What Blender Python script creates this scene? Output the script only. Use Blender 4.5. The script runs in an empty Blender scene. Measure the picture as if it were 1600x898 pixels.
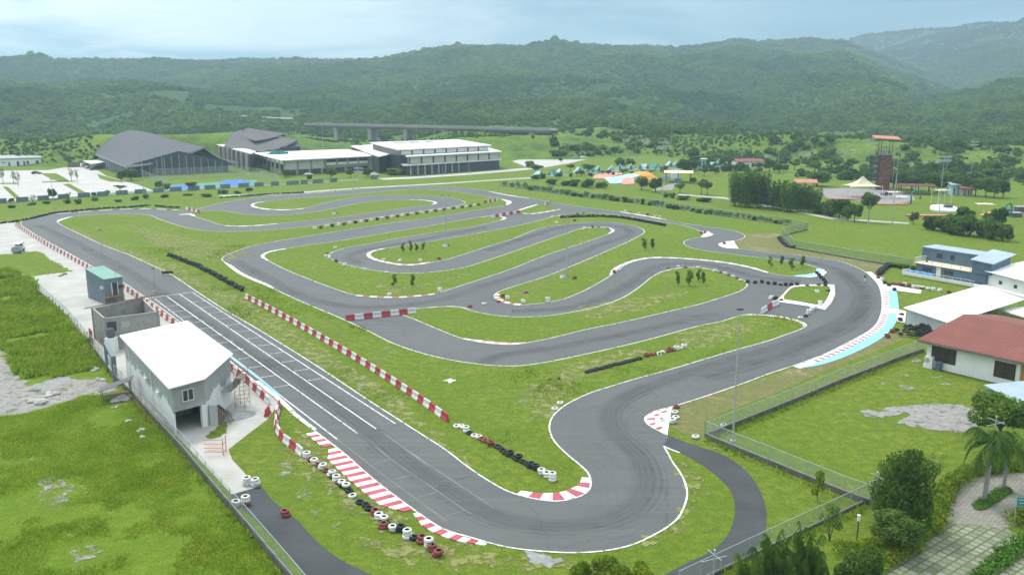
import bpy, math, random
import numpy as np
from mathutils import Vector, Matrix
from mathutils.geometry import tessellate_polygon

random.seed(7)
RNG = np.random.default_rng(7)
SC = bpy.context.scene
COL = SC.collection

# ------------------------------------------------------------------ survey: picture measurements -> ground metres
F, YH, H = 1400.0, 150.0, 38.0
PITCH = math.atan((449 - YH) / F)
CP, SP = math.cos(PITCH), math.sin(PITCH)


def G(u, v, z=0.0):
    x = (u - 800) / F
    y = (449 - v) / F
    d = (x, CP + y * SP, -SP + y * CP)
    t = (z - H) / d[2]
    return Vector((d[0] * t, d[1] * t, z))


def GP(pts, z=0.0):
    return [G(p[0], p[1], z) for p in pts]


def zat(B, v):
    """height above ground at which picture row v is met over ground point B"""
    yc = (449 - v) / F
    return H + B[1] * (yc * CP - SP) / (CP + yc * SP)


def mpp(v):
    """metres per picture pixel at ground row v"""
    g = G(800, v)
    return (g.y * CP + H * SP) / F


# ------------------------------------------------------------------ materials
def mat(name, col, rough=0.8, var=0.12, scale=2.0, bump=0.0, bscale=None, metal=0.0, spec=0.3, col2=None, coord='Object', detail=5.0):
    m = bpy.data.materials.new(name)
    m.use_nodes = True
    nt = m.node_tree
    b = nt.nodes['Principled BSDF']
    b.inputs['Roughness'].default_value = rough
    b.inputs['Metallic'].default_value = metal
    b.inputs['Specular IOR Level'].default_value = spec
    if coord == 'World':
        tc = nt.nodes.new('ShaderNodeNewGeometry'); out = tc.outputs['Position']
    else:
        tc = nt.nodes.new('ShaderNodeTexCoord'); out = tc.outputs['Object']
    n = nt.nodes.new('ShaderNodeTexNoise')
    n.inputs['Scale'].default_value = scale
    n.inputs['Detail'].default_value = detail
    n.inputs['Roughness'].default_value = 0.65
    nt.links.new(out, n.inputs['Vector'])
    r = nt.nodes.new('ShaderNodeValToRGB')
    r.color_ramp.elements[0].position = 0.3
    r.color_ramp.elements[1].position = 0.7
    c2 = col2 if col2 else tuple(min(1, c * (1 + var)) for c in col)
    c1 = col if col2 else tuple(c * (1 - var) for c in col)
    r.color_ramp.elements[0].color = (*c1, 1)
    r.color_ramp.elements[1].color = (*c2, 1)
    nt.links.new(n.outputs['Fac'], r.inputs['Fac'])
    nt.links.new(r.outputs['Color'], b.inputs['Base Color'])
    if bump > 0:
        n2 = nt.nodes.new('ShaderNodeTexNoise')
        n2.inputs['Scale'].default_value = bscale or scale * 4
        n2.inputs['Detail'].default_value = 4
        nt.links.new(out, n2.inputs['Vector'])
        bp = nt.nodes.new('ShaderNodeBump')
        bp.inputs['Strength'].default_value = bump
        bp.inputs['Distance'].default_value = 0.3
        nt.links.new(n2.outputs['Fac'], bp.inputs['Height'])
        nt.links.new(bp.outputs['Normal'], b.inputs['Normal'])
    return m


def nd(nt, t, **kw):
    n = nt.nodes.new(t)
    for k, v in kw.items():
        if hasattr(n, k) and k not in n.inputs:
            setattr(n, k, v)
        else:
            n.inputs[k].default_value = v
    return n


def mixc(nt, fac, a, b):
    n = nt.nodes.new('ShaderNodeMix'); n.data_type = 'RGBA'
    for i, s in ((0, fac), (6, a), (7, b)):
        if hasattr(s, 'links') or hasattr(s, 'is_linked'):
            nt.links.new(s, n.inputs[i])
        elif isinstance(s, (int, float)):
            n.inputs[i].default_value = s
        else:
            n.inputs[i].default_value = (*s, 1)
    return n.outputs[2]


def ramp(nt, src, p0, p1, c0=(0, 0, 0), c1=(1, 1, 1)):
    r = nt.nodes.new('ShaderNodeValToRGB')
    r.color_ramp.elements[0].position = p0; r.color_ramp.elements[1].position = p1
    r.color_ramp.elements[0].color = (*c0, 1); r.color_ramp.elements[1].color = (*c1, 1)
    nt.links.new(src, r.inputs['Fac'])
    return r.outputs['Color']


def noise(nt, vec, scale, detail=5, rough=0.6, dist=0.0):
    n = nt.nodes.new('ShaderNodeTexNoise')
    n.inputs['Scale'].default_value = scale; n.inputs['Detail'].default_value = detail
    n.inputs['Roughness'].default_value = rough; n.inputs['Distortion'].default_value = dist
    nt.links.new(vec, n.inputs['Vector'])
    return n.outputs['Fac']


def grass_mat(name, lush, dry, dark, soil_at=0.66, soil=(0.23, 0.21, 0.16), bump=0.8):
    m = bpy.data.materials.new(name); m.use_nodes = True
    nt = m.node_tree; b = nt.nodes['Principled BSDF']
    b.inputs['Roughness'].default_value = 0.9; b.inputs['Specular IOR Level'].default_value = 0.15
    pos = nt.nodes.new('ShaderNodeNewGeometry').outputs['Position']
    big = ramp(nt, noise(nt, pos, 0.028, 4, 0.6), 0.36, 0.64)
    mid = ramp(nt, noise(nt, pos, 0.16, 5, 0.7, 0.5), 0.38, 0.68)
    c = mixc(nt, big, lush, dry)
    c = mixc(nt, mid, c, tuple(0.55 * a + 0.45 * d for a, d in zip(lush, dark)))
    clump = ramp(nt, noise(nt, pos, 0.9, 6, 0.75), 0.42, 0.62)
    c = mixc(nt, clump, dark, c)
    fine = ramp(nt, noise(nt, pos, 5.0, 3, 0.7), 0.36, 0.66, (0.72, 0.72, 0.72), (1.22, 1.22, 1.22))
    mul = nt.nodes.new('ShaderNodeMix'); mul.data_type = 'RGBA'; mul.blend_type = 'MULTIPLY'; mul.inputs[0].default_value = 1
    nt.links.new(c, mul.inputs[6]); nt.links.new(fine, mul.inputs[7])
    c = mul.outputs[2]
    bare = ramp(nt, noise(nt, pos, 0.075, 7, 0.68, 0.8), soil_at, soil_at + 0.06)
    spk = ramp(nt, noise(nt, pos, 1.6, 4, 0.7), 0.4, 0.6)
    mm = nt.nodes.new('ShaderNodeMath'); mm.operation = 'MULTIPLY'
    nt.links.new(bare, mm.inputs[0]); nt.links.new(spk, mm.inputs[1])
    c = mixc(nt, mm.outputs[0], c, soil)
    nt.links.new(c, b.inputs['Base Color'])
    bp = nt.nodes.new('ShaderNodeBump'); bp.inputs['Strength'].default_value = bump; bp.inputs['Distance'].default_value = 0.35
    nt.links.new(noise(nt, pos, 1.7, 6, 0.75), bp.inputs['Height'])
    nt.links.new(bp.outputs['Normal'], b.inputs['Normal'])
    return m


def leaf_mat(name, c_dark, c_light, scale=0.35, coord='World', rnd=0.35, trans=.3):
    m = bpy.data.materials.new(name); m.use_nodes = True
    nt = m.node_tree; b = nt.nodes['Principled BSDF']
    b.inputs['Roughness'].default_value = 0.75; b.inputs['Specular IOR Level'].default_value = 0.2
    geo = nt.nodes.new('ShaderNodeNewGeometry')
    f = ramp(nt, noise(nt, geo.outputs['Position'], scale, 3, 0.6), 0.35, 0.65)
    c = mixc(nt, f, c_dark, c_light)
    oi = nt.nodes.new('ShaderNodeObjectInfo')
    rv = ramp(nt, oi.outputs['Random'], 0, 1, (1 - rnd, 1 - rnd * 0.8, 1 - rnd), (1 + rnd, 1 + rnd * 0.9, 1 + rnd * 0.4))
    mul = nt.nodes.new('ShaderNodeMix'); mul.data_type = 'RGBA'; mul.blend_type = 'MULTIPLY'; mul.inputs[0].default_value = 1
    nt.links.new(c, mul.inputs[6]); nt.links.new(rv, mul.inputs[7])
    ri = ramp(nt, geo.outputs['Random Per Island'], 0, 1, (0.7, 0.7, 0.7), (1.3, 1.3, 1.2))
    mu2 = nt.nodes.new('ShaderNodeMix'); mu2.data_type = 'RGBA'; mu2.blend_type = 'MULTIPLY'; mu2.inputs[0].default_value = 1
    nt.links.new(mul.outputs[2], mu2.inputs[6]); nt.links.new(ri, mu2.inputs[7])
    nt.links.new(mu2.outputs[2], b.inputs['Base Color'])
    tr = nt.nodes.new('ShaderNodeBsdfTranslucent'); nt.links.new(mu2.outputs[2], tr.inputs['Color'])
    mx = nt.nodes.new('ShaderNodeMixShader'); mx.inputs[0].default_value = trans
    nt.links.new(b.outputs[0], mx.inputs[1]); nt.links.new(tr.outputs[0], mx.inputs[2])
    nt.links.new(mx.outputs[0], nt.nodes['Material Output'].inputs['Surface'])
    return m


def thin_mat(name, c0, c1, t0=0.46, t1=0.56):
    """thin gravel or bare soil with the grass growing through it"""
    m = mat(name, c0, 0.95, 0.2, 1.0, 0.5, 3, coord='World', col2=c1); nt = m.node_tree
    tr = nt.nodes.new('ShaderNodeBsdfTransparent'); mx = nt.nodes.new('ShaderNodeMixShader')
    tc = nt.nodes.new('ShaderNodeNewGeometry')
    nt.links.new(ramp(nt, noise(nt, tc.outputs['Position'], 0.75, 6, 0.72, 0.4), t0, t1), mx.inputs[0])
    nt.links.new(tr.outputs[0], mx.inputs[1]); nt.links.new(nt.nodes['Principled BSDF'].outputs[0], mx.inputs[2])
    nt.links.new(mx.outputs[0], nt.nodes['Material Output'].inputs['Surface'])
    return m


def mesh_mat(name, col, cover=0.25):
    """wire netting: open weave seen as partly see-through"""
    m = bpy.data.materials.new(name); m.use_nodes = True
    nt = m.node_tree; b = nt.nodes['Principled BSDF']
    b.inputs['Base Color'].default_value = (*col, 1); b.inputs['Roughness'].default_value = 0.5
    tr = nt.nodes.new('ShaderNodeBsdfTransparent')
    mx = nt.nodes.new('ShaderNodeMixShader')
    tc = nt.nodes.new('ShaderNodeTexCoord')
    f = ramp(nt, noise(nt, tc.outputs['Object'], 1.2, 3), 0.3, 0.7, (cover * 0.7,) * 3, (cover * 1.3,) * 3)
    nt.links.new(f, mx.inputs[0])
    nt.links.new(tr.outputs[0], mx.inputs[1]); nt.links.new(b.outputs[0], mx.inputs[2])
    nt.links.new(mx.outputs[0], nt.nodes['Material Output'].inputs['Surface'])
    return m


M = {}
LUSH, DRY, DARK = (0.152, 0.222, 0.015), (0.225, 0.252, 0.032), (0.098, 0.162, 0.011)
M['grass'] = grass_mat('mown_grass', LUSH, DRY, DARK, 0.63)
M['tallgrass'] = grass_mat('rough_grass', (0.140, 0.228, 0.012), (0.205, 0.256, 0.026), (0.112, 0.192, 0.010), 0.66, bump=0.9)
M['sandgrass'] = grass_mat('dry_grass', (0.20, 0.20, 0.075), (0.26, 0.22, 0.11), (0.15, 0.16, 0.05), 0.55, (0.32, 0.25, 0.16))


def asphalt_mat():
    m = bpy.data.materials.new('worn_asphalt'); m.use_nodes = True
    nt = m.node_tree; b = nt.nodes['Principled BSDF']
    b.inputs['Roughness'].default_value = 0.75; b.inputs['Specular IOR Level'].default_value = 0.35
    pos = nt.nodes.new('ShaderNodeNewGeometry').outputs['Position']
    c = mixc(nt, ramp(nt, noise(nt, pos, 0.05, 5, 0.6), 0.35, 0.65), (0.062, 0.068, 0.070), (0.088, 0.094, 0.094))
    mp = nt.nodes.new('ShaderNodeMapping'); mp.inputs['Rotation'].default_value = (0, 0, math.radians(55.5)); mp.inputs['Scale'].default_value = (0.03, 1.2, 1)
    nt.links.new(pos, mp.inputs['Vector'])
    c = mixc(nt, ramp(nt, noise(nt, mp.outputs[0], 1.0, 4, 0.6), 0.46, 0.75), c, (0.11, 0.115, 0.112))
    c = mixc(nt, ramp(nt, noise(nt, pos, 0.35, 6, 0.7, 0.6), 0.58, 0.72), c, (0.055, 0.060, 0.062))
    c = mixc(nt, ramp(nt, noise(nt, pos, 9.0, 2, 0.7), 0.3, 0.9), c, (0.125, 0.13, 0.125))
    vo = nt.nodes.new('ShaderNodeTexVoronoi'); vo.feature = 'DISTANCE_TO_EDGE'; vo.inputs['Scale'].default_value = 0.07; vo.inputs['Randomness'].default_value = 1.0
    wv_ = nt.nodes.new('ShaderNodeVectorMath'); wv_.operation = 'ADD'; nz = nt.nodes.new('ShaderNodeTexNoise'); nz.inputs['Scale'].default_value = 0.3; nt.links.new(pos, nz.inputs['Vector'])
    sc_ = nt.nodes.new('ShaderNodeVectorMath'); sc_.operation = 'SCALE'; sc_.inputs['Scale'].default_value = 4.0; nt.links.new(nz.outputs['Color'], sc_.inputs[0]); nt.links.new(pos, wv_.inputs[0]); nt.links.new(sc_.outputs[0], wv_.inputs[1]); nt.links.new(wv_.outputs[0], vo.inputs['Vector'])
    c = mixc(nt, ramp(nt, vo.outputs['Distance'], 0.0, 0.012, (.32, .32, .32), (0, 0, 0)), c, (0.035, 0.037, 0.038))
    nt.links.new(c, b.inputs['Base Color'])
    return m


M['asphalt'] = asphalt_mat()
M['road'] = mat('old_road_asphalt', (0.052, 0.058, 0.060), 0.85, 0.2, 0.25, 0.2, 6, coord='World')
M['line'] = mat('white_road_paint', (0.72, 0.73, 0.70), 0.6, 0.18, 0.5, coord='World')
t_ = M['line'].node_tree
_tr = t_.nodes.new('ShaderNodeBsdfTransparent'); _mx = t_.nodes.new('ShaderNodeMixShader'); _ps = t_.nodes.new('ShaderNodeNewGeometry')
t_.links.new(ramp(t_, noise(t_, _ps.outputs['Position'], 1.3, 5, 0.75), 0.34, 0.5), _mx.inputs[0])
t_.links.new(_tr.outputs[0], _mx.inputs[1]); t_.links.new(t_.nodes['Principled BSDF'].outputs[0], _mx.inputs[2]); t_.links.new(_mx.outputs[0], t_.nodes['Material Output'].inputs['Surface'])
M['faded'] = mat('worn_road_paint', (0.17, 0.175, 0.17), 0.7, 0.35, 0.6, coord='World')
M['kerb_white'] = mat('kerb_white_paint', (0.74, 0.74, 0.71), 0.6, 0.12, 0.7, coord='World')
M['kerb_red'] = mat('kerb_red_paint', (0.40, 0.075, 0.10), 0.6, 0.2, 0.7, coord='World')
M['kerb_pale'] = mat('faded_kerb_red_paint', (0.58, 0.36, 0.34), 0.7, 0.2, 0.7, coord='World')
M['kerb_grey'] = mat('bare_kerb_concrete', (0.48, 0.46, 0.41), 0.8, 0.2, 0.7, coord='World')
M['cyan'] = mat('cyan_runoff_paint', (0.24, 0.62, 0.70), 0.6, 0.12, 0.5, coord='World')
M['conc'] = mat('pale_concrete', (0.33, 0.325, 0.29), 0.85, 0.2, 0.22, 0.15, 4, coord='World', col2=(0.46, 0.455, 0.42))
M['park'] = mat('parking_concrete', (0.44, 0.43, 0.40), 0.85, 0.12, 0.1, coord='World')
M['gravel'] = mat('grey_gravel', (0.21, 0.20, 0.18), 0.95, 0.25, 0.5, 0.8, 3, coord='World', col2=(0.35, 0.335, 0.31), detail=9)
M['thin'] = thin_mat('thin_gravel', (0.22, 0.215, 0.165), (0.36, 0.345, 0.29), 0.47, 0.62)
M['mostgravel'] = thin_mat('patchy_gravel', (0.185, 0.178, 0.162), (0.33, 0.318, 0.295), 0.34, 0.46)
M['thinsoil'] = thin_mat('dry_grass_and_soil', (0.175, 0.200, 0.045), (0.235, 0.230, 0.095))
M['greygravel'] = mat('blue_grey_gravel', (0.20, 0.21, 0.21), 0.95, 0.25, 1.0, 0.8, 3, coord='World', col2=(0.32, 0.33, 0.32))
M['block'] = mat('bare_hollow_block', (0.24, 0.235, 0.215), 0.9, 0.25, 0.9, 0.3, 5, col2=(0.36, 0.35, 0.32))
M['darkblock'] = mat('mossy_block', (0.075, 0.075, 0.055), 0.95, 0.35, 0.8, 0.4, 4, col2=(0.16, 0.155, 0.125))
M['render'] = mat('grey_cement_render', (0.36, 0.38, 0.36), 0.85, 0.2, 0.5, 0.1, 3, col2=(0.47, 0.49, 0.46))
M['white'] = mat('white_wall_paint', (0.72, 0.73, 0.70), 0.7, 0.08, 0.4)
M['roofwhite'] = mat('white_sheet_roof', (0.82, 0.82, 0.82), 0.5, 0.03, 0.2, spec=0.4)
M['slab'] = mat('white_roof_membrane', (0.70, 0.69, 0.65), 0.75, 0.12, 0.06)
M['steel'] = mat('galvanised_steel', (0.40, 0.43, 0.45), 0.5, 0.12, 1.0, metal=0.3)
M['dsteel'] = mat('dark_steel', (0.10, 0.105, 0.11), 0.55, 0.2, 1.0, metal=0.2)
M['rust'] = mat('rusty_tube', (0.22, 0.12, 0.08), 0.8, 0.35, 2.0)
M['redpaint'] = mat('red_steel_paint', (0.45, 0.075, 0.06), 0.6, 0.2, 1.0)
M['teal'] = mat('teal_roof_sheet', (0.16, 0.32, 0.265), 0.5, 0.1, 0.5)
M['bluegrey'] = mat('blue_grey_cladding', (0.15, 0.195, 0.21), 0.55, 0.12, 0.6)
M['blue'] = mat('blue_container_paint', (0.085, 0.140, 0.185), 0.55, 0.12, 0.5)
M['bluelight'] = mat('pale_blue_roof_sheet', (0.33, 0.41, 0.45), 0.5, 0.1, 0.4)
M['bluetarp'] = mat('bright_blue_tarpaulin', (0.06, 0.30, 0.62), 0.5, 0.2, 1.5, 0.4, 3)
M['glass'] = mat('dark_window_glass', (0.035, 0.042, 0.045), 0.12, 0.2, 0.6, spec=0.6)
M['frame'] = mat('white_window_frame', (0.72, 0.73, 0.72), 0.5, 0.05, 1.0)
M['brownglass'] = mat('brown_tinted_glass', (0.045, 0.038, 0.030), 0.2, 0.4, 0.9, spec=0.5)
M['black'] = mat('black_rubber', (0.026, 0.028, 0.028), 0.8, 0.3, 2.0)
M['tyrewhite'] = mat('white_painted_rubber', (0.66, 0.66, 0.63), 0.7, 0.14, 2.5)
M['tyrered'] = mat('red_painted_rubber', (0.22, 0.055, 0.050), 0.75, 0.25, 2.5)
M['barrier_white'] = mat('white_barrier_plastic', (0.62, 0.63, 0.61), 0.55, 0.2, 1.2)
M['barrier_red'] = mat('red_barrier_plastic', (0.38, 0.050, 0.062), 0.55, 0.3, 1.5)
M['trunk'] = mat('bark', (0.13, 0.105, 0.08), 0.9, 0.3, 3.0, 0.3)
M['palmtrunk'] = mat('pale_palm_bark', (0.27, 0.265, 0.25), 0.9, 0.25, 3.0, 0.2)
M['redroof'] = mat('red_roof_sheet', (0.205, 0.066, 0.048), 0.6, 0.12, 0.3)
M['orange'] = mat('orange_paint', (0.62, 0.30, 0.05), 0.6, 0.1, 1.0)
M['greyroof'] = mat('grey_shingle_roof', (0.072, 0.076, 0.086), 0.75, 0.14, 0.12)
M['greyroof2'] = mat('brown_grey_shingle_roof', (0.105, 0.100, 0.098), 0.75, 0.14, 0.12)
M['eave'] = mat('grey_eave_trim', (0.33, 0.34, 0.35), 0.6, 0.1, 0.4)
M['darkwall'] = mat('dark_glazed_wall', (0.055, 0.062, 0.068), 0.4, 0.3, 0.12)
M['beige'] = mat('beige_wall_panel', (0.50, 0.485, 0.42), 0.75, 0.08, 0.2)
M['taupe'] = mat('taupe_column', (0.27, 0.255, 0.22), 0.8, 0.12, 0.3)
M['wallpanel'] = mat('slate_blue_wall_panel', (0.125, 0.19, 0.215), 0.75, 0.14, 0.3)
M['bridge'] = mat('viaduct_concrete', (0.33, 0.32, 0.30), 0.85, 0.14, 0.06)
M['bridgedk'] = mat('weathered_viaduct_girder', (0.13, 0.115, 0.10), 0.85, 0.2, 0.06)
M['court'] = mat('blue_sports_court', (0.045, 0.15, 0.42), 0.7, 0.08, 0.15)
M['courtgreen'] = mat('green_sports_court', (0.09, 0.23, 0.17), 0.7, 0.08, 0.15)
M['coral'] = mat('coral_paint', (0.66, 0.28, 0.22), 0.7, 0.1, 0.3)
M['paleblue'] = mat('pale_blue_paint', (0.36, 0.54, 0.58), 0.7, 0.08, 0.2)
M['tealpaint'] = mat('teal_green_paint', (0.05, 0.23, 0.20), 0.7, 0.12, 0.4)
M['cream'] = mat('cream_canvas', (0.68, 0.60, 0.44), 0.7, 0.06, 0.3)
M['towerred'] = mat('red_brown_climbing_panel', (0.125, 0.050, 0.042), 0.75, 0.2, 0.5)
M['towerroof'] = mat('salmon_roof_sheet', (0.46, 0.20, 0.14), 0.7, 0.1, 0.3)
M['plaza'] = mat('grey_plaza_paving', (0.25, 0.235, 0.23), 0.85, 0.15, 0.2, coord='World')
M['carwhite'] = mat('white_car_paint', (0.72, 0.73, 0.73), 0.3, 0.04, 0.5, spec=0.5)
M['cargrey'] = mat('silver_car_paint', (0.30, 0.33, 0.36), 0.3, 0.05, 0.5, spec=0.5)
M['cardark'] = mat('dark_car_paint', (0.05, 0.06, 0.07), 0.3, 0.1, 0.5, spec=0.5)
M['skin'] = mat('skin', (0.36, 0.22, 0.15), 0.6, 0.06, 4)
M['wood'] = mat('weathered_timber', (0.19, 0.15, 0.11), 0.9, 0.3, 2.0)
M['soil'] = mat('bare_soil', (0.16, 0.125, 0.085), 0.95, 0.3, 0.8, 0.5, 3, coord='World')
M['sign'] = mat('teal_sign_paint', (0.02, 0.24, 0.24), 0.5, 0.1, 2.0)
M['leaf_mid'] = leaf_mat('mid_green_leaves', (0.065, 0.130, 0.018), (0.120, 0.200, 0.030), trans=.4)
M['leaf_dark'] = leaf_mat('dark_green_leaves', (0.052, 0.110, 0.016), (0.105, 0.178, 0.028), trans=.4)
M['leaf_bamboo'] = leaf_mat('bamboo_leaves', (0.062, 0.135, 0.018), (0.125, 0.215, 0.034), 0.5, trans=.4)
M['leaf_hedge'] = leaf_mat('yellow_green_leaves', (0.100, 0.200, 0.010), (0.26, 0.32, 0.016), 0.6, rnd=0.2, trans=.4)
M['leaf_palm'] = leaf_mat('palm_fronds', (0.060, 0.130, 0.018), (0.120, 0.200, 0.032), 0.8, trans=.4)
M['leaf_lawn'] = leaf_mat('bright_turf_leaves', (0.065, 0.16, 0.012), (0.10, 0.22, 0.02), 1.2, rnd=0.1)
M['blade'] = leaf_mat('grass_blades', (0.170, 0.285, 0.014), (0.27, 0.355, 0.036), 0.25, rnd=0.1, trans=.5)
M['forest'] = leaf_mat('forest_leaves', (0.048, 0.128, 0.010), (0.145, 0.240, 0.018), 0.0065, rnd=0.4, trans=.4)
M['forest_far'] = leaf_mat('cloud_shaded_far_leaves', (0.020, 0.056, 0.020), (0.042, 0.088, 0.026), 0.006, rnd=0.25, trans=.4)  # cloud shadow over the far mountains is put into this darker leaf colour
M['scrub'] = leaf_mat('scrub_leaves', (0.055, 0.125, 0.014), (0.110, 0.190, 0.024), 0.02, rnd=0.4, trans=.4)
M['net'] = mesh_mat('chain_link_netting', (0.36, 0.42, 0.40), 0.27)
M['netgreen'] = mesh_mat('green_chain_link_netting', (0.16, 0.26, 0.16), 0.38)
M['netpale'] = mesh_mat('pale_chain_link_netting', (0.50, 0.50, 0.42), 0.40)


# ------------------------------------------------------------------ mesh builder
class MB:
    def __init__(s):
        s.v, s.f, s.m = [], [], []

    def face(s, pts, mi=0):
        i = len(s.v)
        s.v += [tuple(p) for p in pts]
        s.f.append(tuple(range(i, i + len(pts)))); s.m.append(mi)

    def solid(s, bot, top, mi=0, mside=None, cap=True):
        n = len(bot); i = len(s.v)
        s.v += [tuple(p) for p in bot] + [tuple(p) for p in top]
        ms = mi if mside is None else mside
        for k in range(n):
            j = (k + 1) % n
            s.f.append((i + k, i + j, i + n + j, i + n + k)); s.m.append(ms)
        if cap:
            s.f.append(tuple(i + k for k in reversed(range(n)))); s.m.append(ms)
            s.f.append(tuple(i + n + k for k in range(n))); s.m.append(mi)

    def box(s, x0, x1, y0, y1, z0, z1, mi=0):
        s.solid([(x0, y0, z0), (x1, y0, z0), (x1, y1, z0), (x0, y1, z0)], [(x0, y0, z1), (x1, y0, z1), (x1, y1, z1), (x0, y1, z1)], mi)

    def prism(s, poly, z0, z1, mi=0, mside=None):
        a = sum(poly[k][0] * poly[(k + 1) % len(poly)][1] - poly[(k + 1) % len(poly)][0] * poly[k][1] for k in range(len(poly)))
        if a < 0:
            poly = poly[::-1]
        s.solid([(p[0], p[1], z0) for p in poly], [(p[0], p[1], z1) for p in poly], mi, mside)

    def tube(s, pts, r, n=6, mi=0, cap=True):
        pts = [Vector(p) for p in pts]
        rs = r if isinstance(r, (list, tuple)) else [r] * len(pts)
        rings = []
        for k, p in enumerate(pts):
            d = (pts[min(k + 1, len(pts) - 1)] - pts[max(k - 1, 0)])
            d = d.normalized() if d.length > 1e-6 else Vector((0, 0, 1))
            a = d.orthogonal().normalized() if abs(d.z) < 0.99 else Vector((1, 0, 0))
            if abs(d.z) < 0.99:
                a = d.cross(Vector((0, 0, 1))).normalized()
            b = d.cross(a)
            i = len(s.v)
            for q in range(n):
                t = 2 * math.pi * q / n
                s.v.append(tuple(p + (a * math.cos(t) + b * math.sin(t)) * rs[k]))
            rings.append(i)
        for k in range(len(rings) - 1):
            for q in range(n):
                w = (q + 1) % n
                s.f.append((rings[k] + q, rings[k] + w, rings[k + 1] + w, rings[k + 1] + q)); s.m.append(mi)
        if cap:
            s.f.append(tuple(rings[0] + q for q in reversed(range(n)))); s.m.append(mi)
            s.f.append(tuple(rings[-1] + q for q in range(n))); s.m.append(mi)

    def lathe(s, prof, n=16, mi=0, closed=False, c=(0, 0, 0), mis=None):
        i = len(s.v); k = len(prof)
        for q in range(n):
            t = 2 * math.pi * q / n
            for r, z in prof:
                s.v.append((c[0] + r * math.cos(t), c[1] + r * math.sin(t), c[2] + z))
        for q in range(n):
            w = (q + 1) % n
            for e in range(k if closed else k - 1):
                g = (e + 1) % k
                s.f.append((i + q * k + e, i + w * k + e, i + w * k + g, i + q * k + g)); s.m.append(mis[e] if mis else mi)

    def build(s, name, mats, parent=None, smooth=False, loc=None):
        me = bpy.data.meshes.new(name)
        me.from_pydata(s.v, [], s.f)
        for m in (mats if isinstance(mats, (list, tuple)) else [mats]):
            me.materials.append(M[m] if isinstance(m, str) else m)
        me.polygons.foreach_set('material_index', s.m)
        if smooth:
            me.polygons.foreach_set('use_smooth', [True] * len(me.polygons))
        me.update()
        o = bpy.data.objects.new(name, me); COL.objects.link(o)
        if parent:
            o.parent = parent
        if loc is not None:
            o.location = loc
        return o


def np_mesh(name, V, Fc, m, parent=None):
    """V (n,3), Fc (k,4) quads"""
    me = bpy.data.meshes.new(name)
    k, w = Fc.shape
    me.vertices.add(len(V)); me.vertices.foreach_set('co', V.astype(np.float32).ravel())
    me.loops.add(k * w); me.loops.foreach_set('vertex_index', Fc.astype(np.int32).ravel())
    me.polygons.add(k); me.polygons.foreach_set('loop_start', np.arange(0, k * w, w, dtype=np.int32))
    me.update(calc_edges=True); me.validate()
    me.materials.append(M[m] if isinstance(m, str) else m)
    return me


def tag(o, label=None, cat=None, group=None, kind=None):
    if label: o['label'] = label
    if cat: o['category'] = cat
    if group: o['group'] = group
    if kind: o['kind'] = kind
    return o


def thing(name, label, cat, loc=(0, 0, 0), rz=0.0, group=None):
    o = bpy.data.objects.new(name, None); COL.objects.link(o)
    o.location = loc; o.rotation_euler = (0, 0, rz)
    return tag(o, label, cat, group)


def copy_tree(o, parent=None):
    c = o.copy(); COL.objects.link(c)
    if parent:
        c.parent = parent
    for ch in list(o.children):
        copy_tree(ch, c)
    return c


ONES = 'first second third fourth fifth sixth seventh eighth ninth tenth eleventh twelfth thirteenth fourteenth fifteenth sixteenth seventeenth eighteenth nineteenth'.split()
TENS = {2: 'twenty', 3: 'thirty', 4: 'forty', 5: 'fifty', 6: 'sixty', 7: 'seventy', 8: 'eighty', 9: 'ninety'}
TENTH = {2: 'twentieth', 3: 'thirtieth', 4: 'fortieth', 5: 'fiftieth', 6: 'sixtieth', 7: 'seventieth', 8: 'eightieth', 9: 'ninetieth'}


def nth(i):
    if i < 20: return ONES[i - 1]
    t, o = divmod(i, 10)
    if t >= 10: return 'hundred and ' + nth(i - 100) if i > 100 else 'hundredth'
    return TENTH[t] if o == 0 else TENS[t] + '-' + ONES[o - 1]


def catmull(P, closed=True, sub=5):
    P = [Vector(p) for p in P]; n = len(P); out = []
    for i in range(n if closed else n - 1):
        p0 = P[(i - 1) % n] if closed or i > 0 else P[0]
        p1 = P[i]; p2 = P[(i + 1) % n]
        p3 = P[(i + 2) % n] if closed or i + 2 < n else P[-1]
        t0 = 0; t1 = max(1e-3, (p1 - p0).length ** 0.5); t2 = t1 + max(1e-3, (p2 - p1).length ** 0.5); t3 = t2 + max(1e-3, (p3 - p2).length ** 0.5)
        if (p1 - p0).length < 1e-4: t1 = 1e-3
        for k in range(sub):
            t = t1 + (t2 - t1) * k / sub
            A1 = p0 * ((t1 - t) / (t1 - t0)) + p1 * ((t - t0) / (t1 - t0))
            A2 = p1 * ((t2 - t) / (t2 - t1)) + p2 * ((t - t1) / (t2 - t1))
            A3 = p2 * ((t3 - t) / (t3 - t2)) + p3 * ((t - t2) / (t3 - t2))
            B1 = A1 * ((t2 - t) / (t2 - t0)) + A2 * ((t - t0) / (t2 - t0))
            B2 = A2 * ((t3 - t) / (t3 - t1)) + A3 * ((t - t1) / (t3 - t1))
            out.append(B1 * ((t2 - t) / (t2 - t1)) + B2 * ((t - t1) / (t2 - t1)))
    if not closed:
        out.append(P[-1])
    return out


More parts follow.
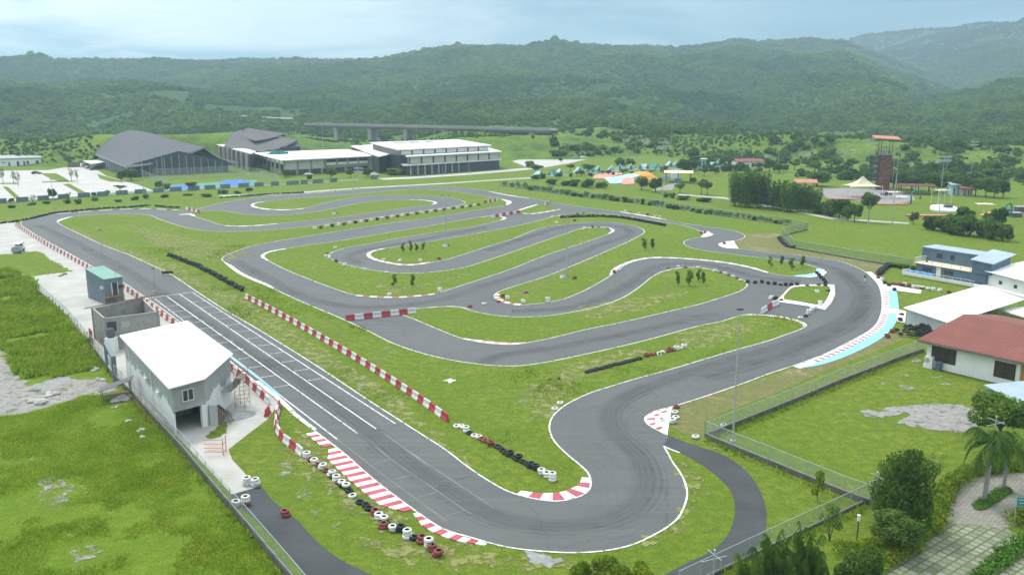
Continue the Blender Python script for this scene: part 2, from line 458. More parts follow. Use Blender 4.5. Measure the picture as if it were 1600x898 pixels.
def sheet(name, pts, z, m, smooth=0, jag=0.0, kind='structure', thick=0.0):
    P = GP(pts)
    if smooth:
        P = catmull(P, True, smooth)
    if jag:
        Q = []
        for i, p in enumerate(P):
            q = P[(i + 1) % len(P)]; k = max(1, int((q - p).length / (jag * 1.2)))
            for e in range(k):
                a = p.lerp(q, e / k); nrm = Vector((-(q - p).y, (q - p).x, 0)).normalized()
                Q.append(a + nrm * random.gauss(0, jag * 0.6))
        P = Q
    P = [Vector((p.x, p.y, z)) for p in P]
    tri = tessellate_polygon([P])
    b = MB()
    b.v = [tuple(p) for p in P]
    for t in tri:
        a, c, d = (P[i] for i in t)
        if (c - a).cross(d - a).z < 0: t = t[::-1]
        b.f.append(tuple(t)); b.m.append(0)
    o = b.build(name, m)
    if kind: o['kind'] = kind
    return o, P


def ribbon_pts(P, w, closed, z, off=0.0):
    n = len(P); L, R = [], []
    for i in range(n):
        a = P[(i - 1) % n] if closed or i > 0 else P[i]
        c = P[(i + 1) % n] if closed or i < n - 1 else P[i]
        d = Vector((c.x - a.x, c.y - a.y, 0)); d = d.normalized() if d.length > 1e-6 else Vector((1, 0, 0))
        nr = Vector((-d.y, d.x, 0))
        ww = w[i] if isinstance(w, list) else w
        L.append(Vector((P[i].x, P[i].y, z)) + nr * (off + ww / 2)); R.append(Vector((P[i].x, P[i].y, z)) + nr * (off - ww / 2))
    return L, R


def add_ribbon(b, P, w, z, closed=False, mi=0, off=0.0):
    L, R = ribbon_pts(P, w, closed, z, off); n = len(P)
    for i in range(n if closed else n - 1):
        j = (i + 1) % n
        b.face([L[i], R[i], R[j], L[j]], mi)


def resample(P, step):
    out = [P[0].copy()]; acc = 0.0
    for a, c in zip(P[:-1], P[1:]):
        l = (c - a).length
        if l < 1e-9: continue
        t = step - acc
        while t <= l:
            out.append(a.lerp(c, t / l)); t += step
        acc = (acc + l) % step
    return out


def kerb(px, width, stripe, mats, side=1, z=0.06, h=0.05, taper=True, name='kerb'):
    """striped kerb: px polyline on the track edge, width grows to one side"""
    P = resample(catmull(GP(px), False, 6), stripe)
    b = MB(); n = len(P)
    for i in range(n - 1):
        d = (P[i + 1] - P[i]).normalized(); 
        def nr(k):
            a = P[max(k - 1, 0)]; c = P[min(k + 1, n - 1)]; e = (c - a).normalized(); return Vector((-e.y, e.x, 0)) * side
        def wd(k):
            if not taper: return width
            return width * min(1.0, 0.45 + 0.18 * min(k, n - 1 - k))
        a0, a1 = P[i], P[i + 1]; b0 = a0 + nr(i) * wd(i); b1 = a1 + nr(i + 1) * wd(i + 1)
        mi = i % len(mats)
        jz = lambda p, zz: (p.x, p.y, zz)
        b.solid([jz(a0, 0), jz(b0, 0), jz(b1, 0), jz(a1, 0)] if side < 0 else [jz(a1, 0), jz(b1, 0), jz(b0, 0), jz(a0, 0)],
                [jz(a0, z), jz(b0, z + h), jz(b1, z + h), jz(a1, z)] if side < 0 else [jz(a1, z), jz(b1, z + h), jz(b0, z + h), jz(a0, z)], mi)
    o = b.build(name, mats)
    o['kind'] = 'structure'
    return o
# ------------------------------------------------------------------ camera, sky, sun
cam = bpy.data.objects.new('camera', bpy.data.cameras.new('camera')); COL.objects.link(cam)
cam.location = (0, 0, H); cam.rotation_euler = (math.pi / 2 - PITCH, 0, 0)
cam.data.lens = 36 * F / 1600; cam.data.clip_end = 20000; cam.data.clip_start = 0.5
SC.camera = cam

SUN_EL, SUN_AZ = math.radians(58), math.radians(-40)       # azimuth from +Y towards +X
w = bpy.data.worlds.new('World'); SC.world = w; w.use_nodes = True
nt = w.node_tree; bg = nt.nodes['Background']; bg.inputs['Strength'].default_value = 0.1
sky = nt.nodes.new('ShaderNodeTexSky'); sky.sky_type = 'NISHITA'; sky.sun_disc = False
sky.sun_elevation = SUN_EL; sky.sun_rotation = SUN_AZ; sky.dust_density = 3.0
tc = nt.nodes.new('ShaderNodeTexCoord')
sep = nt.nodes.new('ShaderNodeSeparateXYZ'); nt.links.new(tc.outputs['Generated'], sep.inputs[0])
mp = nt.nodes.new('ShaderNodeMapping'); mp.inputs['Scale'].default_value = (1.0, 1.0, 5.5); mp.inputs['Location'].default_value = (0.35, 0.2, 0.1)
nt.links.new(tc.outputs['Generated'], mp.inputs['Vector'])
cl = ramp(nt, noise(nt, mp.outputs[0], 2.6, 6, 0.55, 0.4), 0.42, 0.58)
cl2 = ramp(nt, noise(nt, mp.outputs[0], 6.0, 5, 0.6, 0.8), 0.45, 0.70)
# brighter towards the west (left), slate cloud bank to the east
mr = nt.nodes.new('ShaderNodeMapRange'); mr.inputs[1].default_value = -0.45; mr.inputs[2].default_value = 0.30
nt.links.new(sep.outputs[0], mr.inputs[0])
low_l = mixc(nt, cl, (3.4, 5.8, 7.8), (10.5, 11.8, 12.3))
low_l = mixc(nt, cl2, low_l, (13.0, 13.8, 14.0))
low_r = mixc(nt, cl, (1.2, 2.4, 3.6), (2.3, 3.9, 5.2))
low = mixc(nt, mr.outputs[0], low_l, low_r)
# the overcast dome brightens towards the zenith
mz = nt.nodes.new('ShaderNodeMapRange'); mz.inputs[1].default_value = 0.12; mz.inputs[2].default_value = 0.75
nt.links.new(sep.outputs[2], mz.inputs[0])
dome = mixc(nt, mz.outputs[0], low, (13.5, 14.2, 15.0))
tot = mixc(nt, 0.88, sky.outputs[0], dome)
nt.links.new(tot, bg.inputs['Color'])

sl = bpy.data.lights.new('sun', 'SUN'); sl.energy = 2.1; sl.angle = math.radians(12); sl.color = (1.0, 0.965, 0.90)
so = bpy.data.objects.new('sun', sl); COL.objects.link(so)
sd = Vector((math.sin(SUN_AZ) * math.cos(SUN_EL), math.cos(SUN_AZ) * math.cos(SUN_EL), math.sin(SUN_EL)))
so.rotation_euler = sd.to_track_quat('Z', 'Y').to_euler(); so.location = (0, 0, 300)

SC.view_settings.view_transform = 'Standard'; SC.view_settings.look = 'None'
SC.view_settings.exposure = 0.45; SC.view_settings.gamma = 1.0
SC.render.engine = 'CYCLES'
SC.cycles.max_bounces = 5; SC.cycles.diffuse_bounces = 2; SC.cycles.glossy_bounces = 2
SC.cycles.transparent_max_bounces = 32; SC.cycles.volume_bounces = 0
SC.cycles.use_adaptive_sampling = True

# ------------------------------------------------------------------ terrain
def vnoise(x, y, seed=0):
    xi = np.floor(x).astype(np.int64); yi = np.floor(y).astype(np.int64); fx = x - xi; fy = y - yi
    def h(a, b):
        n = (a * 374761393 + b * 668265263 + seed * 974711) & 0x7fffffff
        n = ((n ^ (n >> 13)) * 1274126177) & 0x7fffffff
        return ((n ^ (n >> 16)) & 0xffff) / 65535.0
    sx = fx * fx * (3 - 2 * fx); sy = fy * fy * (3 - 2 * fy)
    return (h(xi, yi) * (1 - sx) + h(xi + 1, yi) * sx) * (1 - sy) + (h(xi, yi + 1) * (1 - sx) + h(xi + 1, yi + 1) * sx) * sy


def fbm(x, y, s, o=4, seed=0):
    t = 0; a = 0.5; n = 0
    for k in range(o):
        t = t + a * vnoise(x * s, y * s, seed + k); n += a; a *= 0.5; s *= 2.03
    return t / n


RIDGE = [  # distance, front width, back width, [(u, v of the crest)]
    (2300, 1450, 1500, [(-1500, 92), (-400, 96), (-100, 90), (0, 93), (60, 86), (95, 94), (200, 91), (400, 87), (500, 86), (600, 81), (650, 73), (720, 62), (800, 60), (900, 61), (1000, 60), (1050, 67), (1090, 65), (1145, 55), (1180, 60), (1250, 55), (1310, 60), (1350, 74), (1420, 98), (1500, 135), (1600, 147), (2600, 147)]),
    (3500, 1500, 1500, [(-1500, 130), (900, 130), (1100, 90), (1250, 66), (1320, 55), (1400, 48), (1470, 42), (1530, 35), (1570, 37), (1600, 34), (1750, 25), (2100, 15), (2600, 40)]),
    (1500, 620, 900, [(-1500, 150), (-300, 148), (0, 139), (150, 127), (260, 133), (360, 150), (430, 150), (520, 140), (600, 150), (800, 151), (900, 139), (1000, 146), (1050, 146), (1130, 134), (1190, 120), (1260, 112), (1330, 112), (1400, 130), (1430, 152), (1480, 145), (1530, 138), (1570, 127), (1640, 121), (1800, 105), (2600, 95)]),
    (640, 70, 230, [(-1500, 200), (-200, 211), (0, 214), (90, 212), (150, 206), (300, 205), (430, 205), (470, 217), (520, 228), (820, 228), (850, 218), (895, 203), (940, 199), (1000, 205), (1060, 207), (1130, 210), (1230, 208), (1340, 216), (1420, 219), (1600, 222), (2600, 212)]),
]


def terrain(x, y):
    x = np.asarray(x, float); y = np.asarray(y, float)
    r = np.hypot(x, y); yy = np.maximum(y, 1.0)
    u = 800 + F * x / (yy * CP + H * SP * 0.6)
    u = np.where(y <= 1, np.where(x < 0, -1500, 2600), np.clip(u, -1500, 2600))
    z = np.zeros_like(r)
    wob = (fbm(x, y, 1 / 420.0, 4, 3) - 0.5)
    for k, (R, wf, wb, pr) in enumerate(RIDGE):
        v = np.interp(u, [p[0] for p in pr], [p[1] for p in pr]) + (12, 12, 5, 0)[k]
        yc = (449 - v) / F
        Rr = R * (1 + 0.10 * np.sin(u / 170.0 + k))
        crest = H + Rr * (yc * CP - SP) / (CP + yc * SP)
        crest = np.maximum(crest, 0)
        rr = r + wob * wf * (0.75 if k != 3 else 0.3)
        s = np.where(r < Rr, np.clip((rr - (Rr - wf)) / wf, 0, 1), np.clip(1 - (r - Rr) / wb, 0, 1))
        prof = np.where(r < Rr, s ** (1.25 if k != 3 else 0.8), s * s * (3 - 2 * s))
        z = np.maximum(z, crest * prof)
    amp = np.clip((r - 760) / 700, 0, 1) * 22
    z = z + amp * (1 - np.abs(2 * fbm(x, y, 1 / 260.0, 4, 11) - 1)) * np.clip(z / 30, 0, 1) - amp * 0.9 * np.clip(z / 30, 0, 1)
    z = z + np.clip(z, 0, 6) * 0.5 * (fbm(x, y, 1 / 35.0, 3, 5) - 0.5)
    f = np.clip((r - 546) / 45, 0, 1)
    return z * f * f * (3 - 2 * f)


def polar(name, u0, u1, nu, rs, m, zoff):
    us = np.linspace(u0, u1, nu)
    az = np.arctan((us - 800) / F * 1.0 / CP)
    A, R = np.meshgrid(az, rs)
    X = R * np.sin(A); Y = R * np.cos(A)
    Z = terrain(X, Y) + zoff
    n, k = Z.shape
    V = np.stack([X.ravel(), Y.ravel(), Z.ravel()], 1)
    I = np.arange(n * k).reshape(n, k)
    Q = np.stack([I[:-1, :-1].ravel(), I[:-1, 1:].ravel(), I[1:, 1:].ravel(), I[1:, :-1].ravel()], 1)
    me = np_mesh(name, V, Q, m)
    me.polygons.foreach_set('use_smooth', [True] * len(me.polygons))
    o = bpy.data.objects.new(name, me); COL.objects.link(o); o['kind'] = 'structure'
    return o


def hill_mat():
    m = bpy.data.materials.new('hill_grass_and_scrub'); m.use_nodes = True
    nt = m.node_tree; b = nt.nodes['Principled BSDF']; b.inputs['Roughness'].default_value = 0.95; b.inputs['Specular IOR Level'].default_value = 0.1
    pos = nt.nodes.new('ShaderNodeNewGeometry').outputs['Position']
    c = mixc(nt, ramp(nt, noise(nt, pos, 0.012, 6, 0.65), 0.40, 0.62), (0.110, 0.190, 0.020), (0.165, 0.235, 0.034))
    c = mixc(nt, ramp(nt, noise(nt, pos, 0.06, 6, 0.7), 0.45, 0.66), c, (0.050, 0.105, 0.020))
    c = mixc(nt, ramp(nt, noise(nt, pos, 0.4, 4, 0.7), 0.5, 0.75), c, (0.05, 0.11, 0.015))
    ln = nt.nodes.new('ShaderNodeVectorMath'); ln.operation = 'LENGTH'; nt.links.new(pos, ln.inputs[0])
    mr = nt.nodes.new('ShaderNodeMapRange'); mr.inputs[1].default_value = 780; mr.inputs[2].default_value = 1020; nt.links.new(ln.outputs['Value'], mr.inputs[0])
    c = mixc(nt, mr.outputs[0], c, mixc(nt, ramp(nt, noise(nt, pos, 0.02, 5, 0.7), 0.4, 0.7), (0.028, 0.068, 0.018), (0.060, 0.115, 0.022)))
    nt.links.new(c, b.inputs['Base Color'])
    bp = nt.nodes.new('ShaderNodeBump'); bp.inputs['Strength'].default_value = 1; bp.inputs['Distance'].default_value = 2.0
    nt.links.new(noise(nt, pos, 0.25, 5, 0.7), bp.inputs['Height']); nt.links.new(bp.outputs['Normal'], b.inputs['Normal'])
    return m


M['hill'] = hill_mat()
rs = np.concatenate([np.linspace(545, 760, 44), np.geomspace(770, 9000, 110)])
polar('hills', -700, 2300, 420, rs, 'hill', -0.06)

b = MB(); b.face([(-9000, -2000, 0), (9000, -2000, 0), (9000, 14000, 0), (-9000, 14000, 0)])
b.build('ground', 'grass')['kind'] = 'structure'

# ------------------------------------------------------------------ asphalt circuit and grass islands (picture outlines surveyed on the ground)
ESC = [(1060, 686), (1090, 696.8), (1125, 708), (1151, 723), (1171, 740.7), (1186, 763), (1194.7, 785.8), (1198, 813), (1195, 832), (1186, 850), (1165, 872), (1130, 895), (1085, 918), (1010, 918), (1045, 893.6), (1075, 878.5), (1106, 863.5), (1131, 843), (1143, 823), (1148, 803), (1147, 783), (1141, 765.7), (1128, 750.7), (1108, 734), (1083, 718), (1062, 707)]
OUT_A = [(1037, 697), (1044, 709), (1051, 722), (1063, 739), (1072, 759.5), (1073.5, 775), (1069, 791), (1059, 809.6), (1043, 823), (1020, 836.5), (988, 851), (950, 859.7), (900, 863.5), (850, 861.5), (800, 856), (768, 849), (730, 838), (708, 832), (686, 823), (656, 803), (620, 777), (578, 744), (537, 708), (501, 680), (460, 649), (439, 629), (400, 597), (350, 557), (300, 517.5), (240, 473), (220, 460), (195, 443), (138, 413), (100, 391.5), (70, 375), (45, 360), (33, 351), (34, 346), (42, 341), (63, 338), (88, 334), (125, 331), (175, 327.6), (225, 326), (262, 327.5), (285, 328.5), (300, 327.8), (315, 325), (330, 321), (351, 316), (375, 312), (400, 308.8), (432, 305.8), (480, 302), (527, 299), (565, 296.2), (607, 292.8), (644, 291.3), (692, 291.7), (730, 294), (764, 299), (805, 306.4), (835, 311), (862, 316.3), (894, 321.5), (932, 326.5), (970, 331.4), (1008, 338), (1046, 344.7), (1075, 350), (1100, 354), (1125, 357), (1143, 360), (1158, 364.7), (1164, 369), (1160, 373), (1148, 376.3), (1134, 378), (1126, 380.5), (1124.5, 384), (1132, 387.2), (1150, 389), (1175, 391), (1200, 394.3), (1237, 397.6), (1275, 402.6), (1308, 407.6), (1333, 415.6), (1353, 425.7), (1365, 436.4), (1373, 446.5), (1377, 460), (1378.4, 475), (1376.7, 490), (1368, 508), (1353, 520), (1325, 535), (1292, 551.7), (1250, 568), (1200, 584.5), (1171, 595.5), (1147, 604), (1100, 620), (1050, 635.4), (1025, 642), (1013, 648), (1007.5, 654), (1011, 661.7), (1025, 671), (1043, 679.5)]
ISL = {
 'main': [(89, 346), (94, 343), (112, 338.8), (150, 335.8), (188, 334.6), (229, 335.8), (250, 343), (275, 351.4), (300, 357.6), (326, 361), (351, 362), (400, 361), (450, 357), (487, 353), (550, 345), (588, 340), (644, 331.5), (700, 324), (722, 320), (727, 316.5), (711, 311), (664, 306), (620, 304.7), (580, 305.8), (550, 309), (520, 314.3), (495, 321), (480, 325), (450, 328), (420, 327.5), (400, 325), (392, 321.5), (398, 317.3), (413, 315), (451, 311), (489, 308.7), (536, 305.3), (600, 299), (644, 296.4), (682, 297), (720, 301), (758, 307), (790, 312), (799, 315.5), (794, 320), (767, 324.8), (739, 329.5), (701, 336), (663, 341.8), (631, 346), (575, 354), (500, 366), (450, 374), (400, 383), (376, 390), (356, 397.7), (347, 404), (351, 410), (361, 419), (376, 429), (400, 440), (425, 450.4), (475, 473), (525, 494), (575, 517), (613, 536), (650, 549), (688, 559), (738, 567.7), (800, 572), (850, 566.5), (912, 554), (950, 545.7), (1000, 534), (1038, 524), (1070, 515), (1100, 507.6), (1126, 502.6), (1166, 491.5), (1200, 492.5), (1225, 495.3), (1250, 501.6), (1260, 507.9), (1254, 513), (1225, 524), (1200, 532.8), (1151, 546.4), (1100, 561.5), (1050, 576.5), (995, 591.5), (950, 605), (925, 613), (900, 624), (882, 634), (867, 646.7), (860, 658), (858.6, 670.5), (863, 684), (870, 694), (887, 710.6), (908, 728), (919, 739.4), (923, 753), (920, 765.7), (908, 774.5), (887, 781), (862, 782.8), (825, 777), (795, 768), (765, 752), (730, 728.7), (698, 704), (650, 673), (614, 650), (575, 625), (500, 575), (430, 531), (400, 512.6), (351, 484), (307, 455.4), (265, 427.8), (225, 409), (200, 397.7), (160, 382.7), (125, 366), (100, 354)],
 'upper': [(291, 335), (303, 331.5), (325, 329.8), (345, 329.3), (370, 333), (400, 336.3), (440, 336.3), (480, 332.7), (510, 328), (540, 321.5), (565, 317), (600, 313.3), (644, 311.8), (667, 313.2), (680, 315.5), (682.5, 318), (673, 320.3), (626, 325.9), (588, 331.4), (546, 337.8), (489, 344), (442, 349), (400, 352.8), (370, 353.8), (351, 352.6), (326, 345.4), (303, 338)],
 'middle': [(412.5, 400), (420, 394.5), (447, 389), (475, 384), (525, 377.2), (600, 364.8), (675, 352.4), (720, 344.5), (751, 339.2), (776, 337.4), (791, 340.5), (781, 345), (726, 356), (650, 367.7), (575, 381.3), (540, 387.7), (520, 394), (514, 399.5), (518, 405), (530, 410), (550, 416), (588, 423), (625, 426.8), (675, 425.3), (725, 418), (763, 406.5), (800, 394), (847, 377.7), (887, 364.2), (912, 356.6), (935, 355), (950, 355.6), (960, 360), (950, 366), (925, 375), (850, 400), (800, 420), (751, 436.6), (700, 453), (675, 460.4), (625, 465.2), (575, 463.7), (550, 460), (525, 452), (500, 443), (450, 423), (425, 410.5)],
 'infield': [(573, 398), (580, 392.8), (613, 386.5), (650, 381.5), (700, 372.7), (800, 354.5), (850, 342.8), (870, 337), (890, 334.5), (913, 332.8), (940, 333.6), (963, 336), (1025, 345.5), (1060, 351), (1085, 357.5), (1093, 361.2), (1113, 366.4), (1106, 369.7), (1083, 372.9), (1070, 377), (1069, 381.5), (1078, 386.5), (1100, 391.5), (1151, 398), (1200, 404.3), (1225, 407.6), (1250, 411), (1273, 417.2), (1284, 421.4), (1288, 425.5), (1282, 430), (1265, 432.4), (1250, 432.7), (1225, 430.7), (1200, 426.5), (1163, 416.5), (1126, 410), (1075, 405), (1025, 403), (1000, 406.3), (975, 414.7), (955, 430), (925, 448), (900, 460), (875, 469), (845, 474), (812, 476.7), (798, 475.4), (781, 470.4), (772, 463.3), (778, 456.6), (800, 448.5), (850, 433), (900, 413), (950, 391.5), (995, 371), (1007, 362), (997, 355), (975, 350), (938, 347), (900, 349), (850, 355.3), (800, 374), (751, 389), (700, 405), (675, 410), (650, 414), (625, 414), (600, 410), (580, 404.5)],
 'lower': [(623, 488.5), (627, 485.5), (638, 484), (663, 481), (700, 478.7), (721, 480), (738, 486), (763, 491), (800, 495), (850, 494), (900, 486.7), (938, 478), (970, 466.7), (995, 451.6), (1025, 429), (1045, 421.5), (1075, 417.8), (1100, 419), (1126, 425), (1151, 434), (1165, 440), (1167, 446.6), (1156, 455), (1126, 465.4), (1088, 476.7), (1050, 485.5), (975, 503), (913, 515.5), (875, 525), (830, 534.6), (800, 538.5), (763, 536.4), (726, 530), (688, 516), (650, 500)],
 'far_east': [(808, 330.3), (820, 326.5), (837, 321), (845, 319.8), (862, 323.5), (876, 327), (857, 330.7), (828, 334.2), (815, 333.2)],
 'east': [(1216, 470), (1237, 449), (1246, 446.4), (1294, 445), (1303, 447), (1304, 459), (1299, 471), (1288, 482), (1280, 481.5), (1262, 477.5), (1240, 473)],
}
sheet('circuit_track', OUT_A, 0.02, 'asphalt', 4)
sheet('escape_road', [(1037, 697), (1043, 679.5)] + ESC, 0.012, 'road', 3)
sheet('service_road', [(360, 771.5), (382, 766), (406, 760.5), (422, 777), (440, 793.6), (468, 815.7), (490, 840.6), (523, 868), (559, 887.6), (590, 902), (660, 935), (520, 935), (451, 866), (400, 813)], 0.012, 'road', 3)
LOOP = {}
for k, P in ISL.items():
    o, LOOP[k] = sheet('grass_island', P, 0.04, 'grass', 4)
b = MB()
for k, P in LOOP.items():
    if k in ('main', 'upper', 'middle', 'infield', 'lower'):
        add_ribbon(b, P, 0.19, 0.055, True)
OUTP = catmull(GP(OUT_A), False, 4)
add_ribbon(b, OUTP, 0.19, 0.055, False)
add_ribbon(b, GP([(1037, 697), (1050, 703), (1062, 707.5)]), 0.24, 0.057)
add_ribbon(b, catmull(GP([(400, 595.5), (439, 627), (460, 648), (490, 672)]), False, 3), 0.45, 0.058, off=0.2)
b.build('edge_lines', 'line')['kind'] = 'structure'

# starting grid
b = MB()
GA = [((241.9, 466.7), (526.6, 686)), ((260.7, 462.9), (558.4, 676.7)), ((281.2, 459.9), (587.2, 669.5)), ((301.5, 457.4), (617.5, 661.7))]
for a, c in GA:
    add_ribbon(b, GP([a, c]), 0.17, 0.034)
p0, p1 = G(226, 466.5), G(306, 456)
for i in range(22):
    add_ribbon(b, [p0.lerp(p1, i / 22), p0.lerp(p1, (i + 0.72) / 22)], 0.32, 0.036)
def on(k, t):
    a, c = G(*GA[k][0]), G(*GA[k][1]); return a.lerp(c, t)
dv = G(452.6, 600.8) - G(429.6, 604.6); dv.z = 0; wd = dv.length; dv.normalize(); al = (on(0, 1) - on(0, 0)).normalized()
for u, v in [(260, 479), (271, 487.5), (284.5, 496), (300, 504.5), (313.5, 514), (327.5, 524.6), (343, 535.9), (359, 548), (374, 561), (390.7, 574.8), (409.4, 589.6), (429.2, 605.2), (302.5, 472), (315, 481), (328, 489.3), (342, 498.6), (356.5, 508.2), (372.5, 518.7), (388.7, 529.3), (405, 540.4), (423, 552.8), (442, 566), (461.4, 579.6), (483, 594.3)]:
    s = G(u, v)
    add_ribbon(b, [s, s + dv * wd], 0.12, 0.036)
    add_ribbon(b, [s - al * 0.3, s + al * 0.06], 0.12, 0.0365)
    add_ribbon(b, [s + dv * wd - al * 0.3, s + dv * wd + al * 0.06], 0.12, 0.0365)
b.build('grid_markings', 'line')['kind'] = 'structure'
b = MB()
add_ribbon(b, GP([(527, 686.5), (600, 743), (698, 814)]), 0.12, 0.031)
add_ribbon(b, GP([(586, 698), (612, 718), (736, 803)]), 0.12, 0.031)
add_ribbon(b, GP([(601, 678), (640, 706), (668, 727)]), 0.15, 0.031)
add_ribbon(b, GP([(641, 706), (700, 746), (771, 793)]), 0.13, 0.0315)
for q in ((583, 725, 608, 717.5), (616, 749, 644, 741.5), (653, 777, 682, 768.5), (697, 806, 726, 797)):
    add_ribbon(b, GP([(q[0], q[1]), (q[2], q[3])]), 0.12, 0.032)
b.build('worn_grid_markings', 'faded')['kind'] = 'structure'

# rubbered racing line in the bends: darker tyre marks with gaps
m = bpy.data.materials.new('tyre_rubber_marks'); m.use_nodes = True
t = m.node_tree; pb = t.nodes['Principled BSDF']; pb.inputs['Base Color'].default_value = (0.030, 0.032, 0.033, 1); pb.inputs['Roughness'].default_value = 0.7
tr = t.nodes.new('ShaderNodeBsdfTransparent'); mx = t.nodes.new('ShaderNodeMixShader')
ps = t.nodes.new('ShaderNodeNewGeometry').outputs['Position']
t.links.new(ramp(t, noise(t, ps, 0.22, 4, 0.7), 0.42, 0.75, (0, 0, 0), (0.26, 0.26, 0.26)), mx.inputs[0])
t.links.new(tr.outputs[0], mx.inputs[1]); t.links.new(pb.outputs[0], mx.inputs[2]); t.links.new(mx.outputs[0], t.nodes['Material Output'].inputs[0])
M['rubber'] = m
m2 = m.copy(); m2.name = 'dusty_streaks'
m2.node_tree.nodes['Principled BSDF'].inputs['Base Color'].default_value = (0.20, 0.20, 0.185, 1)
M['dust'] = m2
b = MB()
RUB = [[(420, 560), (560, 660), (700, 768), (800, 815), (900, 822), (980, 800), (1010, 760), (1000, 715), (960, 675), (955, 640), (1000, 610), (1100, 575), (1250, 530), (1330, 490), (1340, 455), (1310, 425)],
       [(1100, 590), (1240, 548), (1330, 505), (1355, 470), (1340, 440), (1290, 415), (1200, 399)],
       [(480, 487), (560, 525), (640, 556), (720, 578), (780, 556), (860, 544), (1000, 517), (1120, 489)],
       [(370, 408), (420, 436), (480, 465), (560, 480), (680, 470), (760, 445), (850, 417), (930, 385), (985, 365), (960, 353), (900, 352), (820, 372), (760, 392)],
       [(800, 486), (880, 482), (940, 466), (990, 440), (1040, 413), (1100, 412), (1180, 432), (1250, 440)],
       [(60, 352), (110, 375), (200, 425), (300, 490), (420, 575)],
       [(560, 412), (545, 403), (560, 393), (650, 376), (760, 355)]]
for P in RUB:
    base = catmull(GP(P), False, 5)
    for k in range(6):
        add_ribbon(b, base, 0.16 + 0.25 * random.random(), 0.026 + 0.001 * k, off=(k - 3) * 0.62 + random.uniform(-.3, .3))
b.build('tyre_marks', 'rubber')['kind'] = 'structure'
m3 = M['rubber'].copy(); m3.name = 'rubbered_groove'; M['groove'] = m3
for n_ in m3.node_tree.nodes:
    if n_.type == 'TEX_NOISE': n_.inputs['Scale'].default_value = 0.05
    if n_.type == 'VALTORGB':
        n_.color_ramp.elements[0].position = .3; n_.color_ramp.elements[0].color = (.02, .02, .02, 1); n_.color_ramp.elements[1].color = (.13, .13, .13, 1)
b = MB()
for P in RUB:
    base = catmull(GP(P), False, 5)
    for k in range(2): add_ribbon(b, base, 3.2 - k * 1.3, 0.0220 + 0.0015 * k)
b.build('racing_groove', 'groove')['kind'] = 'structure'
b = MB()
for P, w_ in (([(805, 462), (830, 452), (870, 432), (905, 418), (938, 404)], .55), ([(812, 612), (850, 606), (880, 597), (908, 588)], .4)):
    base = [p + Vector((random.gauss(0, .12), random.gauss(0, .12), 0)) for p in resample(catmull(GP(P), False, 4), .8)]
    add_ribbon(b, base, [w_ * random.uniform(.4, 1.3) for _ in base], 0.047)
b.build('drain_trench', 'soil')['kind'] = 'structure'
b = MB()
for P in ([(946, 513), (962, 521), (986, 532)], [(612, 667), (632, 660), (655, 655)], [(540, 655), (575, 650), (600, 646)], [(1000, 600), (1016, 611), (1030, 622)], [(840, 541), (858, 551), (876, 560)], [(690, 760), (720, 748), (748, 740)], [(300, 512), (330, 505), (356, 500)], [(1240, 545), (1258, 555), (1270, 562)], [(150, 417), (190, 410), (222, 408)], [(520, 480), (548, 470), (560, 466)]):
    base = [p + Vector((random.gauss(0, .1), random.gauss(0, .1), 0)) for p in resample(catmull(GP(P), False, 4), .6)]
    add_ribbon(b, base, [random.uniform(.03, .10) for _ in base], 0.0275)
b.build('asphalt_cracks', 'black')['kind'] = 'structure'
b = MB()
add_ribbon(b, [p for p in OUTP], [random.uniform(.3, 1.1) for _ in OUTP], 0.0345, off=-.55)
for k, P in LOOP.items(): add_ribbon(b, P, [random.uniform(.2, .9) for _ in P], 0.0348, True, off=.5)
b.build('dusty_edges', 'dust')['kind'] = 'structure'
b = MB()
for P in ([(900, 640), (885, 665), (900, 700), (940, 740), (950, 790)], [(925, 630), (905, 660), (920, 695), (955, 730)], [(945, 632), (925, 662), (940, 700), (968, 728)], [(1285, 530), (1322, 508), (1338, 490), (1340, 478)], [(1060, 620), (1000, 637), (965, 655), (960, 675)],
          [(560, 478), (590, 494), (640, 522)], [(553, 470), (575, 490)], [(575, 470), (600, 484)]):
    base = catmull(GP(P), False, 5)
    for k in range(4):
        add_ribbon(b, base, 0.18 + 0.3 * random.random(), 0.0335 + 0.001 * k, off=(k - 2) * 0.75 + random.uniform(-.3, .3))
b.build('dust_streaks', 'dust')['kind'] = 'structure'
sheet('dust_patch', [(1300, 462), (1318, 458), (1335, 464), (1338, 473), (1322, 476), (1300, 474)], 0.0315, 'dust', 3, jag=0.5)

# kerbs
RW = ['kerb_white', 'kerb_red']; RWP = ['kerb_white', 'kerb_pale']; WG = ['kerb_white', 'kerb_grey']
kerb([(493, 675), (508, 687), (522, 697)], 1.15, 0.82, RW, -1, taper=False)
kerb([(526, 700), (537, 708.5), (578, 744.5), (620, 777.5), (650, 799.5)], 2.1, 0.82, RW, -1)
kerb([(652, 801), (686, 824), (708.5, 833.5), (735, 841.5), (768, 851)], 1.0, 0.82, RW, -1)
kerb([(808, 771.5), (830, 777.5), (862, 782), (888, 780), (908, 773.5), (919.5, 764.5), (922, 754), (918, 740)], 1.6, 1.25, RW, 1)
kerb([(724, 530), (740, 533), (763, 536.5), (800, 538.5), (830, 535)], 0.9, 1.1, RWP, 1)
kerb([(556, 462), (575, 464), (600, 465), (625, 465.3), (650, 463.5), (675, 460.6), (690, 457)], 0.7, 1.5, RW, 1)
kerb([(597, 388.5), (580, 392.6), (573, 398), (580, 404.5), (600, 410.2), (625, 414.2), (650, 414.2), (676, 410)], 0.9, 1.6, RWP, 1, taper=False)
kerb([(812, 477), (798, 475.6), (781, 470.6), (771.6, 463.3), (776, 457.5)], 0.9, 1.3, RW, -1, taper=False)
kerb([(447, 389), (425, 393.3), (412.5, 400), (421, 408)], 0.8, 1.6, WG, -1)
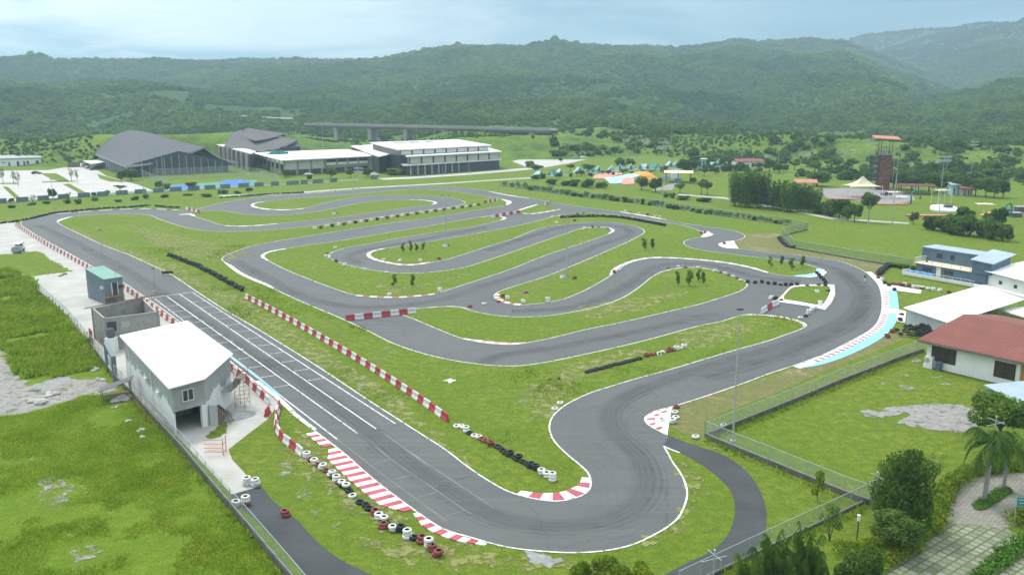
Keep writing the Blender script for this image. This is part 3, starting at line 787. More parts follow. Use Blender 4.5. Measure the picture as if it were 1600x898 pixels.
kerb([(351, 411), (361, 419), (376, 429), (400, 440), (428, 451)], 0.8, 1.4, WG, 1)
kerb([(88, 334), (125, 331), (175, 327.6), (225, 326), (262, 327.3), (284, 328.6)], 0.9, 2.2, ['kerb_white', 'kerb_white', 'asphalt'], -1, taper=False)
kerb([(413, 315), (397, 317.6), (391.5, 321.5), (400, 325), (420, 327.7), (450, 328.4), (478, 325.8)], 1.1, 2.6, ['kerb_white', 'kerb_white', 'kerb_pale'], 1)
kerb([(786, 311.5), (799.3, 315.5), (793, 320.5)], 1.8, 2, WG, -1)
kerb([(640, 312), (667, 313.2), (681, 315.6), (682.8, 318.2), (674, 320.3)], 1.2, 2, WG, -1)
kerb([(764, 299.3), (805, 306.8), (835, 311.3)], 0.9, 3, ['kerb_white'], -1)
kerb([(550, 297.5), (490, 301.5), (430, 306)], 0.8, 3, WG, 1)
kerb([(968, 331.2), (1008, 338), (1049, 345.3)], 0.9, 2.6, ['kerb_white', 'kerb_white', 'kerb_pale'], 1)
kerb([(955, 430), (964, 421), (975, 414.7), (1000, 406.3), (1025, 403.2), (1075, 405.2), (1126, 410.2), (1163, 416.7), (1200, 426.5)], 0.9, 1.8, WG, 1)
kerb([(1165, 491.5), (1190, 491.8), (1225, 495.3), (1250, 501.6), (1260, 507.9), (1253, 513.5)], 0.9, 1.8, RWP, -1)
kerb([(351, 353), (370, 354), (400, 353), (440, 349.2)], 0.8, 2.4, WG, 1)
kerb([(905, 358), (920, 355.6), (935, 354.9), (950, 355.6), (960.5, 360), (951, 366)], 0.9, 1.8, WG, -1)
kerb([(1028, 427), (1045, 421.3), (1075, 417.6), (1100, 418.8), (1126, 425)], 0.5, 1.8, WG, -1)
kerb([(640, 483.8), (663, 480.8), (700, 478.5), (721, 480), (738, 486)], 0.5, 1.8, WG, -1)
kerb([(751, 339.2), (776, 337.3), (791.5, 340.5), (781, 345)], 1.1, 1.8, WG, -1)
kerb([(808, 330), (822, 326), (841, 319.8)], 0.9, 1.8, ['kerb_white'], 1)
kerb([(876, 327.2), (857, 331), (828, 334.6), (812, 333)], 0.9, 1.8, RWP, -1)
kerb([(89, 347), (93, 343.2), (112, 338.6)], 1.2, 1.8, ['kerb_white'], -1)
kerb([(282, 336), (292, 334.8), (303, 338)], 1.2, 1.8, ['kerb_white'], 1)
# white aprons at the bends
for P in ([(1092, 360.7), (1108, 363), (1115, 366.5), (1104, 370.2), (1094, 370.5), (1100, 366)],
          [(1122, 381), (1133, 377.7), (1147, 376.4), (1148, 380), (1154, 388.5), (1136, 387.6), (1124, 384.6)],
          [(1240, 431.5), (1262, 430), (1276, 426.5), (1276, 420), (1286, 421), (1292, 425.8), (1286, 431), (1266, 433.4)],
          [(1216, 471.5), (1214, 469), (1237.5, 446), (1294, 444.7), (1303.5, 445), (1305, 460), (1300, 472), (1289, 484), (1262, 478.2)]):
    sheet('white_apron', P, 0.06, 'kerb_white')
sheet('grass_island', [(1225, 468), (1241, 448.5), (1290, 447), (1296, 448), (1296, 459), (1290, 470), (1282, 477), (1262, 474), (1240, 470)], 0.075, 'grass', 2)
sheet('cyan_apron', [(1238, 431), (1262, 429), (1275, 425), (1276, 420.5), (1281, 421), (1282, 426), (1268, 431), (1250, 432.5)], 0.07, 'cyan', 2)
kerb([(1217, 468.5), (1237.5, 447), (1246, 445.3), (1294, 445), (1303, 446)], 0.45, 1.0, RWP, -1, z=0.075, taper=False)
kerb([(1304, 447), (1304.5, 460), (1299, 472), (1288, 483)], 0.6, 1.2, RWP, -1, z=0.075, taper=False)
sheet('white_apron', [(1051, 636.5), (1025, 643), (1013.5, 648.7), (1008.3, 654.3), (1011.6, 661.5), (1025, 670.6), (1043, 678.6), (1045.5, 660), (1049, 641)], 0.06, 'kerb_white', 0)
b = MB()
for P in ([(1031, 643.5), (1040, 640.7), (1045, 642.2), (1036, 645)], [(1020, 648.5), (1027, 645.8), (1032.5, 647.5), (1025, 650.2)], [(1011, 653), (1023, 652), (1024, 655.3), (1010, 656)], [(1013, 661.5), (1024, 659), (1025, 662), (1018, 664.5)], [(1023, 668.5), (1032, 665.5), (1037, 668), (1029, 671.5)]):
    b.face(GP(P, 0.068)[::-1])
b.build('apron_red_blocks', 'kerb_red')['kind'] = 'structure'
# big east bend: striped kerb with cyan run-off behind it
EB = [(1353, 425), (1366, 436.4), (1374, 446.5), (1378, 460), (1379.4, 475), (1377.7, 490), (1369, 508), (1354, 520.5), (1326, 536), (1293, 552.5), (1262, 565), (1240, 573)]
kerb(EB, 1.15, 1.0, ['kerb_white'], 1, taper=False, h=0.02)
kerb([(1380, 452), (1381.5, 475), (1380, 490), (1371.5, 508), (1356.5, 521), (1328.5, 537), (1295, 553.5), (1264, 566)], 0.85, 0.8, ['kerb_white', 'kerb_red'], 1, z=0.086, h=0.012, taper=False)
b = MB()
P = catmull(GP([(1392, 453), (1394.5, 470), (1394, 490), (1387, 508), (1372, 523.5), (1343, 540.5), (1309, 556), (1276, 568.5), (1246, 574.8)]), False, 5)
n = len(P); add_ribbon(b, P, [2.0 * min(1, 0.25 + (n - 1 - i) / 14) for i in range(n)], 0.05)
b.build('cyan_runoff', 'cyan')['kind'] = 'structure'
sheet('white_apron', [(1378, 484), (1400, 483), (1416, 487), (1414, 505), (1402, 503), (1400, 490.5), (1378, 490)], 0.1, 'kerb_white')
sheet('white_apron', [(1372, 446), (1385, 443), (1410, 449), (1440, 454), (1438, 459.5), (1404, 455), (1376, 455)], 0.1, 'kerb_white')
b = MB(); add_ribbon(b, GP([(303, 514), (350, 551), (400, 589.5), (436, 620)]), 0.3, 0.06, off=.25)
b.build('pale_blue_strip', 'cyan')['kind'] = 'structure'

# other ground surfaces
sheet('pit_lane_concrete', [(-60, 340), (0, 346), (24, 347), (31, 352), (43, 361), (68, 376), (98, 392.5), (136, 414), (193, 444.5), (218, 461.5), (238, 474.5), (298, 518.5), (348, 558), (398, 597), (436, 629), (428, 641), (418, 655), (390, 676), (357, 702), (363, 718), (379, 735), (393, 751), (404, 760), (362, 772), (330, 737), (285, 690), (240, 645), (200, 605), (175, 588), (150, 550), (128, 525), (105, 495), (75, 466), (60, 455), (46, 432), (-10, 420), (-60, 400)], 0.014, 'conc')
sheet('grass_patch', [(-40, 398), (16, 397), (32, 395), (52, 392.5), (66, 394), (78, 405), (113, 424), (80, 428), (47, 432), (20, 425), (-40, 418)], 0.03, 'grass', 0, jag=0.5)
sheet('grass_patch', [(322, 681), (332, 673), (352, 660), (360, 648), (352, 676), (340, 684), (328, 686)], 0.03, 'grass', 0, jag=0.25)
sheet('gravel_yard', [(-60, 535), (0, 540), (16, 566), (34, 592), (48, 606), (70, 604), (112, 590), (150, 593), (176, 598), (188, 608), (170, 612), (120, 618), (86, 633), (40, 645), (0, 650), (-60, 655)], 0.012, 'mostgravel', 0, jag=0.9)
sheet('gravel_heap_spread', [(46, 607), (58, 600), (90, 588), (112, 588), (106, 597), (80, 604)], 0.02, 'greygravel', 0, jag=0.5)
for P, mm in ((
    [(1343, 643), (1356, 640), (1372, 643), (1388, 636), (1420, 633), (1460, 630), (1500, 632), (1528, 640), (1534, 660), (1528, 670), (1500, 677), (1470, 672), (1430, 667), (1400, 660), (1422, 650), (1412, 643), (1395, 650), (1372, 653), (1356, 651)], 'gravel'),
    ([(1398, 582), (1412, 580), (1422, 588), (1408, 590)], 'gravel'), ([(1400, 601), (1418, 603), (1436, 607), (1420, 611), (1408, 606)], 'gravel'), ([(1470, 596), (1486, 596), (1484, 602), (1474, 601)], 'gravel'), ([(1376, 598), (1392, 600), (1384, 603)], 'gravel'), ([(1422, 562), (1440, 560), (1440, 567), (1428, 567)], 'gravel'), ([(1380, 593), (1402, 591), (1400, 594), (1388, 595.5)], 'gravel'), ([(1452, 591), (1472, 587), (1472, 591)], 'gravel'),
    ([(58, 750), (75, 743), (100, 745), (112, 765), (105, 785), (88, 797), (70, 790), (62, 770)], 'gravel'), ([(110, 862), (130, 852), (160, 858), (150, 870), (120, 880)], 'gravel'), ([(38, 716), (54, 714), (50, 720)], 'gravel'),
    ([(432, 727), (448, 720), (462, 733), (448, 745), (436, 745), (444, 735)], 'gravel'), ([(460, 765), (474, 760), (488, 768), (478, 780), (464, 778)], 'gravel'), ([(512, 822), (530, 815), (526, 828)], 'gravel'), ([(484, 795), (500, 805), (492, 808)], 'gravel'),
    ([(690, 594), (704, 591), (712, 595), (702, 599)], 'kerb_grey'), ([(935, 558), (945, 556), (952, 561), (940, 563)], 'gravel'), ([(818, 862), (860, 869), (880, 876), (862, 886), (836, 880)], 'greygravel'), ([(560, 596), (580, 604), (572, 618), (556, 606)], 'gravel'),
    ([(500, 568), (512, 574), (506, 582), (494, 574)], 'gravel'), ([(1118, 700), (1106, 697), (1130, 705)], 'gravel')):
    sheet('gravel_patch', P, 0.046, ('mostgravel' if P[0] == (1343, 643) else 'thin') if mm == 'gravel' else mm, 0, jag=0.35)
sheet('dry_sand_patch', [(1149, 377), (1166, 371), (1166, 366), (1180, 364), (1215, 365), (1222, 372), (1236, 388), (1300, 399), (1390, 412), (1385, 426), (1372, 436), (1354, 425), (1333, 415), (1308, 407), (1275, 402), (1237, 397), (1200, 393.5), (1150, 388.5)], 0.014, 'sandgrass', 2)
sheet('dry_verge', [(1050, 637), (1150, 605), (1240, 575), (1330, 545), (1395, 520), (1420, 520), (1400, 535), (1300, 575), (1200, 620), (1100, 658), (1100, 690), (1052, 668)], 0.010, 'sandgrass', 2)
for P in ([(310, 455), (440, 533), (600, 632), (720, 722), (742, 730), (700, 690), (610, 612), (520, 556), (450, 508), (380, 464), (340, 452)], [(880, 570), (940, 556), (1000, 540), (1010, 552), (960, 575), (900, 592), (850, 600)], [(820, 600), (870, 590), (905, 602), (880, 625), (850, 660), (830, 650)], [(560, 840), (640, 838), (720, 850), (790, 868), (900, 874), (960, 872), (930, 890), (760, 890), (620, 880)], [(1046, 720), (1070, 722), (1100, 750), (1080, 790), (1062, 830), (1000, 856), (1050, 812), (1074, 775)], [(470, 670), (500, 700), (560, 760), (640, 812), (600, 830), (520, 780), (470, 740), (440, 700)], [(100, 356), (200, 400), (300, 448), (330, 450), (280, 415), (190, 385), (120, 356)], [(200, 350), (330, 380), (400, 400), (330, 410), (240, 385)], [(900, 480), (1000, 462), (1080, 455), (1000, 485), (920, 500)], [(1060, 520), (1140, 505), (1200, 505), (1120, 540), (1060, 545)], [(560, 440), (640, 450), (760, 420), (700, 440), (620, 458)]):
    sheet('dry_grass_patch', P, 0.0435, 'thinsoil', 0, jag=0.8)
sheet('rough_field', [(-200, 420), (20, 420), (46, 433), (62, 456), (105, 497), (150, 552), (178, 592), (200, 612), (285, 694), (365, 802), (452, 902), (470, 930), (-200, 930)], 0.006, 'tallgrass')
# car park, courts, paths of the far complex
sheet('car_park', [(-60, 262), (0, 267), (75, 266), (100, 262), (135, 261), (150, 264), (166, 275), (190, 282), (216, 289), (240, 298), (180, 301), (120, 307), (50, 314), (0, 317), (-60, 320)], 0.02, 'park')
for P in ([(63, 271), (88, 271), (103, 279), (110, 284), (92, 284), (78, 279)], [(4, 292), (12, 292), (34, 311), (26, 312.5)], [(98, 288), (108, 287), (138, 303), (128, 304)], [(0, 286.3), (28, 285.5), (28, 287.5), (0, 288)], [(66, 284), (118, 282.5), (118, 284), (66, 285.5)], [(152, 272), (166, 276), (195, 284), (172, 284), (156, 279)]):
    sheet('planting_strip', P, 0.05, 'grass')
sheet('court_surface', [(262, 289), (400, 281), (402, 291), (300, 298), (258, 300)], 0.02, 'courtgreen')
sheet('court_surface', [(268, 289.5), (295, 288), (300, 294), (268, 297)], 0.035, 'court')
sheet('court_surface', [(345, 282), (378, 280), (396, 288), (352, 292)], 0.035, 'court')
sheet('footpath', [(343, 305), (420, 303), (480, 299), (560, 293.2), (640, 289), (700, 285.5), (800, 279), (845, 276), (845, 278), (760, 283), (700, 287.3), (640, 290.5), (560, 295), (480, 301), (420, 305), (343, 307)], 0.02, 'conc')
sheet('service_lane', [(590, 279), (640, 276.5), (730, 270), (826, 262), (845, 262.5), (820, 266), (730, 273.5), (640, 279.5), (600, 281)], 0.02, 'park')
sheet('forecourt', [(800, 252), (830, 246), (880, 243), (920, 245), (918, 249), (890, 255), (850, 262), (826, 263), (815, 258)], 0.02, 'park')
sheet('plaza', [(1280, 295), (1320, 294), (1400, 297), (1425, 303), (1430, 312), (1400, 320), (1360, 316), (1290, 308)], 0.02, 'plaza')
sheet('footpath', [(1018, 297), (1030, 293), (1052, 286), (1062, 284), (1056, 290), (1050, 297)], 0.02, 'plaza')
sheet('footpath', [(1060, 303), (1130, 308), (1200, 320), (1300, 340), (1420, 348), (1420, 350), (1300, 343), (1200, 323), (1130, 310.5), (1060, 305)], 0.02, 'conc')
# paving lower right
def paver_mat():
    m = bpy.data.materials.new('grass_jointed_pavers'); m.use_nodes = True
    nt = m.node_tree; b = nt.nodes['Principled BSDF']; b.inputs['Roughness'].default_value = 0.9
    pos = nt.nodes.new('ShaderNodeNewGeometry').outputs['Position']
    mp = nt.nodes.new('ShaderNodeMapping'); mp.inputs['Rotation'].default_value = (0, 0, math.radians(-38)); nt.links.new(pos, mp.inputs[0])
    br = nt.nodes.new('ShaderNodeTexBrick'); br.offset = 0.0; br.inputs['Scale'].default_value = 1.0
    br.inputs['Brick Width'].default_value = 0.8; br.inputs['Row Height'].default_value = 0.8; br.inputs['Mortar Size'].default_value = 0.10; br.inputs['Mortar Smooth'].default_value = 0.2
    br.inputs['Color1'].default_value = (0.27, 0.26, 0.22, 1); br.inputs['Color2'].default_value = (0.15, 0.15, 0.125, 1); br.inputs['Mortar'].default_value = (0.075, 0.13, 0.022, 1)
    nt.links.new(mp.outputs[0], br.inputs['Vector'])
    c = mixc(nt, ramp(nt, noise(nt, pos, 0.7, 5, 0.7), 0.50, 0.72), br.outputs['Color'], (0.09, 0.125, 0.03))
    nt.links.new(c, b.inputs['Base Color'])
    return m
def cobble_mat():
    m = bpy.data.materials.new('weathered_block_paving'); m.use_nodes = True
    nt = m.node_tree; b = nt.nodes['Principled BSDF']; b.inputs['Roughness'].default_value = 0.9
    pos = nt.nodes.new('ShaderNodeNewGeometry').outputs['Position']
    br = nt.nodes.new('ShaderNodeTexBrick'); br.inputs['Scale'].default_value = 1.0
    br.inputs['Brick Width'].default_value = 0.5; br.inputs['Row Height'].default_value = 0.28; br.inputs['Mortar Size'].default_value = 0.03
    br.inputs['Color1'].default_value = (0.30, 0.28, 0.24, 1); br.inputs['Color2'].default_value = (0.21, 0.20, 0.175, 1); br.inputs['Mortar'].default_value = (0.10, 0.10, 0.07, 1)
    nt.links.new(pos, br.inputs['Vector'])
    c = mixc(nt, ramp(nt, noise(nt, pos, 0.5, 5, 0.7), 0.45, 0.75), br.outputs['Color'], (0.15, 0.16, 0.10))
    nt.links.new(c, b.inputs['Base Color'])
    return m
M['paver'] = paver_mat(); M['cobble'] = cobble_mat()
sheet('paved_drive', [(1300, 935), (1375, 897), (1430, 858), (1478, 815), (1520, 818), (1572, 822), (1585, 835), (1640, 850), (1640, 935)], 0.012, 'paver')
sheet('paved_turning_circle', [(1478, 815), (1481, 800), (1483, 782), (1492, 765), (1512, 750), (1545, 742), (1600, 738), (1650, 738), (1650, 812), (1600, 815), (1575, 824), (1530, 820)], 0.020, 'cobble', 2)
def GT(u, v):
    """where the view through (u, v) meets the terrain"""
    x = (u - 800) / F; y = (449 - v) / F
    d = np.array((x, CP + y * SP, -SP + y * CP)); ts = np.linspace(60, 6000, 4000)
    X, Y, Z = d[0] * ts, d[1] * ts, H + d[2] * ts
    hit = np.nonzero(Z <= terrain(X, Y))[0]
    i = hit[0] if len(hit) else -1
    return Vector((X[i], Y[i], float(terrain(X[i:i + 1], Y[i:i + 1])[0]) if i >= 0 else 0))


# ------------------------------------------------------------------ tyres
def tyre_mesh(name, side, R=0.43, h=0.29):
    b = MB()
    prof = [(R * .52, 0.03), (R * .60, 0), (R * .86, 0), (R * .97, h * .2), (R, h * .5), (R * .97, h * .8), (R * .86, h), (R * .60, h), (R * .52, h - .03), (R * .66, h * .7), (R * .66, h * .3)]
    b.lathe(prof, 14, 0, True, mis=[0, 0, 0, 0, 0, 0, 0, 0, 1, 1, 1])
    return b


TY = {}
for nm, mm in (('white', 'tyrewhite'), ('red', 'tyrered'), ('black', 'black')):
    o = tyre_mesh('tyre', mm).build('tyre', [mm, 'black'], smooth=True)
    TY[nm] = o
TYUSED = set(); NTY = [0]


def tyre(p, colr, label, group, tilt=None, rz=None, s=1.0):
    src = TY[colr]
    if colr in TYUSED:
        o = src.copy(); COL.objects.link(o)
    else:
        o = src; TYUSED.add(colr)
    o.location = p; o.rotation_euler = (tilt or 0, 0, random.uniform(0, 6.28) if rz is None else rz); o.scale = (s, s, s)
    NTY[0] += 1
    return tag(o, label, 'tyre', group)


CW = {'w': 'white', 'r': 'red', 'b': 'black'}
LV = {1: [''], 2: ['lower ', 'upper '], 3: ['bottom ', 'middle ', 'top ']}


def tyre_row(items, where, group, jit=0.06, s=1.0):
    """items (u, v, code): code lists the colours from the ground up"""
    for i, it in enumerate(items):
        u, v, code = it[:3]; g = G(u, v)
        for k, c in enumerate(code):
            lean = random.gauss(0, 0.05)
            p = (g.x + random.gauss(0, jit), g.y + random.gauss(0, jit), 0.03 + k * 0.285 * s)
            nm = f"{LV[len(code)][k]}{CW[c]} tyre, {nth(i + 1)} {'stack' if len(code) > 1 else 'place'} {where}"
            tyre(p, CW[c], nm, group, lean + (it[3] if len(it) > 3 else 0), s=s * random.uniform(.95, 1.05))


def conv(L, ox, oy, z, c='b'):
    return [(ox + a[0] / z, oy + a[1] / z) + tuple(a[2:]) for a in L]


tyre_row(conv([(537, 232, 'ww'), (560, 250, 'r'), (590, 268, 'ww'), (603, 283, 'r'), (630, 298, 'ww'), (650, 315, 'r'), (680, 338, 'ww'), (692, 350, 'b'), (708, 366, 'ww'), (722, 382, 'r'), (745, 395, 'bw'), (768, 412, 'bw'), (782, 428, 'b'), (800, 460, 'w'), (845, 492, 'b'), (872, 508, 'b'), (892, 526, 'b'), (928, 558, 'rr'), (952, 580, 'ww'), (980, 596, 'bw'), (978, 632, 'rr'), (1030, 648, 'ww'), (1070, 650, 'bb'), (1108, 690, 'www'), (1140, 692, 'b'), (1190, 712, 'rr'), (1230, 738, 'www'), (1248, 760, 'rr'), (1280, 790, 'rr')], 330, 650, 3.62),
         'along the row beside the wide kerb', 'painted tyres lining the wide kerb')
tyre_row(conv([(203, 388, 'www'), (251, 395, 'www'), (195, 498, 'rww'), (137, 508, 'ww'), (420, 563, 'rr')], 330, 650, 3.62), 'by the concrete end of the pit exit', 'tyre stacks at the pit exit road')
tyre_row(conv([(457, 292, 'w'), (485, 290, 'w'), (515, 302, 'w'), (545, 332, 'ww'), (580, 352, 'b'), (615, 385, 'w'), (655, 398, 'w'), (695, 416, 'r'), (735, 436, 'r'), (780, 468, 'rr'), (840, 488, 'b'), (868, 500, 'b'), (905, 525, 'b'), (930, 545, 'b'), (965, 568, 'bb'), (1010, 592, 'b'), (1045, 605, 'bb'), (1085, 635, 'b'), (1125, 655, 'b'), (1170, 678, 'bb'), (1215, 700, 'bb'), (1270, 738, 'ww'), (1325, 765, 'ww'), (1380, 805, 'www')], 640, 620, 6.15),
         'on the grass below the long barrier', 'tyre row on the infield grass')
tyre_row(conv([(1450, 66, 'w'), (1393, 122, 'w')], 640, 620, 6.15), 'at the outer rim of the hairpin grass', 'loose tyres by the hairpin')
L = [(465 + i * 17.5, 408 - i * 4.4, 'b') for i in range(20)] + [(840, 310, 'rr'), (870, 300, 'r'), (893, 296, 'r'), (915, 296, 'w', .9), (940, 288, 'w', .9), (962, 280, 'r'), (980, 276, 'rr'), (1003, 272, 'r'), (1025, 265, 'ww'), (1050, 258, 'w'), (1073, 252, 'ww')]
tyre_row(conv(L, 800, 480, 3.99), 'in the short row on the middle grass', 'tyre row between the two straights')
tyre_row(conv([(1030, 628, 'r'), (1017, 660, 'w'), (1018, 692, 'w'), (1002, 720, 'ww'), (928, 708, 'w'), (1150, 815, 'w'), (1315, 742, 'w')], 800, 480, 3.99), 'around the white triangular apron', 'tyres around the triangular apron')
# infield markers
L = conv([(496, 355, 'ww'), (437, 385, 'r'), (437, 405, 'ww'), (459, 415, 'ww'), (500, 436, 'rr'), (555, 458, 'ww'), (680, 488, 'ww'), (810, 504, 'w'), (898, 434, 'ww'), (1025, 434, 'ww'), (1140, 422, 'rr'), (793, 424, 'w'), (832, 648, 'ww'), (1148, 622, 'www'), (1541, 655, 'rr'), (1566, 665, 'ww'), (1510, 686, 'r'), (1425, 700, 'w'), (1335, 716, 'r')], 400, 300, 3.99)
tyre_row(L, 'round the western infield bends', 'marker tyres round the western infield bends')
L = conv([(70, 690, 'ww'), (222, 684, 'www'), (85, 630, 'r'), (390, 542, 'rr'), (638, 505, 'rr'), (668, 490, 'ww'), (683, 476, 'ww'), (704, 462, 'w'), (974, 480, 'r'), (1035, 466, 'w'), (1083, 472, 'r'), (1160, 473, 'w'), (1263, 498, 'ww'), (1300, 505, 'r'), (1327, 515, 'ww'), (1352, 522, 'r'), (1377, 527, 'w'), (1402, 540, 'r'), (1425, 552, 'w'), (1470, 566, 'bb'), (1516, 570, 'bb'), (1557, 566, 'bb'), (1596, 574, 'bb'), (278, 196, 'ww'), (252, 160, 'ww'), (292, 153, 'w'), (390, 182, 'rr'), (410, 138, 'b'), (445, 134, 'b'), (450, 222, 'w'), (500, 222, 'rr'), (537, 221, 'r'), (598, 230, 'r'), (707, 124, 'ww'), (738, 128, 'r'), (793, 138, 'ww'), (845, 144, 'rr'), (893, 152, 'w'), (922, 156, 'w'), (1180, 258, 'rr'), (1203, 258, 'rr'), (1222, 252, 'w'), (1325, 326, 'rr'), (1352, 324, 'w')], 800, 300, 3.99)
tyre_row(L, 'round the eastern infield bends', 'marker tyres round the eastern infield bends')
L = conv([(40, 338, 'bb'), (76, 342, 'b'), (112, 344, 'bb'), (146, 345, 'bb'), (182, 342, 'bb'), (248, 346, 'r'), (316, 342, 'b'), (358, 346, 'bb'), (18, 426, 'ww'), (46, 430, 'bb'), (82, 438, 'r'), (326, 466, 'www'), (294, 492, 'ww'), (272, 500, 'ww'), (252, 522, 'www'), (235, 538, 'b'), (200, 548, 'w'), (304, 390, 'ww'), (378, 380, 'b'), (305, 272, 'bb'), (318, 284, 'bb'), (330, 298, 'bb'), (345, 312, 'bb'), (358, 330, 'bb')], 1200, 360, 3.99)
tyre_row(L, 'at the small eastern island junction', 'tyres at the small eastern island')
L = conv([(688, 300, 'rr'), (708, 312, 'ww'), (725, 335, 'bb'), (752, 348, 'bb'), (775, 342, 'rr'), (795, 344, 'rr'), (817, 346, 'rr'), (838, 346, 'rr'), (853, 342, 'ww'), (880, 352, 'rr'), (908, 358, 'ww'), (937, 360, 'ww'), (963, 364, 'rw'), (995, 372, 'ww'), (1030, 374, 'ww'), (1072, 380, 'ww'), (1125, 392, 'rr'), (787, 376, 'bb'), (834, 528, 'b'), (822, 566, 'rb'), (770, 636, 'rr'), (742, 668, 'rr')], 1200, 360, 3.99)
tyre_row(L, 'on the verge outside the big east bend', 'tyres outside the big east bend')
# two-high painted tyre chicane between the far straights
a, c = GP([(492, 358.5), (748, 321.5)])
N = 34
b = MB(); R = .55
for i in range(N):
    p = a.lerp(c, i / (N - 1)); p += Vector((0, 0.6 * math.sin(i / N * 3.1), 0)); mi = 0 if i % 2 == 0 else (1 if i % 4 == 1 or i > 14 else 2)
    for k in range(2):
        z = .42 * k; x_, y_ = p.x + random.gauss(0, .08), p.y + random.gauss(0, .08)
        b.lathe([(R * .55, z + .03), (R * .88, z), (R, z + .2), (R * .88, z + .4), (R * .55, z + .38)], 10, 0, True, (x_, y_, .02), mis=[mi, mi, mi, mi, 2])
tag(b.build('tyre_divider', ['tyrewhite', 'tyrered', 'black'], smooth=True), 'white and red painted tyre line dividing the two far straights', 'tyre wall', None, 'stuff')
print('tyres', NTY[0])


def tyre_mass(name, pts, label, rows=1, high=2, jit=0.12, s=1.0):
    """a weathered wall of black tyres too many to take apart"""
    P = resample(GP(pts), 0.82 * s); b = MB(); R = 0.43 * s
    for i, p in enumerate(P):
        for r in range(rows):
            for k in range(high if random.random() > .18 else high - 1):
                z = k * .27 * s
                b.lathe([(R * .55, z), (R * .88, z), (R, z + .14 * s), (R * .88, z + .27 * s), (R * .55, z + .27 * s)], 9, 0, True, (p.x + random.gauss(0, jit), p.y + r * .8 + random.gauss(0, jit), 0.02))
    o = b.build(name, 'black', smooth=True)
    return tag(o, label, 'tyre wall', None, 'stuff')


tyre_mass('tyre_wall', [(-20, 352), (20, 347.5), (50, 342), (82, 334), (120, 330), (165, 326), (210, 324), (236, 321)], 'long black tyre wall along the far bend', 1, 2)
tyre_mass('tyre_wall', [(244, 322.5), (262, 324.5), (282, 325)], 'short black tyre wall beside the red barrier end', 1, 2)
tyre_mass('tyre_wall', [(345, 309.5), (380, 307), (430, 303.5), (475, 301.5)], 'black tyre wall edging the far straight', 1, 2)
tyre_mass('tyre_wall', [(264, 400), (282, 407), (305, 415.5), (330, 427.5), (352, 440), (372, 451), (382, 456)], 'sagging black tyre wall across the central grass', 1, 3, .2)
tyre_mass('tyre_wall', [(877, 341), (900, 339.5), (940, 339), (970, 341), (1000, 346), (1039, 353.5)], 'black tyre wall on the eastern infield', 1, 3, .1)
tyre_mass('tyre_wall', [(1217, 372), (1222, 380), (1230, 386), (1241, 388)], 'black tyre wall at the fence corner', 1, 3)
tyre_mass('tyre_wall', [(1374, 430), (1380, 424), (1388, 418), (1393, 416)], 'black tyre wall running to the blue cabin', 2, 3)
b = MB(); g0 = G(1438, 522)
for i in range(90):
    aa, rr = random.uniform(0, 6.28), abs(random.gauss(0, .5)); z = max(0, 1.5 * (1 - rr / 1.2)) * random.random()
    R = .42; c = Vector((g0.x + rr * 4.2 * math.cos(aa), g0.y + rr * 3.4 * math.sin(aa), 0))
    i0 = len(b.v)
    b.lathe([(R * .55, 0), (R * .88, 0), (R, .14), (R * .88, .27), (R * .55, .27)], 9, 0, True)
    mt = Matrix.Translation((c.x, c.y, z + .15)) @ Matrix.Rotation(random.gauss(0, .6), 4, 'X') @ Matrix.Rotation(random.uniform(0, 6), 4, 'Z')
    for q in range(i0, len(b.v)): b.v[q] = tuple(mt @ Vector(b.v[q]))
tag(b.build('tyre_heap', 'black', smooth=True), 'heap of old black tyres beside the white shelter', 'tyre heap', None, 'stuff')


# ------------------------------------------------------------------ barriers
def barrier_mb(L=1.5, hh=0.95):
    b = MB(); prof = [(-.27, 0), (-.27, .16), (-.13, .42), (-.10, hh), (.10, hh), (.13, .42), (.27, .16), (.27, 0)]
    xs = [(-L / 2, .86), (-L / 2 + .06, 1), (-L * .30, 1), (-L * .28, .9), (-L * .06, .9), (-L * .04, 1), (L * .04, 1), (L * .06, .9), (L * .28, .9), (L * .30, 1), (L / 2 - .06, 1), (L / 2, .86)]
    n = len(prof); i0 = 0
    for x, s in xs:
        for y, z in prof: b.v.append((x, y * s, z * (1 if s >= .9 else .97)))
    for k in range(len(xs) - 1):
        for q in range(n):
            w_ = (q + 1) % n
            b.f.append((k * n + q, (k + 1) * n + q, (k + 1) * n + w_, k * n + w_)); b.m.append(0)
    b.f.append(tuple(range(n))); b.m.append(0)
    b.f.append(tuple((len(xs) - 1) * n + q for q in reversed(range(n)))); b.m.append(0)
    for sx in (-1, 1):
        b.box(sx * L * .24 - .06, sx * L * .24 + .06, -.07, .07, hh, hh + .05)
    return b


BAR = {c: barrier_mb().build('plastic_barrier', 'barrier_' + c) for c in ('white', 'red')}
BUSED = set()


def barrier(p, rz, c, label, group, sx=1.0):
    o = BAR[c]
    if c in BUSED:
        o = o.copy(); COL.objects.link(o)
    BUSED.add(c)
    o.location = p; o.rotation_euler = (0, 0, rz); o.scale = (sx, 1, 1)
    return tag(o, label, 'barrier', group)


def barrier_row(px, n, first, where, group):
    P = resample(GP(px), 0.05); st = len(P) / n; k = 0 if first == 'white' else 1
    for i in range(n):
        a = P[int(i * st)]; c = P[min(len(P) - 1, int((i + 1) * st))]
        l = (c - a).length
        col_ = ('white', 'red')[(i + k) % 2]
        barrier(((a.x + c.x) / 2, (a.y + c.y) / 2, 0.03), math.atan2(c.y - a.y, c.x - a.x) + random.gauss(0, .015), col_, f'{col_} plastic barrier, {nth(i + 1)} from the far end {where}', group, l / 1.52)


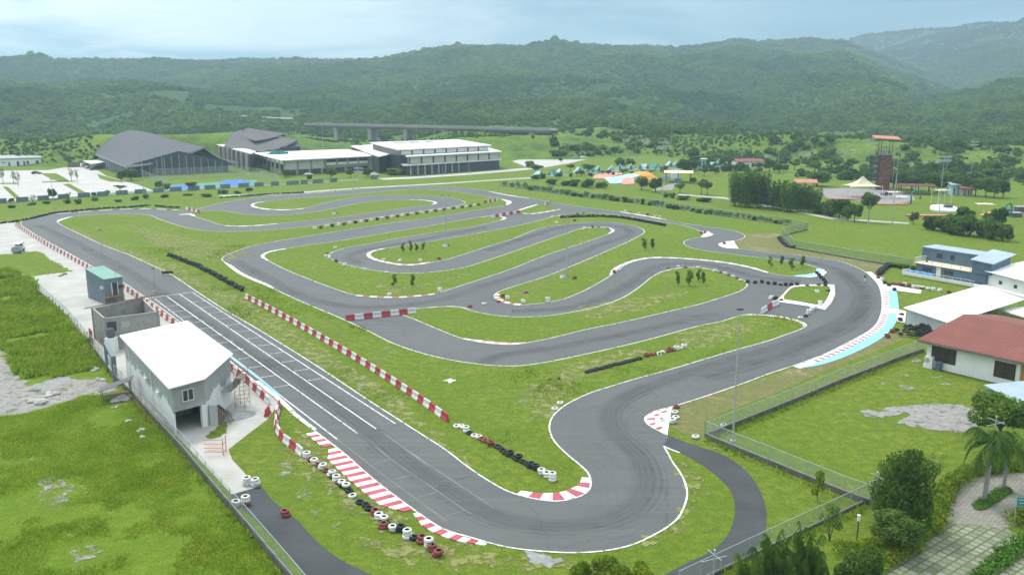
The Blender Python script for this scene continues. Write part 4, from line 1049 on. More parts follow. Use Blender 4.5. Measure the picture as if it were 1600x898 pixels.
barrier_row([(384, 466), (420, 484.5), (470, 512), (520, 541), (570, 571), (620, 603), (660, 630), (700, 659)], 46, 'white', 'of the central grass row', 'red and white barriers across the central grass')
L1 = [(24, 352), (31, 357), (44, 365.5), (68, 381), (98, 397), (134, 417.5), (190, 448.5), (215, 466), (240, 483.5), (296, 526), (345, 565.5), (390, 601), (421, 632)]
ln = sum((q - p).length for p, q in zip(GP(L1)[:-1], GP(L1)[1:])); print('pit wall', ln)
barrier_row(L1, int(ln / 1.75), 'white', 'of the pit wall', 'red and white pit wall barriers')
barrier_row([(437, 636), (432, 651), (431, 662), (434, 676), (441, 688), (452, 696), (464, 705), (473, 713)], 10, 'red', 'of the curved pit exit row', 'curved row of barriers at the pit exit')
g = G(418, 648); barrier((g.x, g.y, .03), math.atan2(*(G(426, 633) - G(412, 650)).yx), 'red', 'red plastic barrier standing askew on the pit concrete', 'loose barriers')
barrier_row([(650, 489), (540, 501)], 8, 'white', 'blocking the infield link', 'barriers closing the infield link')
lt = MB()
for z0, x0, ws in ((.62, -.52, (.16, .10, .22, .14, .18, .10)), (.50, -.34, (.10, .16, .12, .14))):
    x = x0
    for w_ in ws: lt.box(x, x + w_, .118, .136, z0, z0 + .07); x += w_ + .05
lp_ = None
for o in [o for o in COL.objects if o.get('group') == 'barriers closing the infield link' and o['label'].startswith('white')]:
    if lp_ is None: lp_ = lt.build('lettering', 'steel', o)
    else: c_ = lp_.copy(); COL.objects.link(c_); c_.parent = o
barrier_row([(291, 327.5), (300, 329.5), (312, 333)], 6, 'white', 'by the far tyre wall', 'barriers closing the far link')
barrier_row([(812, 333), (796, 335.5), (768, 340.5)], 8, 'red', 'by the far tyre chicane', 'barriers closing the second far link')
barrier_row([(851, 321.5), (857, 317.5), (859, 315.5)], 4, 'white', 'on the far green corner', 'barriers on the far green corner')
barrier_row([(1190, 490), (1203, 481), (1216, 475.5)], 3, 'white', 'joining the small eastern island', 'barriers at the small eastern island')
barrier_row([(757, 317.5), (778, 314)], 6, 'red', 'inside the far bend', 'barriers inside the far bend')


# ------------------------------------------------------------------ fences
def fence(name, label, pts, hmesh, base_h=0.0, base_m='darkblock', net='net', spacing=3.0, post_m='steel', cat='fence', rail=True, base_w=0.2):
    P = [Vector((p.x, p.y, 0)) for p in pts]
    o0 = P[0]; t = thing(name, label, cat, (o0.x, o0.y, 0))
    P = [p - o0 for p in P]
    Q = [P[0]]
    for a, c in zip(P[:-1], P[1:]):
        k = max(1, round((c - a).length / spacing))
        Q += [a.lerp(c, i / k) for i in range(1, k + 1)]
    if base_h > 0:
        b = MB()
        for a, c in zip(P[:-1], P[1:]):
            d = (c - a).normalized(); n = Vector((-d.y, d.x, 0)) * base_w / 2
            b.prism([(a + n)[:2], (a - n)[:2], (c - n)[:2], (c + n)[:2]], -0.1, base_h)
        b.build('base_wall', base_m, t)
    b = MB()
    for a, c in zip(Q[:-1], Q[1:]):
        z0, z1 = base_h + .04, base_h + hmesh
        b.face([(a.x, a.y, z0), (c.x, c.y, z0), (c.x, c.y, z1), (a.x, a.y, z1)])
    b.build('netting', net, t)
    if rail:
        b = MB()
        for zz in (base_h + hmesh, base_h + .08):
            for a, c in zip(Q[:-1], Q[1:]):
                b.tube([(a.x, a.y, zz), (c.x, c.y, zz)], .028, 5)
        b.build('rail', post_m, t)
    pb = MB(); pb.tube([(0, 0, 0), (0, 0, base_h + hmesh + .06)], .04, 6); proto = None
    for i, p in enumerate(Q[:98]):
        if proto is None:
            o = proto = pb.build('post', post_m, t)
        else:
            o = proto.copy(); COL.objects.link(o); o.parent = t
        o.location = p
    return t


fence('pit_fence', 'chain-link fence on a block wall behind the pit buildings', GP([(60, 458), (105, 499), (128, 527), (150, 553), (180, 594), (203, 616), (250, 668), (286, 707), (323, 752), (361, 797), (400, 843), (450, 903), (480, 940)]), 1.5, .75, spacing=3.0)
fence('lawn_fence', 'pale chain-link fence on a dark block wall up to the red roofed house', GP([(1102, 684), (1200, 645), (1255, 622.5), (1308, 600), (1355, 582), (1400, 564), (1443, 549)]), 1.45, .5, net='netpale', spacing=2.8)
fence('lawn_fence', 'grey chain-link fence between the escape road grass and the lawn', GP([(1102, 684), (1145.7, 703), (1200, 725), (1260, 750), (1318, 774), (1361, 790)]), 1.5, .55, spacing=3.2)
fence('lower_fence', 'chain-link fence descending past the trees to the escape road', GP([(1361, 780), (1328, 796), (1252, 832), (1200, 857), (1171, 871), (1126, 893), (1060, 925)]), 1.6, .25, spacing=3.0)
fence('east_boundary_fence', 'long wire fence with weeds behind the back straight', GP([(780, 290), (800, 292.5), (894, 306), (989, 317), (1050, 325), (1100, 333.5), (1144, 340), (1220, 350), (1262, 359)]), 1.9, .2, net='netgreen', spacing=5.0)
fence('east_corner_fence', 'wire fence with a dark base wall stepping round the sand patch', GP([(1262, 359), (1222, 369), (1240, 388), (1300, 399), (1350, 408), (1425, 419.5)]), 1.9, .35, net='netgreen', spacing=4.0)
fence('court_fence', 'tall wire cage fence around the blue sports court', GP([(262, 293), (232, 282), (212, 272)]) , 3.6, 0, net='net', spacing=4)
fence('court_fence', 'tall wire fence between the sports court and the dark hall', GP([(240, 281), (300, 279), (372, 274.5)]), 5.0, 0, net='net', spacing=5)
fence('court_fence', 'tall wire fence at the far end of the sports court', GP([(372, 274.5), (405, 279), (436, 289)]), 4.5, 0, net='net', spacing=5)


# ------------------------------------------------------------------ lamp posts and masts
def street_lamp(u, v, vt, label, kind='double', r=.085, group='lamp posts'):
    g = G(u, v); h = zat(g, vt); t = thing('lamp_post' if kind != 'utility' else 'utility_pole', label, 'lamp post' if kind != 'utility' else 'utility pole', g, 0, group)
    b = MB(); b.tube([(0, 0, 0), (0, 0, h * .5), (0, 0, h)], [r * 1.5, r * 1.15, r * .7], 8); b.build('pole', 'steel', t)
    if kind in ('double', 'single'):
        for sx in ((-1, 1) if kind == 'double' else (1,)):
            b = MB(); b.tube([(0, 0, h - .05), (sx * .55, 0, h + .12)], .035, 5); a = b.build('arm', 'steel', t)
            b = MB(); b.box(sx * .9 - .38, sx * .9 + .38, -.16, .16, h + .08, h + .2); b.build('lamp_head', 'dsteel', a)
    elif kind == 'flood':
        for k, zz in enumerate((h - .2, h - 1.6)):
            b = MB(); b.box(-1.9, 1.9, -.06, .06, zz - .06, zz + .06); a = b.build('crossarm', 'steel', t)
            b = MB()
            for x in (-1.7, -.85, 0, .85, 1.7):
                b.box(x - .28, x + .28, -.35, -.08, zz - .38, zz + .30)
            b.build('floodlight', 'steel', a)
    elif kind == 'utility':
        b = MB(); b.box(-1.1, 1.1, -.06, .06, h - 1.0, h - .86); b.build('crossarm', 'steel', t)
        b = MB()
        for x in (-1, -.4, .4, 1): b.lathe([(0, h - .86), (.06, h - .86), (.05, h - .6), (0, h - .58)], 6, c=(x, 0, 0))
        b.build('insulator', 'frame', t)
    elif kind == 'top':
        b = MB(); b.box(-.35, .35, -.18, .18, h, h + .18); b.build('lamp_head', 'dsteel', t)
    b = MB(); b.box(-.3, .3, -.3, .3, 0, .22); b.build('footing', 'conc', t)
    return t


for a in [(1145, 690, 484, 'tallest slim grey pole at the lawn fence corner', 'top'), (885, 434, 338, 'grey double lamp post on the eastern infield strip', 'double'), (697.5, 381, 306, 'grey double lamp post on the inner infield island', 'double'),
          (161, 409, 360, 'slim lamp post beside the upper main straight', 'top'), (242, 456, 420, 'slim lamp post just before the starting grid', 'top'), (525, 336, 299, 'small lamp post on the far oval island', 'top'),
          (1034, 310, 222, 'tall floodlight mast in front of the playground', 'flood'), (1467, 334, 244, 'tall floodlight mast beside the dense shrub bank', 'flood'), (1517, 276, 221, 'far floodlight mast against the dark wood', 'flood'), (1355, 280, 217, 'floodlight mast just left of the climbing tower', 'flood'), (1478, 276, 245, 'half hidden floodlight mast behind the nearer one', 'flood'),
          (1394, 349, 271, 'tall lamp post right of the cream canopy', 'single'), (1357, 349, 312, 'short lamp post by the round trees', 'top'), (1225, 330, 302, 'lamp post in front of the bamboo', 'top'), (1139, 322, 291, 'lamp post at the left end of the bamboo', 'top'), (1031, 328, 303, 'short lamp post behind the boundary fence', 'top'),
          (85, 329, 281, 'concrete lamp post before the car park wall', 'top'), (346, 308, 259, 'concrete lamp post before the blue court', 'top'), (552, 295, 276, 'white bent post beside the far straight', 'single'), (692, 286, 255, 'thin dark lamp post before the long white building', 'top'), (733, 274, 241, 'light grey lamp post before the long white building', 'top'),
          (506, 268, 191, 'very tall thin mast behind the white flat roofs', 'top'), (226, 310, 222, 'tall lamp post before the curved hall roof', 'single'), (257, 303, 231, 'second lamp post before the curved hall roof', 'single'), (389, 290, 219, 'lamp post before the double roofed hall', 'top'), (430, 285, 225, 'lamp post at the corner of the white block', 'top'),
          (993, 254, 226, 'pale post beside the tents', 'top'), (1048, 256, 190, 'very tall thin mast by the green bank', 'top'), (1064, 256, 220, 'utility pole below the green bank', 'utility'), (1216, 257, 221, 'utility pole beyond the red roofed house', 'utility'), (1331, 262, 237, 'utility pole beside the gravel clearing', 'utility'), (561, 294, 262, 'lattice sided floodlight mast by the far straight', 'flood'), (680, 268, 186, 'faint tall mast in front of the viaduct', 'top')]:
    street_lamp(*a[:4], kind=a[4], r=.10 if a[4] != 'top' else .075)

b = MB()
g = G(262, 431)
t = thing('start_light_board', 'black start light board on short legs at the track edge', 'light board', g, math.radians(10))
b.box(-1.1, 1.1, -.12, .12, .55, 1.05); b.build('housing', 'black', t)
b = MB()
for x in (-.8, -.4, 0, .4, .8): b.lathe([(0, -.02), (.12, 0), (.13, .03)], 8, c=(0, 0, 0))
for sx in (-.9, .9):
    b = MB(); b.tube([(sx, 0, 0), (sx, 0, .55)], .04, 6); b.build('leg', 'dsteel', t)
# small equipment at lamp feet
for u, v, lab in ((523, 335, 'white box and black wheel lying by the far oval lamp post'), (696, 385, 'white box and black tyre at the inner infield lamp post'), (880, 434, 'white block leaning at the eastern infield lamp post')):
    g = G(u, v); t = thing('marshal_box', lab, 'equipment box', g, random.random())
    b = MB(); b.solid([(-.7, -.4, 0), (.7, -.4, 0), (.7, .4, 0), (-.7, .4, 0)], [(-.6, -.3, .7), (.3, -.3, .5), (.3, .3, .5), (-.6, .3, .7)]); b.build('box', 'tyrewhite', t)
    b = MB(); b.lathe([(.2, 0), (.4, 0), (.43, .14), (.4, .27), (.2, .27)], 12, 0, True, (1.1, .1, 0)); b.build('wheel', 'black', t)
# ------------------------------------------------------------------ buildings: local frame helper
AX = (G(241.9, 466.7) - G(526.6, 686)); AX.z = 0; AX.normalize()          # along the straight, away from the viewer
STR = math.atan2(AX.y, AX.x) - math.pi / 2


class Loc:
    def __init__(s, o, rz):
        s.o = Vector((o[0], o[1], 0)); s.rz = rz; s.c, s.s = math.cos(rz), math.sin(rz)

    def __call__(s, u, v, z=0.0):
        p = G(u, v, z) - s.o
        return (p.x * s.c + p.y * s.s, -p.x * s.s + p.y * s.c, z)

    def pt(s, p):
        p = Vector(p) - s.o
        return (p.x * s.c + p.y * s.s, -p.x * s.s + p.y * s.c, p.z)


def window(t, x0, x1, y, z0, z1, axis='x', out=-1, glass='glass', fr='frame', mull=1, th=.07, name='window'):
    """framed window on a wall plane; axis x: wall runs along x at depth y. frame is the part, pane its sub-part"""
    b = MB(); e = .06; d0, d1 = sorted((y + out * .02, y + out * th))
    def bx(mb, a0, a1, z0_, z1_, s0=d0, s1=d1):
        if axis == 'x': mb.box(a0, a1, s0, s1, z0_, z1_)
        else: mb.box(s0, s1, a0, a1, z0_, z1_)
    bx(b, x0, x1, z0, z0 + e); bx(b, x0, x1, z1 - e, z1); bx(b, x0, x0 + e, z0 + e, z1 - e); bx(b, x1 - e, x1, z0 + e, z1 - e)
    for k in range(mull):
        xm = x0 + (x1 - x0) * (k + 1) / (mull + 1); bx(b, xm - e / 2, xm + e / 2, z0 + e, z1 - e)
    f = b.build(name, fr, t)
    b = MB(); s0, s1 = sorted((y + out * .012, y + out * .032)); bx(b, x0 + e, x1 - e, z0 + e, z1 - e, s0, s1); b.build('pane', glass, f)
    return f


def patchy(name, c0, c1, z0, zs):
    """bare render over white paint with a ragged border"""
    m = bpy.data.materials.new(name); m.use_nodes = True; nt = m.node_tree; b = nt.nodes['Principled BSDF']; b.inputs['Roughness'].default_value = .85
    tc = nt.nodes.new('ShaderNodeTexCoord'); sp = nt.nodes.new('ShaderNodeSeparateXYZ'); nt.links.new(tc.outputs['Object'], sp.inputs[0])
    mp = nt.nodes.new('ShaderNodeMapping'); mp.inputs['Scale'].default_value = (1, 1, .25); nt.links.new(tc.outputs['Object'], mp.inputs[0])
    n = noise(nt, mp.outputs[0], .45, 5, .6)
    ad = nt.nodes.new('ShaderNodeMath'); ad.operation = 'MULTIPLY_ADD'; ad.inputs[1].default_value = 5.0; nt.links.new(n, ad.inputs[0]); nt.links.new(sp.outputs[2], ad.inputs[2])
    f = nt.nodes.new('ShaderNodeMapRange'); f.inputs[1].default_value = z0; f.inputs[2].default_value = z0 + zs; nt.links.new(ad.outputs[0], f.inputs[0])
    st = ramp(nt, noise(nt, tc.outputs['Object'], .8, 5, .7), .3, .75, tuple(c * .85 for c in c1), tuple(c * 1.12 for c in c1))
    nt.links.new(mixc(nt, f.outputs[0], c0, st), b.inputs['Base Color'])
    return m


M['patchy'] = patchy('half_painted_render', (0.70, 0.71, 0.69), (0.34, 0.36, 0.345), 5.6, .25)
M['unpaint'] = patchy('cement_render_stains', (0.42, 0.43, 0.41), (0.30, 0.315, 0.295), 4.2, 1.8)

# --- two storey pit building with the white roof
base = G(280, 687)
t = thing('pit_building', 'half painted two storey pit building with a plain white roof', 'building', base, STR)
Lc = Loc(base, STR)
zr = zat(base, 611); print('pit roof z', zr)
RB = [(265, 608, zr), (320.8, 592.7, zr + .15), (364, 554, zr + .45), (293, 502, zr + .45), (187.5, 525, zr)]
R = [Lc(*p) for p in RB]; print('pit roof', [tuple(round(c, 1) for c in p) for p in R])
b = MB(); b.solid(R, [(p[0], p[1], p[2] + .14) for p in R]); b.build('roof', 'roofwhite', t)
# wall outline 0.45 inside the eaves
cx = sum(p[0] for p in R) / 5; cy = sum(p[1] for p in R) / 5
Wp = [(p[0] + (cx - p[0]) * .07, p[1] + (cy - p[1]) * .05) for p in R]
w0 = Wp[0]; w1 = Wp[1]; w2 = Wp[2]; w3 = Wp[3]; w4 = Wp[4]
GZ = 2.75
def wallseg(mb, p, q, z0, z1, th=.2, mi=0):
    d = Vector((q[0] - p[0], q[1] - p[1], 0)).normalized(); n = Vector((-d.y, d.x, 0)) * th
    z1a, z1b = (z1 if isinstance(z1, tuple) else (z1, z1))
    mb.solid([(p[0], p[1], z0), (q[0], q[1], z0), (q[0] + n.x, q[1] + n.y, z0), (p[0] + n.x, p[1] + n.y, z0)], [(p[0], p[1], z1a), (q[0], q[1], z1b), (q[0] + n.x, q[1] + n.y, z1b), (p[0] + n.x, p[1] + n.y, z1a)], mi)
b = MB(); wallseg(b, w4, w0, 0, zr); b.build('left_wall', 'patchy', t)
lp = lambda f, a=w0, c=w1: (a[0] + (c[0] - a[0]) * f, a[1] + (c[1] - a[1]) * f)
b = MB(); wallseg(b, lp(0.02), lp(1.0), GZ, zr); b.build('front_wall', 'unpaint', t)
b = MB(); wallseg(b, lp(.005), lp(.05), 0, GZ - .003, .3); wallseg(b, lp(.86), lp(1.0), 0, GZ - .003, .5); b.build('garage_pier', 'white', t)
b = MB(); wallseg(b, w1, w2, 0, (zr, zr + .3)); b.build('chamfer_wall', 'patchy', t)
b = MB(); wallseg(b, w2, w3, 0, zr + .3); wallseg(b, w3, w4, 0, zr); b.build('rear_wall', 'render', t)
b = MB(); ins = lambda p: (p[0] + (cx - p[0]) * .05, p[1] + (cy - p[1]) * .05)
b.prism([ins(p) for p in Wp], GZ, GZ + .2); b.build('floor_slab', 'render', t)
# garage back wall
b = MB(); q0 = (lp(.05)[0] + .0, lp(.05)[1] + 6); q1 = (lp(.95)[0], lp(.95)[1] + 6); wallseg(b, q0, q1, .02, GZ - .01); b.build('garage_back_wall', 'render', t)
b = MB(); b.tube([(R[4][0] - .06, R[4][1], zr + .02), (R[0][0] - .06, R[0][1], zr + .02)], .09, 6); gt_ = b.build('gutter', 'steel', t)
b = MB()
for f in (.12, .62): x, y = w4[0] + (w0[0] - w4[0]) * f - .1, w4[1] + (w0[1] - w4[1]) * f; b.tube([(x - .2, y, zr), (x, y, zr - .3), (x, y, .1)], .05, 6)
b.build('downpipe', 'frame', gt_)
# front window, in wall-aligned frame
d = Vector((w1[0] - w0[0], w1[1] - w0[1], 0)); ang = math.atan2(d.y, d.x); fl = d.length
fw = bpy.data.objects.new('front_window', None); COL.objects.link(fw); fw.parent = t; fw.location = (w0[0], w0[1], 0); fw.rotation_euler = (0, 0, ang)
bb = MB(); xs0, xs1, zz0, zz1 = fl * .30, fl * .64, GZ + .95, GZ + 2.35
COL.objects.unlink(fw); bpy.data.objects.remove(fw)
def framed(t, o, ang, x0, x1, z0, z1, mull=1, glass='glass', fr='frame', name='window'):
    e = .07; b = MB()
    b.box(x0, x1, -.09, -.01, z0, z0 + e); b.box(x0, x1, -.09, -.01, z1 - e, z1); b.box(x0, x0 + e, -.09, -.01, z0 + e, z1 - e); b.box(x1 - e, x1, -.09, -.01, z0 + e, z1 - e)
    for k in range(mull):
        xm = x0 + (x1 - x0) * (k + 1) / (mull + 1); b.box(xm - e / 2, xm + e / 2, -.08, -.01, z0 + e, z1 - e)
    f = b.build(name, fr, t); f.location = (o[0], o[1], 0); f.rotation_euler = (0, 0, ang)
    b = MB(); b.box(x0 + e, x1 - e, -.035, -.012, z0 + e, z1 - e); b.build('pane', glass, f)
    return f
framed(t, w0, ang, xs0, xs1, zz0, zz1)
d2 = Vector((w0[0] - w4[0], w0[1] - w4[1], 0)); ang2 = math.atan2(d2.y, d2.x); ll = d2.length
for f_, z_ in ((.30, 3.3), (.36, 3.1)):
    framed(t, w4, ang2, ll * f_, ll * f_ + .9, z_, z_ + .45, 0, name='vent_window')
for f_, z_ in ((.50, 3.0), (.74, 2.9)):
    b = MB(); x = ll * f_; b.box(x, x + .85, -.42, -.06, z_, z_ + .62); b.box(x + .1, x + .75, -.06, -.005, z_ - .05, z_ + .02); b.lathe([(0, 0), (.24, 0), (.24, .02)], 12, c=(0, 0, 0))
    o = b.build('air_conditioner', 'frame', t); o.location = (w4[0], w4[1], 0); o.rotation_euler = (0, 0, ang2)
d3 = Vector((w2[0] - w1[0], w2[1] - w1[1], 0)); ang3 = math.atan2(d3.y, d3.x); l3 = d3.length
# arched niche and stair on the chamfered side
b = MB(); b.box(l3 * .42, l3 * .72, -.05, -.005, .6, 2.6)
b.lathe([(0, 0)], 3)
arch = [(l3 * .57 + l3 * .15 * math.cos(k * math.pi / 10), 2.6 + .55 * math.sin(k * math.pi / 10)) for k in range(11)]
b.face([(x, -.05, z) for x, z in arch]); o = b.build('arched_doorway', 'frame', t); o.location = (w1[0], w1[1], 0); o.rotation_euler = (0, 0, ang3)
b = MB()
for k in range(9):
    b.box(.4 + k * .27, .7 + k * .27, -1.15, -.12, .0, .28 + (8 - k) * .27)
o = b.build('outside_stair', 'render', t); o.location = (w1[0], w1[1], 0); o.rotation_euler = (0, 0, ang3)
b = MB(); b.box(l3 * .55, l3 * .98, -1.3, -.02, GZ - .12, GZ); b.box(l3 * .55, l3 * .98, -1.3, -1.22, GZ, GZ + .9); o = b.build('balcony', 'block', t); o.location = (w1[0], w1[1], 0); o.rotation_euler = (0, 0, ang3)

# timber formwork leaning against the stair
o1 = t.matrix_world
def wl(p, z=0):      # pit building local -> world
    c, s = math.cos(STR), math.sin(STR)
    return Vector((base.x + p[0] * c - p[1] * s, base.y + p[0] * s + p[1] * c, z))
pp = wl(w1)
tt = thing('timber_formwork', 'weathered boards and props leaning on the unfinished stair', 'timber', pp, STR + ang3)
b = MB()
for k in range(7): b.solid([(.3 + k * .36, -1.45, 0), (.6 + k * .36, -1.45, 0), (.6 + k * .36, -1.38, 0), (.3 + k * .36, -1.38, 0)], [(.3 + k * .36, -1.28, 2.4 - k * .24), (.6 + k * .36, -1.28, 2.25 - k * .24), (.6 + k * .36, -1.2, 2.25 - k * .24), (.3 + k * .36, -1.2, 2.4 - k * .24)])
b.build('board', 'wood', tt)
b = MB()
for k in range(5): b.tube([(.8 + k * .5, -2.3 + random.uniform(-.3, .3), 0), (.5 + k * .55, -1.4, 1.9 - k * .2)], .05, 5)
b.build('prop', 'wood', tt)
b = MB(); b.solid([(.2, -1.5, 2.5), (3.0, -1.5, .55), (3.0, -1.2, .55), (.2, -1.2, 2.5)], [(.2, -1.5, 2.62), (3.0, -1.5, .67), (3.0, -1.2, .67), (.2, -1.2, 2.62)]); b.build('handrail_board', 'wood', tt)
sh = thing('sand_heap', 'small dark heap of sand below the scaffold', 'sand heap', wl((w1[0] + d3.x * .5 + 1.0, w1[1] + d3.y * .5 - 2.0)), STR)
b = MB(); b.lathe([(2.1, .02), (1.6, .25), (.9, .5), (.3, .62), (0, .64)], 14); o = b.build('heap', 'greygravel', sh, smooth=True); o.scale = (1.3, .8, 1)

# scaffold
g = G(383, 640); t = thing('scaffold_tower', 'rusty tube scaffold against the pit building', 'scaffold', g, STR + ang3)
b = MB()
for x in (0, 1.9):
    for y in (0, 1.2):
        b.tube([(x, y, 0), (x, y, 5.0)], .03, 5)
b.build('upright', 'rust', t)
b = MB()
for z in np.arange(.4, 5.0, .5): b.tube([(0, 0, z), (0, 1.2, z)], .022, 5); b.tube([(1.9, 0, z), (1.9, 1.2, z)], .022, 5)
b.build('rung', 'rust', t)
b = MB()
for k in range(3):
    z = .3 + k * 1.6
    for y in (0, 1.2): b.tube([(0, y, z), (1.9, y, z + 1.4)], .02, 5); b.tube([(1.9, y, z), (0, y, z + 1.4)], .02, 5)
b.build('brace', 'rust', t)
b = MB(); b.box(-.1, 2.0, .1, 1.1, 4.0, 4.06); b.build('platform', 'wood', t)

# red pipe trestle on the concrete
g = G(349, 711); t = thing('pipe_trestle', 'red steel pipe trestle lying on the pale concrete', 'trestle', g, STR + 1.0)
b = MB()
for x in (0, 1.1): b.tube([(x, 0, 0), (x, 0, 1.9)], .04, 6)
for z in (.4, .85, 1.3, 1.75): b.tube([(0, 0, z), (-.1, 2.0, z + .05)], .03, 5)
b.tube([(0, 0, 1.2), (1.1, 0, 1.2)], .035, 5); b.tube([(0, 0, .3), (1.1, 0, .3)], .035, 5)
b.build('frame', 'redpaint', t)
b = MB()
for z in (.25, .7): b.tube([(1.1, 0, z), (1.2, 2.1, z - .15)], .03, 5)
b.build('prong', 'orange', t)

# --- unfinished block building
zb = 5.0
A = [G(163, 498, zb), G(247, 487, zb), G(224, 465, zb), G(144, 481.7, zb)]
base = Vector((A[0].x, A[0].y, 0)); rz = math.atan2(A[1].y - A[0].y, A[1].x - A[0].x)
t = thing('block_building', 'roofless grey hollow block building between teal cabin and white roof', 'building', base, rz)
Lc = Loc(base, rz); P = [Lc.pt(p) for p in A]; P = [(p[0], p[1]) for p in P]; print('block bldg', [tuple(round(c, 1) for c in p) for p in P])
for k, nm in enumerate(('front_wall', 'track_side_wall', 'rear_wall', 'field_side_wall')):
    b = MB(); wallseg(b, P[k], P[(k + 1) % 4], 0, zb - (0.25 if k == 1 else 0), .2); wl_ = b.build(nm, 'block', t)
    b = MB(); q0, q1 = P[k], P[(k + 1) % 4]; wallseg(b, q0, q1, zb + .002 - (0.25 if k == 1 else 0), zb + .06 - (0.25 if k == 1 else 0), .2); b.build('coping', 'conc', wl_)
b = MB(); b.prism([(p[0] * .95 + .3, p[1] * .95 + .3) for p in P], 2.6, 2.8); b.build('floor_slab', 'darkblock', t)
b = MB()
for p in P: b.box(p[0] - .15, p[0] + .15, p[1] - .15, p[1] + .15, 0, zb + .25)
b.build('column', 'block', t)
xm = (P[0][0] + P[1][0]) / 2
b = MB(); b.box(xm - 1.3, xm + 1.5, P[1][1] + 2.6, P[1][1] + 2.7, 3.7, 3.8); b.tube([(xm - 1.2, P[1][1] + 2.7, 2.8), (xm - 1.2, P[1][1] + 2.7, 3.8)], .05); b.tube([(xm + 1.4, P[1][1] + 2.7, 2.8), (xm + 1.4, P[1][1] + 2.7, 3.8)], .05); b.build('inner_rail', 'wood', t)
b = MB(); b.box(.3, 1.6, -.02, -.006, 2.9, 4.4); b.build('opening', 'darkwall', t)
b = MB(); b.box(2.3, 3.6, -.022, -.006, 3.3, 4.2); b.build('plaster_patch', 'conc', t)
g = G(176, 525); tk = thing('water_tank', 'dark cylindrical water tank beside the grey portal', 'water tank', (wl_.parent.location.x + 1.2, wl_.parent.location.y - 1.0, 2.4), 0)
b = MB(); b.lathe([(0, 0), (.55, 0), (.58, .3), (.55, .35), (.58, .7), (.55, .75), (.58, 1.2), (.4, 1.4), (.15, 1.45), (.15, 1.52), (0, 1.52)], 16); b.build('tank', 'dsteel', tk, smooth=True)
b = MB(); b.box(-.7, .7, -.7, .7, -2.4, -.02); b.build('stand', 'white', tk)
# reinforcing bars along the top
b = MB()
for k in range(3): b.tube([(P[3][0] - 1.2 + k * .2, P[3][1] + .1 * k, zb + .12 + .03 * k), (P[2][0] + 2.6 + k * .5, P[2][1] + .15 * k, zb + .2 + .03 * k)], .05, 5)
o = b.build('steel_bars', 'rust'); o.location = base; o.rotation_euler = (0, 0, rz)
tag(o, 'rusty steel bars laid across the top of the block building', 'steel bars')
# grey portal frame and red panel
g0, g1 = G(157, 583), G(180, 592)
rzp = math.atan2(AX.y, AX.x)
t = thing('gate_portal', 'unfinished grey concrete portal with a sloping head', 'gateway', g1, rzp)
for x, hh in ((0, 3.3), (4.6, 4.0)):
    b = MB(); b.box(x - .28, x + .28, -.3, .3, 0, hh); b.build('column', 'bluegrey', t)
b = MB(); b.solid([(.28, -.25, 2.9), (4.32, -.25, 3.4), (4.32, .25, 3.4), (.28, .25, 2.9)], [(.28, -.25, 3.3), (4.32, -.25, 4.0), (4.32, .25, 4.0), (.28, .25, 3.3)]); b.build('beam', 'bluegrey', t)
b = MB(); b.box(.28, 4.32, -.1, .1, 0, .9); b.build('low_wall', 'white', t)
b = MB()
for x in (1.3, 2.6): b.box(x, x + 1.1, -.06, .06, 1.0, 2.7)
b.build('opening_frame', 'frame', t)
g = G(146, 545); t = thing('metal_hoarding', 'tall red metal hoarding at the fence by the portal', 'panel', g, rzp)
b = MB(); b.box(0, 2.0, -.06, .06, .1, 2.9); b.build('sheet', 'redpaint', t)
b = MB()
for x in (.1, 1.9): b.tube([(x, .1, 0), (x, .1, 2.8)], .05)
b.build('post', 'dsteel', t)
# lean-to shelter outside the fence
g = G(172, 622); t = thing('sheet_shelter', 'crooked grey sheet shelter outside the fence', 'shelter', g, STR)
b = MB(); b.solid([(-1.6, -1.6, 1.5), (2.6, -1.3, 2.3), (3.2, .6, 2.3), (-1.0, .4, 1.5)], [(-1.6, -1.6, 1.56), (2.6, -1.3, 2.36), (3.2, .6, 2.36), (-1.0, .4, 1.56)]); b.build('roof_sheet', 'dsteel', t)
b = MB()
for x, y, z in ((-1.2, -1.3, 1.5), (2.3, -1.1, 2.2), (2.7, .4, 2.2), (-.8, .2, 1.5)): b.tube([(x, y, 0), (x, y, z)], .05, 5)
b.build('post', 'wood', t)
b = MB(); b.box(-.8, 2.3, -1.1, .2, .5, .58); b.build('bench', 'wood', t)
for u, v, lab, s_ in ((188, 626, 'pale gravel heap beside the sheet shelter', 1.4), (148, 578, 'white sacks by the tall weeds', .7), (158, 594, 'white sack pile by the portal foot', .8), (66, 627, 'white rubble heap on the gravel track', 1.2), (75, 618, 'second white rubble heap by the track', .9), (53, 610, 'small pale rubble heap', .7), (220, 671, 'white sack lying in the field', .5), (222, 683, 'second white sack in the field', .45), (199, 658, 'white bag near the fence', .45), (178, 636, 'white rag on the field edge', .35)):
    b = MB()
    for k in range(5):
        i0 = len(b.v); b.lathe([(0, 0), (.5, 0), (.55, .18), (.35, .38), (0, .45)], 7)
        dx, dy = random.gauss(0, .5), random.gauss(0, .4)
        for q in range(i0, len(b.v)): b.v[q] = ((b.v[q][0] * random.uniform(.8, 1.2) + dx) * s_, (b.v[q][1] * random.uniform(.7, 1.1) + dy) * s_, b.v[q][2] * s_ * (.8 if k else 1.2))
    o = b.build('rubble_heap', 'conc' if 'white' in lab or 'sack' in lab else 'greygravel'); o.location = G(u, v)
    tag(o, lab, 'rubble', 'sacks and rubble by the gravel yard')
g = G(250, 690); t = thing('steel_rack', 'open steel post rack behind the fence by the garage', 'rack', G(240, 655), STR)
b = MB()
for x in (0, 1.8, 3.6, 5.4): b.tube([(-.9, x, 0), (-.9, x, 2.0)], .04, 5)
b.build('post', 'rust', t)
